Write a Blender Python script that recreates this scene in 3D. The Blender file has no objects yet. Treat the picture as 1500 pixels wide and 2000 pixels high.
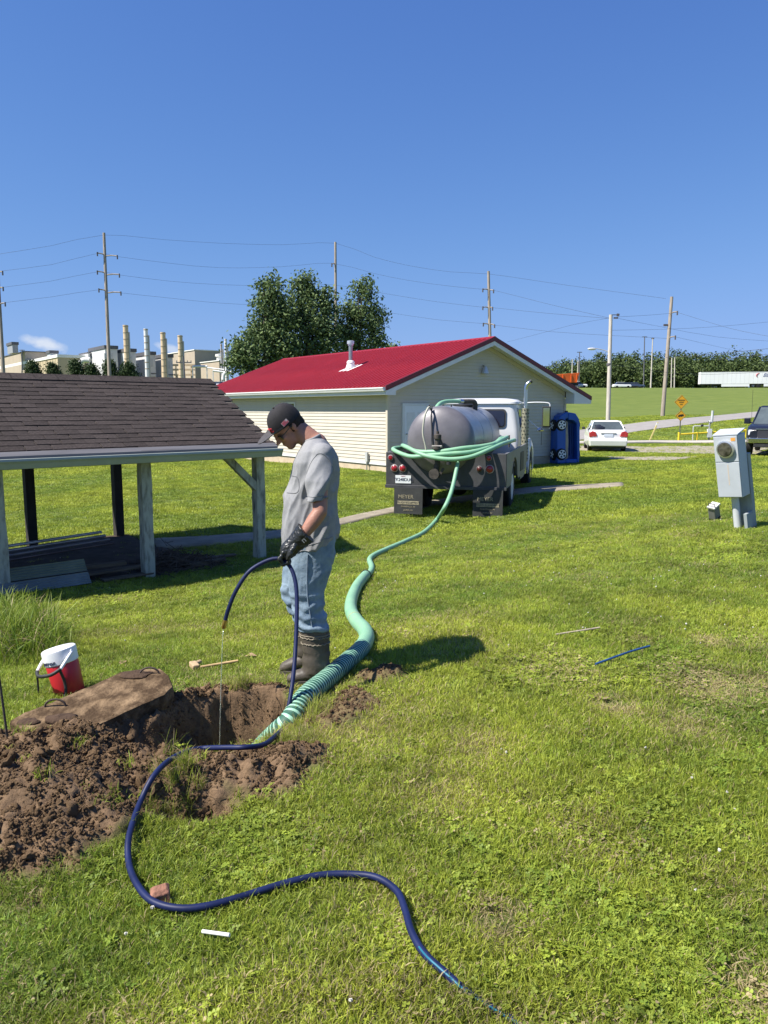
import bpy, bmesh, math, random
import numpy as np
from mathutils import Vector, Matrix, Quaternion, noise as mnoise

random.seed(7); rng = np.random.default_rng(11)
sc = bpy.context.scene
COL = sc.collection
R = math.radians

# ------------------------------------------------------------------ camera, sky, sun, exposure
PITCH, FPX, CAMZ = R(7.6), 1502.0, 1.72
cam_d = bpy.data.cameras.new('camera'); cam = bpy.data.objects.new('camera', cam_d); COL.objects.link(cam)
cam.location = (0, 0, CAMZ); cam.rotation_euler = (R(90) - PITCH, 0, 0)
cam_d.sensor_fit = 'VERTICAL'; cam_d.sensor_height = 36.0; cam_d.lens = 36.0*FPX/2000.0
cam_d.clip_start = 0.05; cam_d.clip_end = 9000
sc.camera = cam

SUN_H = Vector((-0.945, -0.33, 0)).normalized(); SUN_EL = R(52)
TOSUN = Vector((SUN_H.x*math.cos(SUN_EL), SUN_H.y*math.cos(SUN_EL), math.sin(SUN_EL)))
world = bpy.data.worlds.new('World'); sc.world = world; world.use_nodes = True
wn, wl = world.node_tree.nodes, world.node_tree.links
wn.clear()
w_out = wn.new('ShaderNodeOutputWorld'); w_bg = wn.new('ShaderNodeBackground')
sky = wn.new('ShaderNodeTexSky'); sky.sky_type = 'NISHITA'; sky.sun_disc = False
sky.sun_elevation = SUN_EL; sky.sun_rotation = math.atan2(SUN_H.x, SUN_H.y)
sky.altitude = 150; sky.air_density = 1.0; sky.dust_density = 0.0; sky.ozone_density = 2.0
SKY_STRENGTH = 0.115
w_bg.inputs['Strength'].default_value = SKY_STRENGTH
# one small fair-weather cloud low in the sky over the factory, a patch of the sky itself
tc = wn.new('ShaderNodeTexCoord')
def wmath(op, a, b=None):
    n = wn.new('ShaderNodeMath'); n.operation = op
    for i, v in enumerate((a, b)):
        if v is None: continue
        if isinstance(v, (int, float)): n.inputs[i].default_value = v
        else: wl.new(v, n.inputs[i])
    return n.outputs[0]
def cloud(u, v, su, sv, seed, gain):
    d = Vector((0, math.cos(PITCH), -math.sin(PITCH))) + Vector((1, 0, 0))*((u-750)/FPX) + Vector((0, math.sin(PITCH), math.cos(PITCH)))*((1000-v)/FPX)
    d.normalize(); az, el = math.atan2(d.x, d.y), math.asin(d.z)
    sep = wn.new('ShaderNodeSeparateXYZ'); wl.new(tc.outputs['Generated'], sep.inputs[0])
    a = wmath('ARCTAN2', sep.outputs[0], sep.outputs[1]); e = wmath('ARCSINE', sep.outputs[2])
    da = wmath('DIVIDE', wmath('SUBTRACT', a, az), su); de = wmath('DIVIDE', wmath('SUBTRACT', wmath('ADD', e, wmath('MULTIPLY', wmath('SUBTRACT', a, az), 0.22)), el), sv)
    r2 = wmath('ADD', wmath('MULTIPLY', da, da), wmath('MULTIPLY', de, de))
    nz = wn.new('ShaderNodeTexNoise'); nz.inputs['Scale'].default_value = 70; nz.inputs['Detail'].default_value = 6
    mp = wn.new('ShaderNodeMapping'); mp.inputs['Location'].default_value = (seed, seed*2, 0); mp.inputs['Scale'].default_value = (1, 1, 1.6)
    wl.new(tc.outputs['Generated'], mp.inputs[0]); wl.new(mp.outputs[0], nz.inputs[0])
    v_ = wmath('SUBTRACT', wmath('ADD', wmath('SUBTRACT', 1.0, r2), wmath('MULTIPLY', nz.outputs[0], 1.6)), 0.85)
    v_ = wmath('MULTIPLY', wmath('MINIMUM', wmath('MAXIMUM', v_, 0.0), 1.0), gain)
    return v_
cf = wmath('MAXIMUM', cloud(88, 671, 0.027, 0.009, 3.1, 0.75), cloud(330, 680, 0.02, 0.006, 8.3, 0.5))
# camera-like colour response for the whole sky: per-channel gamma and gain
EXPO = 0.85
_sp = wn.new('ShaderNodeSeparateColor'); _cb = wn.new('ShaderNodeCombineColor'); wl.new(sky.outputs[0], _sp.inputs[0])
for _i, (_g, _k, _s, _m) in enumerate(((1.0, .84, .42, .82), (.95, 1.013, .60, .90), (.58, .98, 1.6, 1.04))):
    _v = wmath('MULTIPLY', wmath('POWER', wmath('MULTIPLY', _sp.outputs[_i], SKY_STRENGTH), _g), _k)
    _d = wmath('POWER', wmath('ADD', wmath('POWER', wmath('DIVIDE', _v, _s), 3.0), 1.0), 1/3)
    wl.new(wmath('MULTIPLY', wmath('DIVIDE', _v, _d), _m/SKY_STRENGTH/2**EXPO), _cb.inputs[_i])
mixc = wn.new('ShaderNodeMix'); mixc.data_type = 'RGBA'
wl.new(cf, mixc.inputs[0]); wl.new(_cb.outputs[0], mixc.inputs[6]); mixc.inputs[7].default_value = (4.1, 4.3, 4.6, 1)
wl.new(mixc.outputs[2], w_bg.inputs['Color']); wl.new(w_bg.outputs[0], w_out.inputs[0])

sun_d = bpy.data.lights.new('sun', 'SUN'); sun_d.energy = 5.0; sun_d.angle = R(0.53); sun_d.color = (1.0, 0.955, 0.88)
sun = bpy.data.objects.new('sun', sun_d); COL.objects.link(sun)
sun.rotation_euler = TOSUN.to_track_quat('Z', 'Y').to_euler(); sun.location = (-30, -14, 40)

sc.view_settings.view_transform = 'Standard'; sc.view_settings.look = 'None'
sc.view_settings.exposure = EXPO; sc.view_settings.gamma = 1.0; sc.view_settings.use_curve_mapping = False
sc.render.engine = 'CYCLES'
sc.cycles.max_bounces = 4; sc.cycles.diffuse_bounces = 2; sc.cycles.glossy_bounces = 2
sc.cycles.transmission_bounces = 4; sc.cycles.transparent_max_bounces = 8
sc.cycles.use_denoising = True
sc.cycles.sample_clamp_indirect = 6

# ------------------------------------------------------------------ measuring helpers (photo pixel + distance -> world)
_F = np.array([0, math.cos(PITCH), -math.sin(PITCH)]); _U = np.array([0, math.sin(PITCH), math.cos(PITCH)]); _R = np.array([1.0, 0, 0])
_C = np.array([0, 0, CAMZ])
def ray(u, v): return _F + _R*((u-750)/FPX) + _U*((1000-v)/FPX)
def P(u, v, D): return Vector(_C + D*ray(u, v))
def PZ(u, v, z):
    d = ray(u, v); return Vector(_C + d*((z-CAMZ)/d[2]))

# ------------------------------------------------------------------ terrain
_tp = [(0,0,0),(1.5,-2,0.0),(-2,-2,-0.05),(0,-12,0),(8,-6,.3),(-10,-6,-.4),(-1.6,1.5,-.02),(1.2,2.4,.02),(2.6,3,.08),(-.5,4.8,0),(-2.2,3.2,-.04),(-2.2,4.6,-.08),(-4,4,-.3),
       (.75,5.3,.10),(2.6,5.6,.16),(4.8,6,.26),(7,9,.3),(-8,8,-.55),(-9,14,-.55)]
_tp += [tuple(P(*a)) for a in [(10,1160,9.2),(290,1128,10.5),(498,1090,11.7),(231,1047,13.4),(63,1066,12.4),
        (1445,1030,9.8),(865,1012,15.2),(1100,957,18.8),(1190,948,19.5),(757,922,24),(430,891,33),(1103,903,29),(600,905,28.5),
        (60,1000,17),(300,960,20),(100,907,32),(470,900,31),(1185,887,33),(1460,887,29),(1370,880,36),(1350,864,45),(1118,863,45),
        (1300,830,57),(1450,808,75),(1294,813,71),(1187,838,57),(1200,800,100),(1400,790,110),(1130,790,110)]]
_tp += [(-20,60,-.3),(-4,60,-.1),(-40,60,0),(45,60,1.0),(-40,110,2.5),(0,110,2.2),(0,30,-.3),(45,12,.6),(-40,15,-.6),(90,60,1.5)]
for u in (-900,-300,100,420,800,1130,1300,1480,2000):
    for D, z in ((190,7.05),(215,7.25),(300,7.4),(600,8),(1500,9),(3500,10)):
        q = P(u,757,D); _tp.append((q.x,q.y,z))
for a in range(110, 260, 25):
    for r, z in ((60,.5),(200,2),(800,4),(3500,8)):
        _tp.append((r*math.sin(R(a)), r*math.cos(R(a)), z))
_tp = np.array([(float(a),float(b),float(c)) for a,b,c in _tp])
def _emb(x, y):
    r = np.hypot(x, y) + 1e-9; k = 2.2*np.log1p(r/2.2)/r
    return x*k, y*k
_ex, _ey = _emb(_tp[:,0], _tp[:,1])
def _phi(d2): return np.sqrt(d2 + 0.16)
_K = _phi((_ex[:,None]-_ex[None])**2 + (_ey[:,None]-_ey[None])**2)
_n = len(_tp); _A = np.zeros((_n+1,_n+1)); _A[:_n,:_n] = _K - 0.02*np.eye(_n); _A[:_n,_n] = 1; _A[_n,:_n] = 1
_w = np.linalg.solve(_A, np.append(_tp[:,2], 0))
def H(x, y):
    x = np.asarray(x, float); y = np.asarray(y, float); sh = x.shape
    ex, ey = _emb(x.ravel(), y.ravel()); out = np.empty(ex.shape)
    for i in range(0, len(ex), 20000):
        s = slice(i, i+20000)
        out[s] = _phi((ex[s,None]-_ex[None])**2 + (ey[s,None]-_ey[None])**2) @ _w[:_n] + _w[_n]
    return out.reshape(sh)
def h1(x, y): return float(H(np.array([x]), np.array([y]))[0])
def G(u, v, dmin=1.0, dmax=260):
    """where the line of sight through a photo point meets the ground"""
    d = ray(u, v); Ds = np.geomspace(dmin, dmax, 600); q = _C + Ds[:,None]*d
    g = q[:,2] - H(q[:,0], q[:,1]); i = int(np.argmax(g < 0)) if (g < 0).any() else len(Ds)-1
    a, b = Ds[max(i-1,0)], Ds[i]
    for _ in range(25):
        m = (a+b)/2; p = _C + m*d
        if p[2] - h1(p[0], p[1]) < 0: b = m
        else: a = m
    return Vector(_C + b*d)
def onground(x, y, dz=0): return Vector((x, y, h1(x, y)+dz))

# ------------------------------------------------------------------ materials
MATS = {}
def M(name, col, rough=0.6, metal=0.0, var=0.12, scale=6.0, bump=0.0, bscale=40.0, spec=0.5, col2=None, mix=0.5, sharp=0.2, coords='Object', stretch=(1,1,1), rnd=0.0, detail=5, coat=0, distance=0.01):
    if name in MATS: return MATS[name]
    m = bpy.data.materials.new(name); m.use_nodes = True; MATS[name] = m
    N, L = m.node_tree.nodes, m.node_tree.links
    b = N['Principled BSDF']; b.inputs['Roughness'].default_value = rough; b.inputs['Metallic'].default_value = metal
    b.inputs['Specular IOR Level'].default_value = spec
    if coat: b.inputs['Coat Weight'].default_value = coat; b.inputs['Coat Roughness'].default_value = 0.08
    t = N.new('ShaderNodeTexCoord'); mp = N.new('ShaderNodeMapping'); mp.inputs['Scale'].default_value = stretch
    L.new(t.outputs[coords], mp.inputs[0])
    nz = N.new('ShaderNodeTexNoise'); nz.inputs['Scale'].default_value = scale; nz.inputs['Detail'].default_value = detail; nz.inputs['Roughness'].default_value = 0.62
    L.new(mp.outputs[0], nz.inputs['Vector'])
    rp = N.new('ShaderNodeValToRGB'); L.new(nz.outputs['Fac'], rp.inputs[0])
    c = Vector(col[:3]); c2 = Vector(col2) if col2 else None
    lo = c*(1-var); hi = c*(1+var) if c2 is None else c2
    rp.color_ramp.elements[0].position = max(0, mix-sharp); rp.color_ramp.elements[0].color = (*lo, 1)
    rp.color_ramp.elements[1].position = min(1, mix+sharp); rp.color_ramp.elements[1].color = (*hi, 1)
    out = rp.outputs[0]
    if rnd:
        oi = N.new('ShaderNodeObjectInfo'); mr = N.new('ShaderNodeMapRange'); L.new(oi.outputs['Random'], mr.inputs[0])
        mr.inputs[3].default_value = 1-rnd; mr.inputs[4].default_value = 1+rnd
        vm = N.new('ShaderNodeVectorMath'); vm.operation = 'SCALE'; L.new(out, vm.inputs[0]); L.new(mr.outputs[0], vm.inputs['Scale'])
        out = vm.outputs[0]
    L.new(out, b.inputs['Base Color'])
    if rough < 0.75:
        mr2 = N.new('ShaderNodeMapRange'); L.new(nz.outputs['Fac'], mr2.inputs[0]); mr2.inputs[3].default_value = max(0.03, rough*0.8); mr2.inputs[4].default_value = min(1, rough*1.25)
        L.new(mr2.outputs[0], b.inputs['Roughness'])
    if bump:
        n2 = N.new('ShaderNodeTexNoise'); n2.inputs['Scale'].default_value = bscale; n2.inputs['Detail'].default_value = 6
        L.new(mp.outputs[0], n2.inputs['Vector'])
        bp = N.new('ShaderNodeBump'); bp.inputs['Strength'].default_value = bump; bp.inputs['Distance'].default_value = distance
        L.new(n2.outputs['Fac'], bp.inputs['Height']); L.new(bp.outputs[0], b.inputs['Normal'])
    return m
def glass(name, col=(.02,.025,.03), rough=.06):
    return M(name, col, rough, 0, .3, 3, spec=.9)

# ------------------------------------------------------------------ mesh helpers
class MB:
    def __init__(s): s.v = []; s.f = []
    def add(s, vs, fs):
        o = len(s.v); s.v += [tuple(p) for p in vs]; s.f += [tuple(i+o for i in f) for f in fs]; return s
    def box(s, c, d, rot=None):
        c = Vector(c); hx, hy, hz = d[0]/2, d[1]/2, d[2]/2
        vs = [Vector((x,y,z)) for x in (-hx,hx) for y in (-hy,hy) for z in (-hz,hz)]
        if rot is not None:
            m = rot if isinstance(rot, Matrix) else Matrix.Rotation(rot, 3, 'Z'); vs = [m @ q for q in vs]
        return s.add([q+c for q in vs], [(0,1,3,2),(4,6,7,5),(0,4,5,1),(2,3,7,6),(0,2,6,4),(1,5,7,3)])
    def bx(s, x0,x1,y0,y1,z0,z1): return s.box(((x0+x1)/2,(y0+y1)/2,(z0+z1)/2),(x1-x0,y1-y0,z1-z0))
    def tube(s, pts, rad, n=8, caps=True, flat=None):
        pts = [Vector(p) for p in pts]; k = len(pts)
        rad = [rad]*k if isinstance(rad,(int,float)) else list(rad)
        prev = None; vs = []
        for i, p in enumerate(pts):
            t = (pts[min(i+1,k-1)] - pts[max(i-1,0)]).normalized()
            if prev is None:
                a = Vector((0,0,1)) if abs(t.z) < .9 else Vector((1,0,0)); n1 = t.cross(a).normalized()
            else:
                n1 = (prev - t*prev.dot(t)).normalized()
            prev = n1; n2 = t.cross(n1)
            for j in range(n):
                a = 2*math.pi*j/n; vs.append(p + (n1*math.cos(a) + n2*math.sin(a))*rad[i])
        fs = [(i*n+j, i*n+(j+1)%n, (i+1)*n+(j+1)%n, (i+1)*n+j) for i in range(k-1) for j in range(n)]
        if caps: fs += [tuple(range(n-1,-1,-1)), tuple((k-1)*n+j for j in range(n))]
        return s.add(vs, fs)
    def cyl(s, a, b, r0, r1=None, n=16, caps=True): return s.tube([a,b],[r0, r0 if r1 is None else r1], n, caps)
    def lathe(s, prof, o=(0,0,0), ax='Z', n=24, m=None):
        """prof: (radius, height along axis)"""
        vs = []; o = Vector(o)
        for r, h in prof:
            for j in range(n):
                a = 2*math.pi*j/n; c, d = r*math.cos(a), r*math.sin(a)
                q = {'Z': Vector((c,d,h)), 'Y': Vector((d,h,c)), 'X': Vector((h,c,d))}[ax]
                if m is not None: q = m @ q
                vs.append(o+q)
        k = len(prof); fs = [(i*n+j, i*n+(j+1)%n, (i+1)*n+(j+1)%n, (i+1)*n+j) for i in range(k-1) for j in range(n)]
        if prof[0] == prof[-1]: return s.add(vs, fs)
        if prof[0][0] > 1e-6: fs.append(tuple(range(n-1,-1,-1)))
        if prof[-1][0] > 1e-6: fs.append(tuple((k-1)*n+j for j in range(n)))
        return s.add(vs, fs)
    def prism(s, poly, lo, hi, ax='X'):
        """polygon in the plane across ax, pushed from lo to hi"""
        def q(a, b, h): return {'X': (h,a,b), 'Y': (a,h,b), 'Z': (a,b,h)}[ax]
        n = len(poly)
        vs = [q(a,b,lo) for a,b in poly] + [q(a,b,hi) for a,b in poly]
        return s.add(vs, [tuple(range(n-1,-1,-1)), tuple(range(n,2*n))] + [(j,(j+1)%n,n+(j+1)%n,n+j) for j in range(n)])
    def loft(s, rings, caps=True):
        n = len(rings[0]); vs = [p for r in rings for p in r]; k = len(rings)
        fs = [(i*n+j, i*n+(j+1)%n, (i+1)*n+(j+1)%n, (i+1)*n+j) for i in range(k-1) for j in range(n)]
        if caps: fs += [tuple(range(n-1,-1,-1)), tuple((k-1)*n+j for j in range(n))]
        return s.add(vs, fs)
    def ell(s, c, r, n=16, k=10, m=None):
        prof = [(max(1e-4, math.sin(math.pi*i/k)), -math.cos(math.pi*i/k)) for i in range(k+1)]
        o = len(s.v); s.lathe(prof, (0,0,0), 'Z', n)
        for i in range(o, len(s.v)):
            q = Vector((s.v[i][0]*r[0], s.v[i][1]*r[1], s.v[i][2]*r[2]))
            if m is not None: q = m @ q
            s.v[i] = tuple(q + Vector(c))
        return s
    def xf(s, m):
        s.v = [tuple(m @ Vector(p)) for p in s.v]; return s
    def mesh(s, name, mat, smooth=None):
        me = bpy.data.meshes.new(name); me.from_pydata(s.v, [], s.f)
        bm = bmesh.new(); bm.from_mesh(me); bmesh.ops.recalc_face_normals(bm, faces=bm.faces); bm.to_mesh(me); bm.free()
        if mat: me.materials.append(mat)
        if smooth is not None:
            me.polygons.foreach_set('use_smooth', [True]*len(me.polygons))
            if smooth < 180: me.set_sharp_from_angle(angle=R(smooth))
        return me
    def build(s, name, mat, parent=None, smooth=None, bevel=0, seg=2):
        return link(name, s.mesh(name, mat, smooth), parent, bevel, seg)
def link(name, me, parent=None, bevel=0, seg=2):
    o = bpy.data.objects.new(name, me); COL.objects.link(o)
    if parent is not None: o.parent = parent
    if bevel:
        b = o.modifiers.new('bevel', 'BEVEL'); b.width = bevel; b.segments = seg; b.limit_method = 'ANGLE'; b.angle_limit = R(40)
    return o
def npmesh(name, V, F, mat=None, smooth=False):
    """fast mesh from numpy arrays; F is (n,3) or (n,4)"""
    V = np.asarray(V, np.float32); F = np.asarray(F, np.int32); k = F.shape[1]
    me = bpy.data.meshes.new(name); me.vertices.add(len(V)); me.vertices.foreach_set('co', V.ravel())
    me.loops.add(F.size); me.loops.foreach_set('vertex_index', F.ravel())
    me.polygons.add(len(F)); me.polygons.foreach_set('loop_start', np.arange(0, F.size, k, dtype=np.int32))
    if smooth: me.polygons.foreach_set('use_smooth', np.ones(len(F), bool))
    me.update(calc_edges=True); me.validate()
    if mat: me.materials.append(mat)
    return me
def tag(o, label, cat, group=None):
    o['label'] = label; o['category'] = cat
    if group: o['group'] = group
    return o
def thing(name, label, cat, loc=(0,0,0), rotz=0.0, group=None, rot=None):
    o = bpy.data.objects.new(name, None); COL.objects.link(o); o.empty_display_size = 0.2
    o.location = loc; o.rotation_euler = rot if rot else (0,0,rotz)
    return tag(o, label, cat, group)
def kind(o, k): o['kind'] = k; return o
def copy_tree(o, parent=None):
    c = o.copy(); COL.objects.link(c); c.parent = parent
    for ch in o.children: copy_tree(ch, c)
    return c
def text_mesh(s, size, mat, depth=0.002, shear=0.0, font_space=1.0):
    cu = bpy.data.curves.new('lettering', 'FONT'); cu.body = s; cu.size = size; cu.align_x = 'CENTER'; cu.align_y = 'CENTER'
    cu.extrude = depth; cu.shear = shear; cu.space_character = font_space
    ob = bpy.data.objects.new('lettering', cu); COL.objects.link(ob)
    dg = bpy.context.evaluated_depsgraph_get(); me = bpy.data.meshes.new_from_object(ob.evaluated_get(dg))
    bpy.data.objects.remove(ob); bpy.data.curves.remove(cu)
    me.materials.clear(); me.materials.append(mat); return me
def put(me, name, parent, loc, rot=(0,0,0)):
    o = link(name, me, parent); o.location = loc; o.rotation_euler = rot; return o
def spline(pts, step=0.03, closed=False):
    """Catmull-Rom through points, resampled"""
    p = [Vector(q) for q in pts]; out = []
    for i in range(len(p)-1):
        p0, p1, p2, p3 = p[max(i-1,0)], p[i], p[i+1], p[min(i+2,len(p)-1)]
        n = max(2, int((p2-p1).length/step))
        # centripetal-ish tangents
        m1 = (p2-p0)*0.5 if i > 0 else (p2-p1)*0.5
        m2 = (p3-p1)*0.5 if i < len(p)-2 else (p2-p1)*0.5
        L_ = (p2-p1).length
        if m1.length > 1.2*L_: m1 *= 1.2*L_/m1.length
        if m2.length > 1.2*L_: m2 *= 1.2*L_/m2.length
        for k in range(n):
            t = k/n; t2, t3 = t*t, t*t*t
            out.append(p1*(2*t3-3*t2+1) + m1*(t3-2*t2+t) + p2*(-2*t3+3*t2) + m2*(t3-t2))
    out.append(p[-1]); return out
def scatter(name, pts, rot, scl, idx, tint, meshes):
    """one object: thousands of small pieces set out on a point cloud"""
    n = len(pts); me = bpy.data.meshes.new(name); me.vertices.add(n); me.vertices.foreach_set('co', np.asarray(pts, np.float32).ravel())
    for nm, ty, key, arr in (('rot','FLOAT_VECTOR','vector',rot),('scl','FLOAT_VECTOR','vector',scl),('vid','INT','value',idx),('tint','FLOAT_VECTOR','vector',tint)):
        a = me.attributes.new(nm, ty, 'POINT'); a.data.foreach_set(key, np.asarray(arr, np.int32 if ty=='INT' else np.float32).ravel())
    o = bpy.data.objects.new(name, me); COL.objects.link(o)
    src = bpy.data.collections.new(name+'_pieces')
    for i, m in enumerate(meshes):
        q = bpy.data.objects.new(f'{name}_piece_{i:02d}', m); src.objects.link(q)
    ng = bpy.data.node_groups.new(name+'_scatter', 'GeometryNodeTree')
    ng.interface.new_socket('Geometry', in_out='INPUT', socket_type='NodeSocketGeometry'); ng.interface.new_socket('Geometry', in_out='OUTPUT', socket_type='NodeSocketGeometry')
    N, L = ng.nodes, ng.links; gi, go = N.new('NodeGroupInput'), N.new('NodeGroupOutput')
    ci = N.new('GeometryNodeCollectionInfo'); ci.inputs['Collection'].default_value = src; ci.inputs['Separate Children'].default_value = True; ci.inputs['Reset Children'].default_value = True
    ip = N.new('GeometryNodeInstanceOnPoints'); ip.inputs['Pick Instance'].default_value = True
    def attr(nm, ty):
        a = N.new('GeometryNodeInputNamedAttribute'); a.data_type = ty; a.inputs['Name'].default_value = nm
        return [s for s in a.outputs if s.enabled and s.name == 'Attribute'][0]
    mp = N.new('GeometryNodeMeshToPoints'); L.new(gi.outputs[0], mp.inputs[0]); L.new(mp.outputs[0], ip.inputs['Points'])
    L.new(ci.outputs[0], ip.inputs['Instance'])
    L.new(attr('vid','INT'), ip.inputs['Instance Index']); L.new(attr('rot','FLOAT_VECTOR'), ip.inputs['Rotation']); L.new(attr('scl','FLOAT_VECTOR'), ip.inputs['Scale'])
    L.new(ip.outputs[0], go.inputs[0])
    md = o.modifiers.new('scatter', 'NODES'); md.node_group = ng
    return kind(o, 'stuff')
def fbm(x, y, seed=0, octs=4, lac=2.0, gain=0.5):
    """vectorised value noise on arrays, about -1..1"""
    x = np.asarray(x, float); y = np.asarray(y, float); out = np.zeros_like(x); amp = 1; tot = 0; f = 1
    for o in range(octs):
        xi = np.floor(x*f).astype(np.int64); yi = np.floor(y*f).astype(np.int64); xf = x*f-xi; yf = y*f-yi
        xs = xf*xf*(3-2*xf); ys = yf*yf*(3-2*yf)
        def hsh(a, b):
            h = (a*374761393 + b*668265263 + (seed+o*17)*974634777) & 0x7fffffff
            h = ((h ^ (h >> 13))*1274126177) & 0x7fffffff
            return ((h ^ (h >> 16)) & 0xffff)/32767.5 - 1
        v = (hsh(xi,yi)*(1-xs)+hsh(xi+1,yi)*xs)*(1-ys) + (hsh(xi,yi+1)*(1-xs)+hsh(xi+1,yi+1)*xs)*ys
        out += amp*v; tot += amp; amp *= gain; f *= lac
    return out/tot
def sstep(a, b, x): t = np.clip((x-a)/(b-a), 0, 1); return t*t*(3-2*t)
# ------------------------------------------------------------------ ground, dug soil, road, path, gravel
def poly_sd(poly, x, y):
    """signed distance to a polygon, negative inside"""
    n = len(poly); d = np.full(x.shape, 1e9); ins = np.zeros(x.shape, bool)
    for i in range(n):
        ax, ay = poly[i]; bx, by = poly[(i+1)%n]; ex, ey = bx-ax, by-ay
        t = np.clip(((x-ax)*ex + (y-ay)*ey)/(ex*ex+ey*ey+1e-12), 0, 1)
        d = np.minimum(d, np.hypot(x-ax-t*ex, y-ay-t*ey))
        c = ((ay > y) != (by > y)) & (x < ex*(y-ay)/((by-ay) if by != ay else 1e-12) + ax); ins ^= c
    return np.where(ins, -d, d)
def flatpoly(pxs, z=0.0): return [(PZ(u,v,z).x, PZ(u,v,z).y) for u, v in pxs]
SOIL = flatpoly([(0,1425),(110,1395),(250,1380),(330,1352),(430,1340),(560,1345),(590,1375),(560,1440),(560,1488),(705,1492),(640,1520),(545,1575),(455,1582),(430,1612),(310,1625),(230,1680),(120,1722),(0,1752)]) + [(-2.6,2.5),(-3.0,3.3),(-2.6,4.0)]
SOIL4 = flatpoly([(640,1400),(690,1368),(748,1398),(712,1432),(650,1450),(610,1440)])
LIP = flatpoly([(375,1474),(470,1468),(545,1440),(610,1425),(615,1478),(540,1490),(450,1494),(385,1492)])
SOIL2 = flatpoly([(700,1335),(760,1318),(800,1330),(770,1350),(715,1352)])
SOIL3 = flatpoly([(20,1790),(70,1760),(110,1772),(80,1800)])
PIT = flatpoly([(300,1400),(345,1372),(430,1353),(520,1352),(562,1360),(598,1384),(548,1450),(478,1484),(400,1492),(300,1505),(215,1500),(180,1455),(225,1420)])
def soil_field(x, y):
    jit = 0.10*fbm(x*5, y*5, 3, 4)
    m = 1 - sstep(-.05, .05, poly_sd(SOIL, x, y) + jit)
    m2 = 0.85*(1 - sstep(-.06, .05, poly_sd(SOIL2, x, y) + jit)); m3 = .7*(1 - sstep(-.05, .04, poly_sd(SOIL3, x, y) + jit*.5))
    m4 = .8*(1 - sstep(-.05, .05, poly_sd(SOIL4, x, y) + jit))
    m = m*(1 - .9*(1 - sstep(-.03, .03, poly_sd(LIP, x, y) + jit*.6))*sstep(-.04, .03, poly_sd(PIT, x, y)))
    return np.maximum(np.maximum(m, m2), np.maximum(m3, m4))
def gs(x, y, cx, cy, rx, ry, a=0.0):
    c, s = math.cos(a), math.sin(a); dx, dy = x-cx, y-cy
    return np.exp(-(((dx*c+dy*s)/rx)**2 + ((-dx*s+dy*c)/ry)**2))
def soil_delta(x, y):
    m = soil_field(x, y)
    d = 0.02*m
    d += 0.20*gs(x,y,-1.85,3.05,.60,.42,.3) + .10*gs(x,y,-1.35,2.95,.35,.3) + .13*gs(x,y,-1.35,3.42,.40,.13,.25) + .05*gs(x,y,-.55,3.38,.35,.12,.35)
    d += .03*gs(x,y,-.2,4.08,.16,.22) + .03*gs(x,y,0.03,4.63,.12,.1) + .06*gs(x,y,-.88,3.30,.16,.09)
    # clods and crumbs
    n1 = fbm(x*7, y*7, 21, 3); n2 = fbm(x*19, y*19, 5, 3); n3 = fbm(x*47, y*47, 9, 2)
    d += m*(.050*np.abs(n1)*1.3 + .030*n2 + .012*n3)
    # the pit: steep sides, deeper to the right
    pd = poly_sd(PIT, x, y) + .05*fbm(x*8, y*8, 33, 4)
    deep = .20 + .30*sstep(-1.20, -.85, x)
    wall = sstep(.02, -.10, pd)
    d = d*(1-.45*wall) - wall*deep*(1 + .12*n1) + wall*.03*n2
    # trench edge along the near lip and the small second hole with its clump of turf
    d -= .16*gs(x,y,-1.05,3.47,.22,.045,.12)
    d -= .20*gs(x,y,-.80,3.03,.17,.085,.10)
    edge = np.minimum(np.minimum(x+3.4, .6-x), np.minimum(y-2.1, 5.3-y))
    return d*sstep(.25, .55, edge) - .004*(1-sstep(.3,.5,edge))
PX0, PX1, PY0, PY1 = -3.4, .6, 2.1, 5.3
def inpatch(x, y, e=0.0): return (x > PX0+e) & (x < PX1-e) & (y > PY0+e) & (y < PY1-e)
def surf(x, y):
    z = H(x, y); k = inpatch(x, y)
    if k.any():
        z = z.copy(); z[k] += soil_delta(x[k], y[k])
    return z

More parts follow.
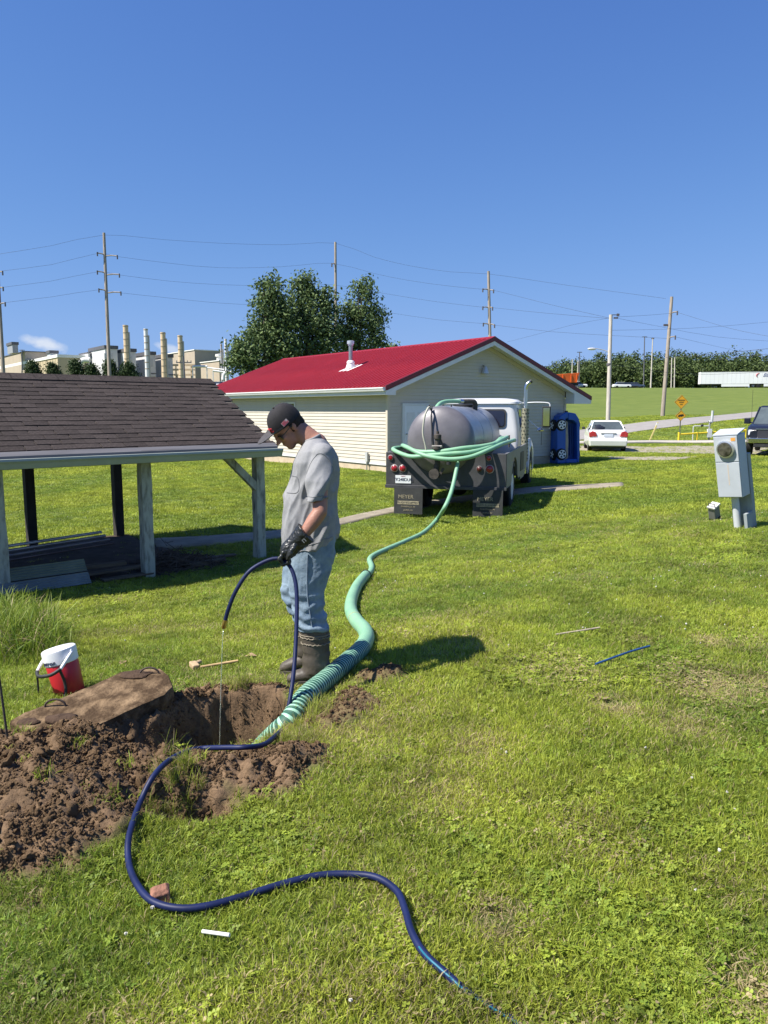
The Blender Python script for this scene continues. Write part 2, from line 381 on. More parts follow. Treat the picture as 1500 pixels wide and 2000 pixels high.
def ground_material():
    m = bpy.data.materials.new('lawn_and_soil'); m.use_nodes = True; N, L = m.node_tree.nodes, m.node_tree.links
    b = N['Principled BSDF']; b.inputs['Roughness'].default_value = .95; b.inputs['Specular IOR Level'].default_value = .15
    g = N.new('ShaderNodeNewGeometry')
    def nz(s, det=6, ro=.6, st=(1,1,1)):
        mp = N.new('ShaderNodeMapping'); mp.inputs['Scale'].default_value = st; L.new(g.outputs['Position'], mp.inputs[0])
        n = N.new('ShaderNodeTexNoise'); n.inputs['Scale'].default_value = s; n.inputs['Detail'].default_value = det; n.inputs['Roughness'].default_value = ro; L.new(mp.outputs[0], n.inputs['Vector']); return n.outputs['Fac']
    def ramp(f, *els):
        r = N.new('ShaderNodeValToRGB'); L.new(f, r.inputs[0]); e = r.color_ramp.elements
        while len(e) < len(els): e.new(.5)
        for q, (p, c) in zip(e, els): q.position = p; q.color = (*c, 1)
        return r.outputs[0]
    def mix(f, a, c, bl='MIX'):
        x = N.new('ShaderNodeMix'); x.data_type = 'RGBA'; x.blend_type = bl
        if isinstance(f, float): x.inputs[0].default_value = f
        else: L.new(f, x.inputs[0])
        L.new(a, x.inputs[6]); L.new(c, x.inputs[7]); return x.outputs[2]
    near = ramp(nz(14), (.3,(.075,.105,.022)), (.7,(.155,.185,.045)))
    far = mix(.5, ramp(nz(.35, 8, .7), (.3,(.080,.122,.022)), (.7,(.160,.200,.044))), ramp(nz(.9, 8, .8, (.35,1.6,4)), (.36,(.064,.102,.018)), (.64,(.190,.215,.050))))
    cd = N.new('ShaderNodeVectorMath'); cd.operation = 'LENGTH'; L.new(g.outputs['Position'], cd.inputs[0])
    mr = N.new('ShaderNodeMapRange'); L.new(cd.outputs['Value'], mr.inputs[0]); mr.inputs[1].default_value = 14; mr.inputs[2].default_value = 45
    lawn = mix(mr.outputs[0], near, far)
    soil = mix(.55, ramp(nz(9, 8, .7), (.28,(.085,.054,.030)), (.72,(.245,.158,.092))), ramp(nz(46, 6, .7), (.3,(.095,.062,.038)), (.7,(.255,.168,.098))))
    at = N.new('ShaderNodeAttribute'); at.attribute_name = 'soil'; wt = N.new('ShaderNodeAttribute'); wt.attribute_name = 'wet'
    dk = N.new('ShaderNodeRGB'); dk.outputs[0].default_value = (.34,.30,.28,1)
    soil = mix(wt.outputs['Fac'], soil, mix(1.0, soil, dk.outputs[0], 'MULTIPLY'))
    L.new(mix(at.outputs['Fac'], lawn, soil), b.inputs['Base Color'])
    bp = N.new('ShaderNodeBump'); bp.inputs['Strength'].default_value = .8; bp.inputs['Distance'].default_value = .012
    L.new(nz(70, 8, .7), bp.inputs['Height']); L.new(bp.outputs[0], b.inputs['Normal'])
    return m
GM = ground_material()

def build_ground():
    rr = np.concatenate([[.02], np.geomspace(.25, 4500, 330)]); th = np.linspace(0, 2*math.pi, 361)[:-1]
    X = rr[:,None]*np.sin(th)[None]; Y = rr[:,None]*np.cos(th)[None]; Zz = H(X, Y)
    V = np.stack([X,Y,Zz], -1).reshape(-1,3); nr, nt = X.shape
    i, j = np.meshgrid(np.arange(nr-1), np.arange(nt), indexing='ij'); j2 = (j+1)%nt
    F = np.stack([i*nt+j, i*nt+j2, (i+1)*nt+j2, (i+1)*nt+j], -1).reshape(-1,4)
    ins = inpatch(V[:,0], V[:,1], .22)[F].all(1)
    o = kind(link('ground', npmesh('ground', V, F[~ins][:, ::-1], GM, True)), 'structure')
    st = .0125; xs = np.arange(PX0, PX1+st/2, st); ys = np.arange(PY0, PY1+st/2, st)
    X, Y = np.meshgrid(xs, ys, indexing='ij'); Zz = surf(X.ravel()*.99999, Y.ravel()*.99999+1e-5).reshape(X.shape)
    # undercut the pit walls a little so that they read as cut earth
    V = np.stack([X + .035*fbm(Y*11, Zz*14, 4, 3), Y + .035*fbm(X*11, Zz*14, 8, 3), Zz], -1).reshape(-1,3); nx, ny = X.shape
    i, j = np.meshgrid(np.arange(nx-1), np.arange(ny-1), indexing='ij')
    F = np.stack([i*ny+j, (i+1)*ny+j, (i+1)*ny+j+1, i*ny+j+1], -1).reshape(-1,4)
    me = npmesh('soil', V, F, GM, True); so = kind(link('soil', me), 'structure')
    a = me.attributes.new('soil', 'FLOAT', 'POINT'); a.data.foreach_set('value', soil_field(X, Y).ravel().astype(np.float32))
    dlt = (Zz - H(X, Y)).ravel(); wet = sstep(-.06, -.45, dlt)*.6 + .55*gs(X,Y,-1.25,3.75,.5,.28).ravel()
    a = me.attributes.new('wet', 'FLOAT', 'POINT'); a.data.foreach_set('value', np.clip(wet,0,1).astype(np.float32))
    # loose clods and crumbs lying on the dug earth
    cm = M('soil_clod', (.180,.115,.063), .95, 0, .42, 22, .8, 60, .15, rnd=.0)
    meshes = []
    for k in range(7):
        bm = bmesh.new(); bmesh.ops.create_icosphere(bm, subdivisions=2, radius=1)
        for v in bm.verts:
            q = v.co.normalized(); n = mnoise.fractal(q*2.1 + Vector((k*7,0,0)), 1, 2, 3); v.co = q*(1+.75*n); v.co.z *= .7
        me = bpy.data.meshes.new(f'clod_{k}'); bm.to_mesh(me); bm.free(); me.materials.append(cm)
        if k % 2: me.polygons.foreach_set('use_smooth', [True]*len(me.polygons))
        meshes.append(me)
    n = 120000; x = rng.uniform(-2.6, .15, n); y = rng.uniform(2.4, 4.75, n); mk = soil_field(x, y)
    keep = (mk > rng.uniform(.35, 1, n)) | ((mk > .02) & (rng.random(n) < .06)); x, y = x[keep], y[keep]; n = len(x)
    pd = poly_sd(PIT, x, y); s = .0018 + .0065*rng.random(n)**3 + .011*(rng.random(n) > .97)*rng.random(n) + .024*((rng.random(n) > .992) & (gs(x,y,-1.8,2.9,.8,.5) > .3))*rng.random(n)
    s[(pd < 0)] *= .6
    z = surf(x, y) + s*.3
    scl = np.stack([s*rng.uniform(.8,1.3,n), s*rng.uniform(.8,1.3,n), s], -1)
    scatter('soil_clods', np.stack([x,y,z],-1), rng.uniform(0, 6.28, (n,3)), scl, rng.integers(0,7,n), np.zeros((n,3)), meshes)['label'] = 'loose brown clods and crumbs on the dug earth'
build_ground()

def sheet(name, top, bot, mat, lift, nu=60, nv=6, ragged=0, thick=0):
    """strip between two photo polylines that lie on the ground"""
    A = [G(u, v) for u, v in top]; B = [G(u, v) for u, v in bot]
    A = spline(A, .4); B = spline(B, .4)
    def res(p, n):
        p = np.array([tuple(q) for q in p]); s = np.concatenate([[0], np.cumsum(np.linalg.norm(np.diff(p, axis=0), axis=1))]); t = np.linspace(0, s[-1], n)
        return np.stack([np.interp(t, s, p[:,i]) for i in range(3)], -1)
    a, b = res(A, nu), res(B, nu); w = np.linspace(0,1,nv)[None,:,None]
    V = a[:,None]*(1-w) + b[:,None]*w
    if ragged: V[:,:,0] += ragged*fbm(V[:,:,0]*.8, V[:,:,1]*.8, 2); V[:,:,1] += ragged*2*fbm(V[:,:,0]*.8, V[:,:,1]*.8, 6)
    V[:,:,2] = H(V[:,:,0], V[:,:,1]) + lift
    i, j = np.meshgrid(np.arange(nu-1), np.arange(nv-1), indexing='ij')
    F = np.stack([i*nv+j, i*nv+j+1, (i+1)*nv+j+1, (i+1)*nv+j], -1).reshape(-1,4)
    me = npmesh(name, V.reshape(-1,3), F, mat); bm = bmesh.new(); bm.from_mesh(me); bmesh.ops.recalc_face_normals(bm, faces=bm.faces)
    if sum(f.normal.z for f in bm.faces) < 0: bmesh.ops.reverse_faces(bm, faces=bm.faces)
    bm.to_mesh(me); bm.free()
    o = kind(link(name, me), 'structure')
    if thick:
        sm = o.modifiers.new('thick', 'SOLIDIFY'); sm.thickness = thick; sm.offset = -1
    return o, [(q[0],q[1]) for q in a] + [(q[0],q[1]) for q in b[::-1]]
conc = M('old_concrete', (.28,.24,.18), .9, 0, .25, 3, .5, 30, .2)
asph = M('pale_asphalt', (.28,.26,.24), .92, 0, .12, 1.5, .3, 40, .2)
gravel = M('gravel', (.32,.28,.22), .95, 0, .3, 9, 1, 30, .2, distance=.03)
ROAD, ROAD_P = sheet('road', [(1040,853),(1117,842),(1233,828),(1330,818),(1460,806),(1560,797)], [(1040,874),(1117,862),(1233,845),(1330,832),(1460,817),(1560,806)], asph, .03, 80, 8)
KERB, KERB_P = sheet('kerb', [(1080,864.5),(1200,864),(1300,863.2),(1400,862.5),(1520,861)], [(1080,867.5),(1200,867),(1300,866),(1400,865.5),(1520,864)], M('pale_kerb',(.42,.38,.33),.9,0,.12,3), .10, 60, 4, thick=.12)
PATH, PATH_P = sheet('path', [(300,1054),(450,1046),(560,1036),(680,1011),(775,990),(900,971),(1050,952),(1215,943)], [(310,1074),(450,1062),(560,1049),(680,1023),(775,1001),(900,982),(1050,963),(1218,951)], conc, .025, 90, 5, .05, thick=.1)
GRAV = []
for k, (t, b_) in enumerate([([(1130,872),(1250,873),(1360,871),(1500,872)], [(1130,880),(1230,883),(1330,886),(1500,889)]),
              ([(1190,893),(1280,893),(1350,893)], [(1190,898),(1280,900),(1345,897)])]):
    GRAV.append(sheet('gravel_patch', t, b_, gravel, .02, 60, 8, .5)[1])
# ------------------------------------------------------------------ house with red metal roof
cream = M('cream_vinyl', (.55,.50,.415), .55, 0, .05, 1.2, .05, 30, .3)
cream_trim = M('cream_trim', (.56,.50,.39), .5, 0, .05, 2)
white_pt = M('white_paint', (.68,.68,.67), .45, 0, .05, 3)
red_roof = M('red_metal_roof', (.24,.010,.018), .5, 0, .12, .8, spec=.35, stretch=(1,1,1), rnd=.05)
red_trim = M('dark_red_trim', (.13,.014,.022), .45, 0, .1, 2)
galv = M('galvanised', (.42,.42,.41), .35, .8, .15, 6)
def house():
    A = P(757, 922, 24); A.z = -.27
    t = thing('house', 'cream vinyl sided house with low red metal roof and steel flue pipe', 'house', A, math.atan2(.6,.8))
    W, L, FH, EH = 8.3, 13.3, .30, 2.60     # width of gable, length, foundation, eave height
    SL = .373; AX = 4.15; AZ = 4.36          # roof slope, ridge x, ridge z
    def rz(x): return AZ - abs(x-AX)*SL
    MB().bx(.03,W-.03,.03,L-.03,-.5,FH).build('foundation', M('block_foundation',(.50,.40,.28),.9,0,.18,3,.4,40), t)
    mb = MB(); mb.prism([(.03,FH),(W-.03,FH),(W-.03,rz(W)-.14),(AX,AZ-.14),(.03,rz(0)-.14)], .03, L-.03, 'Y'); mb.build('wall', M('wall_sheathing',(.36,.32,.25),.8,0,.1,2), t)
    ex = .112; bd = [(0.0,-.003),(-.020,-.007),(-.024,.005),(-.021,.018),(-.006,ex-.004),(0,ex)]
    # long lit wall: boards share one mesh
    bm_ = MB(); bm_.prism([(a+.028,b) for a,b in bd], .06, L, 'Y'); 
    # prism across Y takes (x,z)
    me = bm_.mesh('siding_board', cream)
    n = int((EH-FH)/ex)+1
    for k in range(n): put(me, 'siding_board', t, (0,0,FH+k*ex))
    # gable wall boards, each cut to the roof slope
    k = 0; z = FH
    while z < AZ-.25:
        x0 = max(.06, AX-(AZ-.205-z-ex)/SL); x1 = min(W-.02, AX+(AZ-.205-z-ex)/SL)
        if x1-x0 > .2:
            mb = MB(); mb.prism([(a+.028,b) for a,b in bd], x0, x1, 'X'); mb.v = [(p[0],p[1],p[2]+z) for p in mb.v]; mb.build('siding_board', cream, t)
        z += ex
    MB().bx(-.03,.065,-.03,.065,FH-.02,EH+.05).build('corner_trim', cream_trim, t)
    MB().bx(W-.07,W+.03,-.03,.065,FH-.02,EH-.2).build('corner_trim', cream_trim, t)
    MB().bx(-.012,.02,.07,L,FH-.05,FH).build('starter_strip', white_pt, t)
    # roof: ribbed panels on both slopes
    y0, y1 = -.42, L+.42; xl, xr = -.38, W+.98
    pw = (y1-y0)/15
    def panel(side):
        mb = MB(); xe = xl if side < 0 else xr
        a = Vector((xe,0,rz(xe))); b = Vector((AX,0,AZ)); nrm = Vector((SL*side,0,1)).normalized() if side > 0 else Vector((-SL,0,1)).normalized()
        prof = []
        for i in range(4):
            c = (i+.5)*pw/4; prof += [(c-.060,0),(c-.026,.042),(c+.026,.042),(c+.060,0)]
            if i < 3:
                mid = c+pw/8; prof += [(mid-.02,0),(mid-.01,.006),(mid+.01,.006),(mid+.02,0)]
        prof = [(0.002,0)] + prof + [(pw-.002,0)]
        vs = [a+Vector((0,y,0))+nrm*h for y,h in prof] + [b+Vector((0,y,0))+nrm*h for y,h in prof]
        vs += [a+Vector((0,y,0))-nrm*.012 for y,h in prof] + [b+Vector((0,y,0))-nrm*.012 for y,h in prof]
        m = len(prof); fs = [(i,i+1,m+i+1,m+i) for i in range(m-1)] + [(2*m+i,3*m+i,3*m+i+1,2*m+i+1) for i in range(m-1)]
        fs += [(i,2*m+i,2*m+i+1,i+1) for i in range(m-1)] + [(m+i,m+i+1,3*m+i+1,3*m+i) for i in range(m-1)]
        return mb.add(vs, fs).mesh('roof_panel', red_roof)
    for s in (-1, 1):
        me = panel(s)
        for k in range(15): put(me, 'roof_panel', t, (0, y0+k*pw, 0))
    MB().prism([(AX-.17,AZ-.17*SL+.035),(AX,AZ+.045),(AX+.17,AZ-.17*SL+.035),(AX+.17,AZ-.17*SL+.028),(AX,AZ+.034),(AX-.17,AZ-.17*SL+.028)], y0-.01, y1+.01, 'Y').build('ridge_cap', red_roof, t)
    for yy in (y0, y1):
        o = -1 if yy < 0 else 1; ya, yb = sorted((yy+o*.012, yy-o*.05))
        for xe in (xl, xr):
            d = 1 if xe < AX else -1; ze = rz(xe)
            MB().prism([(xe-d*.01,ze+.030),(AX,AZ+.034),(AX,AZ-.115),(xe-d*.01,ze-.118)], ya, yb, 'Y').build('rake_trim', red_trim, t)
            ya2, yb2 = sorted((yy-o*.002, yy-o*.06))
            MB().prism([(xe+d*.02,ze-.122),(AX,AZ-.119),(AX,AZ-.255),(xe+d*.02,ze-.25)], ya2, yb2, 'Y').build('rake_fascia', white_pt, t)
    for s_ in (-1,1):
        xe = .03 if s_ < 0 else W-.03
        MB().prism([(xe,rz(xe)-.195),(AX,AZ-.195),(AX,AZ-.33),(xe,rz(xe)-.33)], -.012, .02, 'Y').build('frieze_board', cream_trim, t)
    sof = M('white_soffit', (.66,.66,.64), .6, 0, .06, 2)
    for xe, wx in ((xl,0), (xr,W)):
        d = 1 if wx == 0 else -1; ze = rz(xe)
        MB().bx(*sorted((xe,xe+d*.03)), y0, y1, ze-.24, ze-.03).build('fascia', white_pt, t)
        MB().bx(*sorted((xe+d*.032,wx+d*.02)), y0+.06, y1-.06, ze-.235, ze-.215).build('soffit', sof, t)
        MB().prism([(xe+d*.03,ze-.25),(wx+d*.0,ze-.25),(wx,rz(wx)-.16),(xe+d*.05,ze-.16)], y0+.004, y0+.05, 'Y').build('eave_return', white_pt, t)
    for wx, xe in ((0,xl),(W,xr)):
        MB().bx(wx-.012,wx+.012,y0+.055,-.03,rz(xe)-.25,rz(wx)-.19).build('return_cheek', white_pt, t)
    mb = MB()
    for x0, x1 in ((xl+.06,AX),(AX,xr-.06)):
        mb.prism([(x0,rz(x0)-.17),(x1,rz(x1)-.17),(x1,rz(x1)-.19),(x0,rz(x0)-.19)], y0+.055, -.02, 'Y')
    mb.build('gable_soffit', sof, t)
    ze = rz(xl); g = [(xl-.005,ze-.02),(xl-.115,ze-.02),(xl-.12,ze-.05),(xl-.10,ze-.08),(xl-.08,ze-.13),(xl-.005,ze-.13),(xl-.005,ze-.12),(xl-.07,ze-.12),(xl-.09,ze-.075),(xl-.105,ze-.045),(xl-.10,ze-.03),(xl-.005,ze-.03)]
    MB().prism(g, y0+.02, y1, 'Y').build('gutter', white_pt, t)
    MB().prism(g[:6], y0+.01, y0+.018, 'Y').build('gutter_end', white_pt, t)
    # flue pipe through the left slope
    fx, fy = 1.75, 4.55; fz = rz(fx)
    f = MB(); f.cyl((fx,fy,fz+.15),(fx,fy,fz+.86),.075,n=20).build('flue_pipe', galv, t, 40)
    MB().lathe([(.0,.0),(.10,.0),(.10,.05),(.13,.05),(.13,.16),(.10,.17),(.10,.12),(.0,.12)], (fx,fy,fz+.84)).build('flue_cap', M('bright_steel',(.75,.75,.74),.3,.7,.1,5), t, 40)
    boot = M('flue_boot_white', (.80,.78,.76), .5)
    b = MB().lathe([(.10,.30),(.14,.26),(.15,.20),(.13,.20),(.19,.02),(.17,-.05)], (fx,fy,fz)).build('flue_boot', boot, t, 40)
    fl = MB(); fl.box((0,0,0),(.72,.62,.006)); fl.xf(Matrix.Translation((fx,fy,fz+.032)) @ Matrix.Rotation(-math.atan(SL),4,'Y')); fl.build('flashing', boot, b)
    # door on the gable, lamp, window, meter pipe
    d = MB().bx(.62,1.60,-.045,.02,FH+.02,2.10).build('door', M('white_door',(.74,.76,.78),.4,0,.04,2), t, bevel=.006)
    for x in (.60,1.60): MB().bx(x-.05,x+.05,-.055,.02,FH,2.18).build('door_frame', white_pt, d)
    MB().bx(.65,1.55,-.054,.02,2.102,2.18).build('door_frame', white_pt, d)
    for zz in (.55,1.3):
        for x in (.72,1.16): MB().bx(x,x+.32,-.052,-.03,FH+zz-.28,FH+zz+.3).build('door_panel', white_pt, d, bevel=.004)
    MB().ell((.70,-.075,1.22),(.03,.03,.03)).build('door_knob', galv, d, 60)
    la = MB().lathe([(.05,.0),(.055,.03),(.07,.05),(.12,.20),(.125,.23),(.0,.23)], (4.05,-.10,3.42), m=Matrix.Rotation(R(180),3,'X')).build('gable_lamp', M('grey_lamp',(.55,.56,.57),.4,.3), t, 40)
    MB().cyl((4.05,-.10,3.40),(4.05,.02,3.46),.03).build('lamp_arm', galv, la)
    w = MB(); y_, z_, wy, wz = 5.6, 1.83, .95, .42
    w.bx(-.025,.03,y_,y_+wy,z_,z_+.05); w.bx(-.025,.03,y_,y_+wy,z_+wz-.05,z_+wz); w.bx(-.025,.03,y_,y_+.05,z_+.05,z_+wz-.05); w.bx(-.025,.03,y_+wy-.05,y_+wy,z_+.05,z_+wz-.05)
    wo = w.build('window', white_pt, t); MB().bx(-.01,.02,y_+.05,y_+wy-.05,z_+.05,z_+wz-.05).build('pane', glass('house_glass',(.012,.014,.014)), wo)
    MB().bx(-.09,-.02,.98,1.10,.32,.62).build('service_box', M('grey_box',(.45,.46,.45),.5), t, bevel=.006)
    MB().cyl((-.05,1.04,-.1),(-.05,1.04,.33),.02).build('conduit', galv, t)
    return t, W, L
HOUSE, HW, HL = house()
# ------------------------------------------------------------------ open shed with shingle roof
def shed():
    e = Vector((.74,.672,0)).normalized(); S0 = P(290,1128,10.5); zg = S0.z; rot = math.atan2(e.y, e.x)
    t = thing('open_shed', 'open post shelter with brown shingle roof and peeling pale posts', 'shed', (S0.x,S0.y,zg), rot)
    # local frame: x along the eave (to the right), y backwards, z up
    post_m = M('peeling_post_paint', (.15,.14,.115), .85, 0, .3, 3, .5, 60, .2, col2=(.42,.42,.35), mix=.41, sharp=.13, stretch=(5,5,1.4), detail=8)
    wood = M('weathered_wood', (.12,.10,.08), .85, 0, .3, 2, .5, 40, .2, stretch=(1,8,8))
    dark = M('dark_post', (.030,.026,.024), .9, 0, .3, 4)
    EZ, HWID, SLP = 1.745, 1.86, .535; RZ = EZ + HWID*SLP - .0
    YF = -.28; YR = YF+HWID; YB = YR+HWID; X0, X1 = -7.2, 1.93
    for x, lean, zb in ((-1.86,.02,.05),(0,.0,-.05),(1.80,-.01,-.02),(-3.8,0,0),(-5.8,0,0)):
        zt = EZ-.16
        mb = MB(); rings = []
        for k in range(7):
            f = k/6; z = zb-.3+(zt-zb+.3)*f; cx = x+lean*(1-f); w = .072*(1-.05*math.sin(k*2.3+x))
            rings.append([(cx-w,-w,z),(cx+w,-w,z),(cx+w,w,z),(cx-w,w,z)])
        mb.loft(rings).build('post', post_m, t, bevel=.006)
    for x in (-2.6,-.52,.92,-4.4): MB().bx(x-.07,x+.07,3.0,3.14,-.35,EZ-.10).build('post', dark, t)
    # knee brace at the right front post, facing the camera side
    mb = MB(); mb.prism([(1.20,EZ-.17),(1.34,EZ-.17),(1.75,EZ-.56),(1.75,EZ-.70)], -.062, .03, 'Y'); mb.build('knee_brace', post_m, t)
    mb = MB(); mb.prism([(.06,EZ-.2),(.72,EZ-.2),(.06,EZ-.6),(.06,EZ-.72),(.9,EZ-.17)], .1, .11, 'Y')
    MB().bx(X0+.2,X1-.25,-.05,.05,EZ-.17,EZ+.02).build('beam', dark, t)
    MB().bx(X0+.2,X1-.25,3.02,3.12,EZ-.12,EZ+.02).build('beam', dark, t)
    for k in range(16):
        x = X0+.15 + k*.6
        if x > X1-.1: break
        for s in (0,1):
            ya, yb = (YF+.05,YR) if s == 0 else (YB-.05,YR); za = EZ+.02
            mb = MB(); mb.prism([(ya,za-.04),(yb,RZ-.06),(yb,RZ-.16),(ya,za-.14)], x-.02, x+.02, 'X'); mb.build('rafter', wood, t)
    deck = M('roof_deck', (.09,.075,.06), .9, 0, .2, 3)
    for s in (0,1):
        ya = YF if s == 0 else YB
        MB().prism([(ya,EZ),(YR,RZ),(YR,RZ-.022),(ya,EZ-.022)], X0, X1, 'X').build('roof_deck', deck, t)
    # shingles: separate tabs on the near slope, one joined sheet behind
    shm = M('brown_shingle', (.056,.045,.041), .95, 0, .28, 30, .7, 300, .15, rnd=.15)
    sl = math.atan(SLP); Ls = HWID/math.cos(sl); exps = .118; rows = int(Ls/exps)+1; tw = .305
    tab = MB(); tab.add([(-tw/2+.004,0,.016),(tw/2-.004,0,.016),(tw/2-.004,exps+.05,.006),(-tw/2+.004,exps+.05,.006),(-tw/2+.004,0,.001),(tw/2-.004,0,.001),(tw/2-.004,exps+.05,.0),(-tw/2+.004,exps+.05,.0)],
        [(0,1,2,3),(0,4,5,1),(1,5,6,2),(2,6,7,3),(3,7,4,0),(7,6,5,4)])
    me = tab.mesh('shingle', shm); rest = MB(); spots = []
    for r in range(rows):
        n = int((X1+.03-X0)/tw)+1
        for c in range(n):
            x = X1+.03 - tw*(c+.5) - (tw/2 if r%2 else 0) + random.uniform(-.008,.008)
            if x < X0: continue
            s = r*exps + random.uniform(-.004,.004)
            if s > Ls-.05: continue
            spots.append((x, s, random.uniform(-.002,.004)))
    vis = sorted(spots, key=lambda q: -q[0]); keep = set(id(q) for q in vis[:300])
    for q in spots:
        x, s, dz = q; y = YF-.03+s*math.cos(sl); z = EZ-.03*SLP+s*math.sin(sl)+dz+.001
        if id(q) in keep:
            o = put(me, 'shingle', t, (x,y,z), (sl, 0, random.uniform(-.006,.006)))
        else:
            m = Matrix.Translation((x,y,z)) @ Matrix.Rotation(sl,4,'X'); rest.add([m @ Vector(p) for p in tab.v], tab.f)
    for r in range(rows):
        s = r*exps; y = YB+.03-s*math.cos(sl); z = EZ-.03*SLP+s*math.sin(sl)+.002
        m = Matrix.Translation(((X0+X1)/2,y,z)) @ Matrix.Rotation(math.pi,4,'Z') @ Matrix.Rotation(sl,4,'X')
        rest.add([m @ Vector((p[0]*(X1-X0+.06)/tw,p[1],p[2])) for p in tab.v], tab.f)
    kind(rest.build('shingle_courses', shm, t), 'stuff')
    for k in range(30):
        x = X1+.02-.31*(k+.5)
        if x < X0: break
        MB().prism([(YR-.15,RZ-.15*SLP+.030),(YR,RZ+.034),(YR+.15,RZ-.15*SLP+.030),(YR+.15,RZ-.15*SLP+.018),(YR,RZ+.022),(YR-.15,RZ-.15*SLP+.018)], x-.17, x+.15, 'X').build('ridge_shingle', shm, t)
    edge = M('grey_fascia', (.13,.125,.13), .7, 0, .2, 3, stretch=(.4,4,4))
    MB().bx(X0,X1,YF-.05,YF-.034,EZ-.16,EZ-.018).build('fascia', edge, t)
    MB().prism([(YF-.055,EZ-.045),(YF-.05,EZ-.005),(YF+.03,EZ+.042),(YF+.03,EZ+.034)], X0, X1, 'X').build('drip_edge', edge, t)
    gm = M('sage_gutter', (.30,.33,.29), .40, .1, .10, 2)
    g = [(YF-.053,EZ-.035),(YF-.165,EZ-.035),(YF-.17,EZ-.06),(YF-.15,EZ-.09),(YF-.13,EZ-.15),(YF-.053,EZ-.15),(YF-.053,EZ-.14),(YF-.12,EZ-.14),(YF-.14,EZ-.085),(YF-.155,EZ-.055),(YF-.15,EZ-.045),(YF-.053,EZ-.045)]
    MB().prism(g, X0, X1+.02, 'X').build('gutter', gm, t)
    MB().prism([(YF,EZ-.025),(YR,RZ-.025),(YB,EZ-.025),(YB,EZ-.15),(YR,RZ-.15),(YF,EZ-.15)], X1-.04, X1-.002, 'X').build('rake_board', edge, t)
    # torn strip of pale sheeting hanging from the back beam
    mb = MB(); rings = []
    for k in range(14):
        f = k/13; z = EZ-.13-f*.62; w = .055*(1-.4*f)+.03*math.sin(k*1.7)+.01; c = .66+.05*math.sin(k*.8)
        rings.append([(c-w,3.0+.02*math.sin(k),z),(c,2.98,z),(c+w,3.0-.02*math.cos(k),z),(c,3.006,z)])
    tag(mb.build('torn_sheeting', M('dirty_sheeting',(.28,.25,.17),.8,0,.3,9), None, 60), 'torn dirty strip of sheeting hanging from the shed beam', 'sheeting').matrix_world = Matrix.Translation((S0.x,S0.y,zg)) @ Matrix.Rotation(rot,4,'Z')
    return t, e, S0, rot
SHED, SH_E, SH_O, SH_ROT = shed()
def shed_pt(x, y, z): return Matrix.Translation(SH_O) @ Matrix.Rotation(SH_ROT,4,'Z') @ Vector((x,y,z))
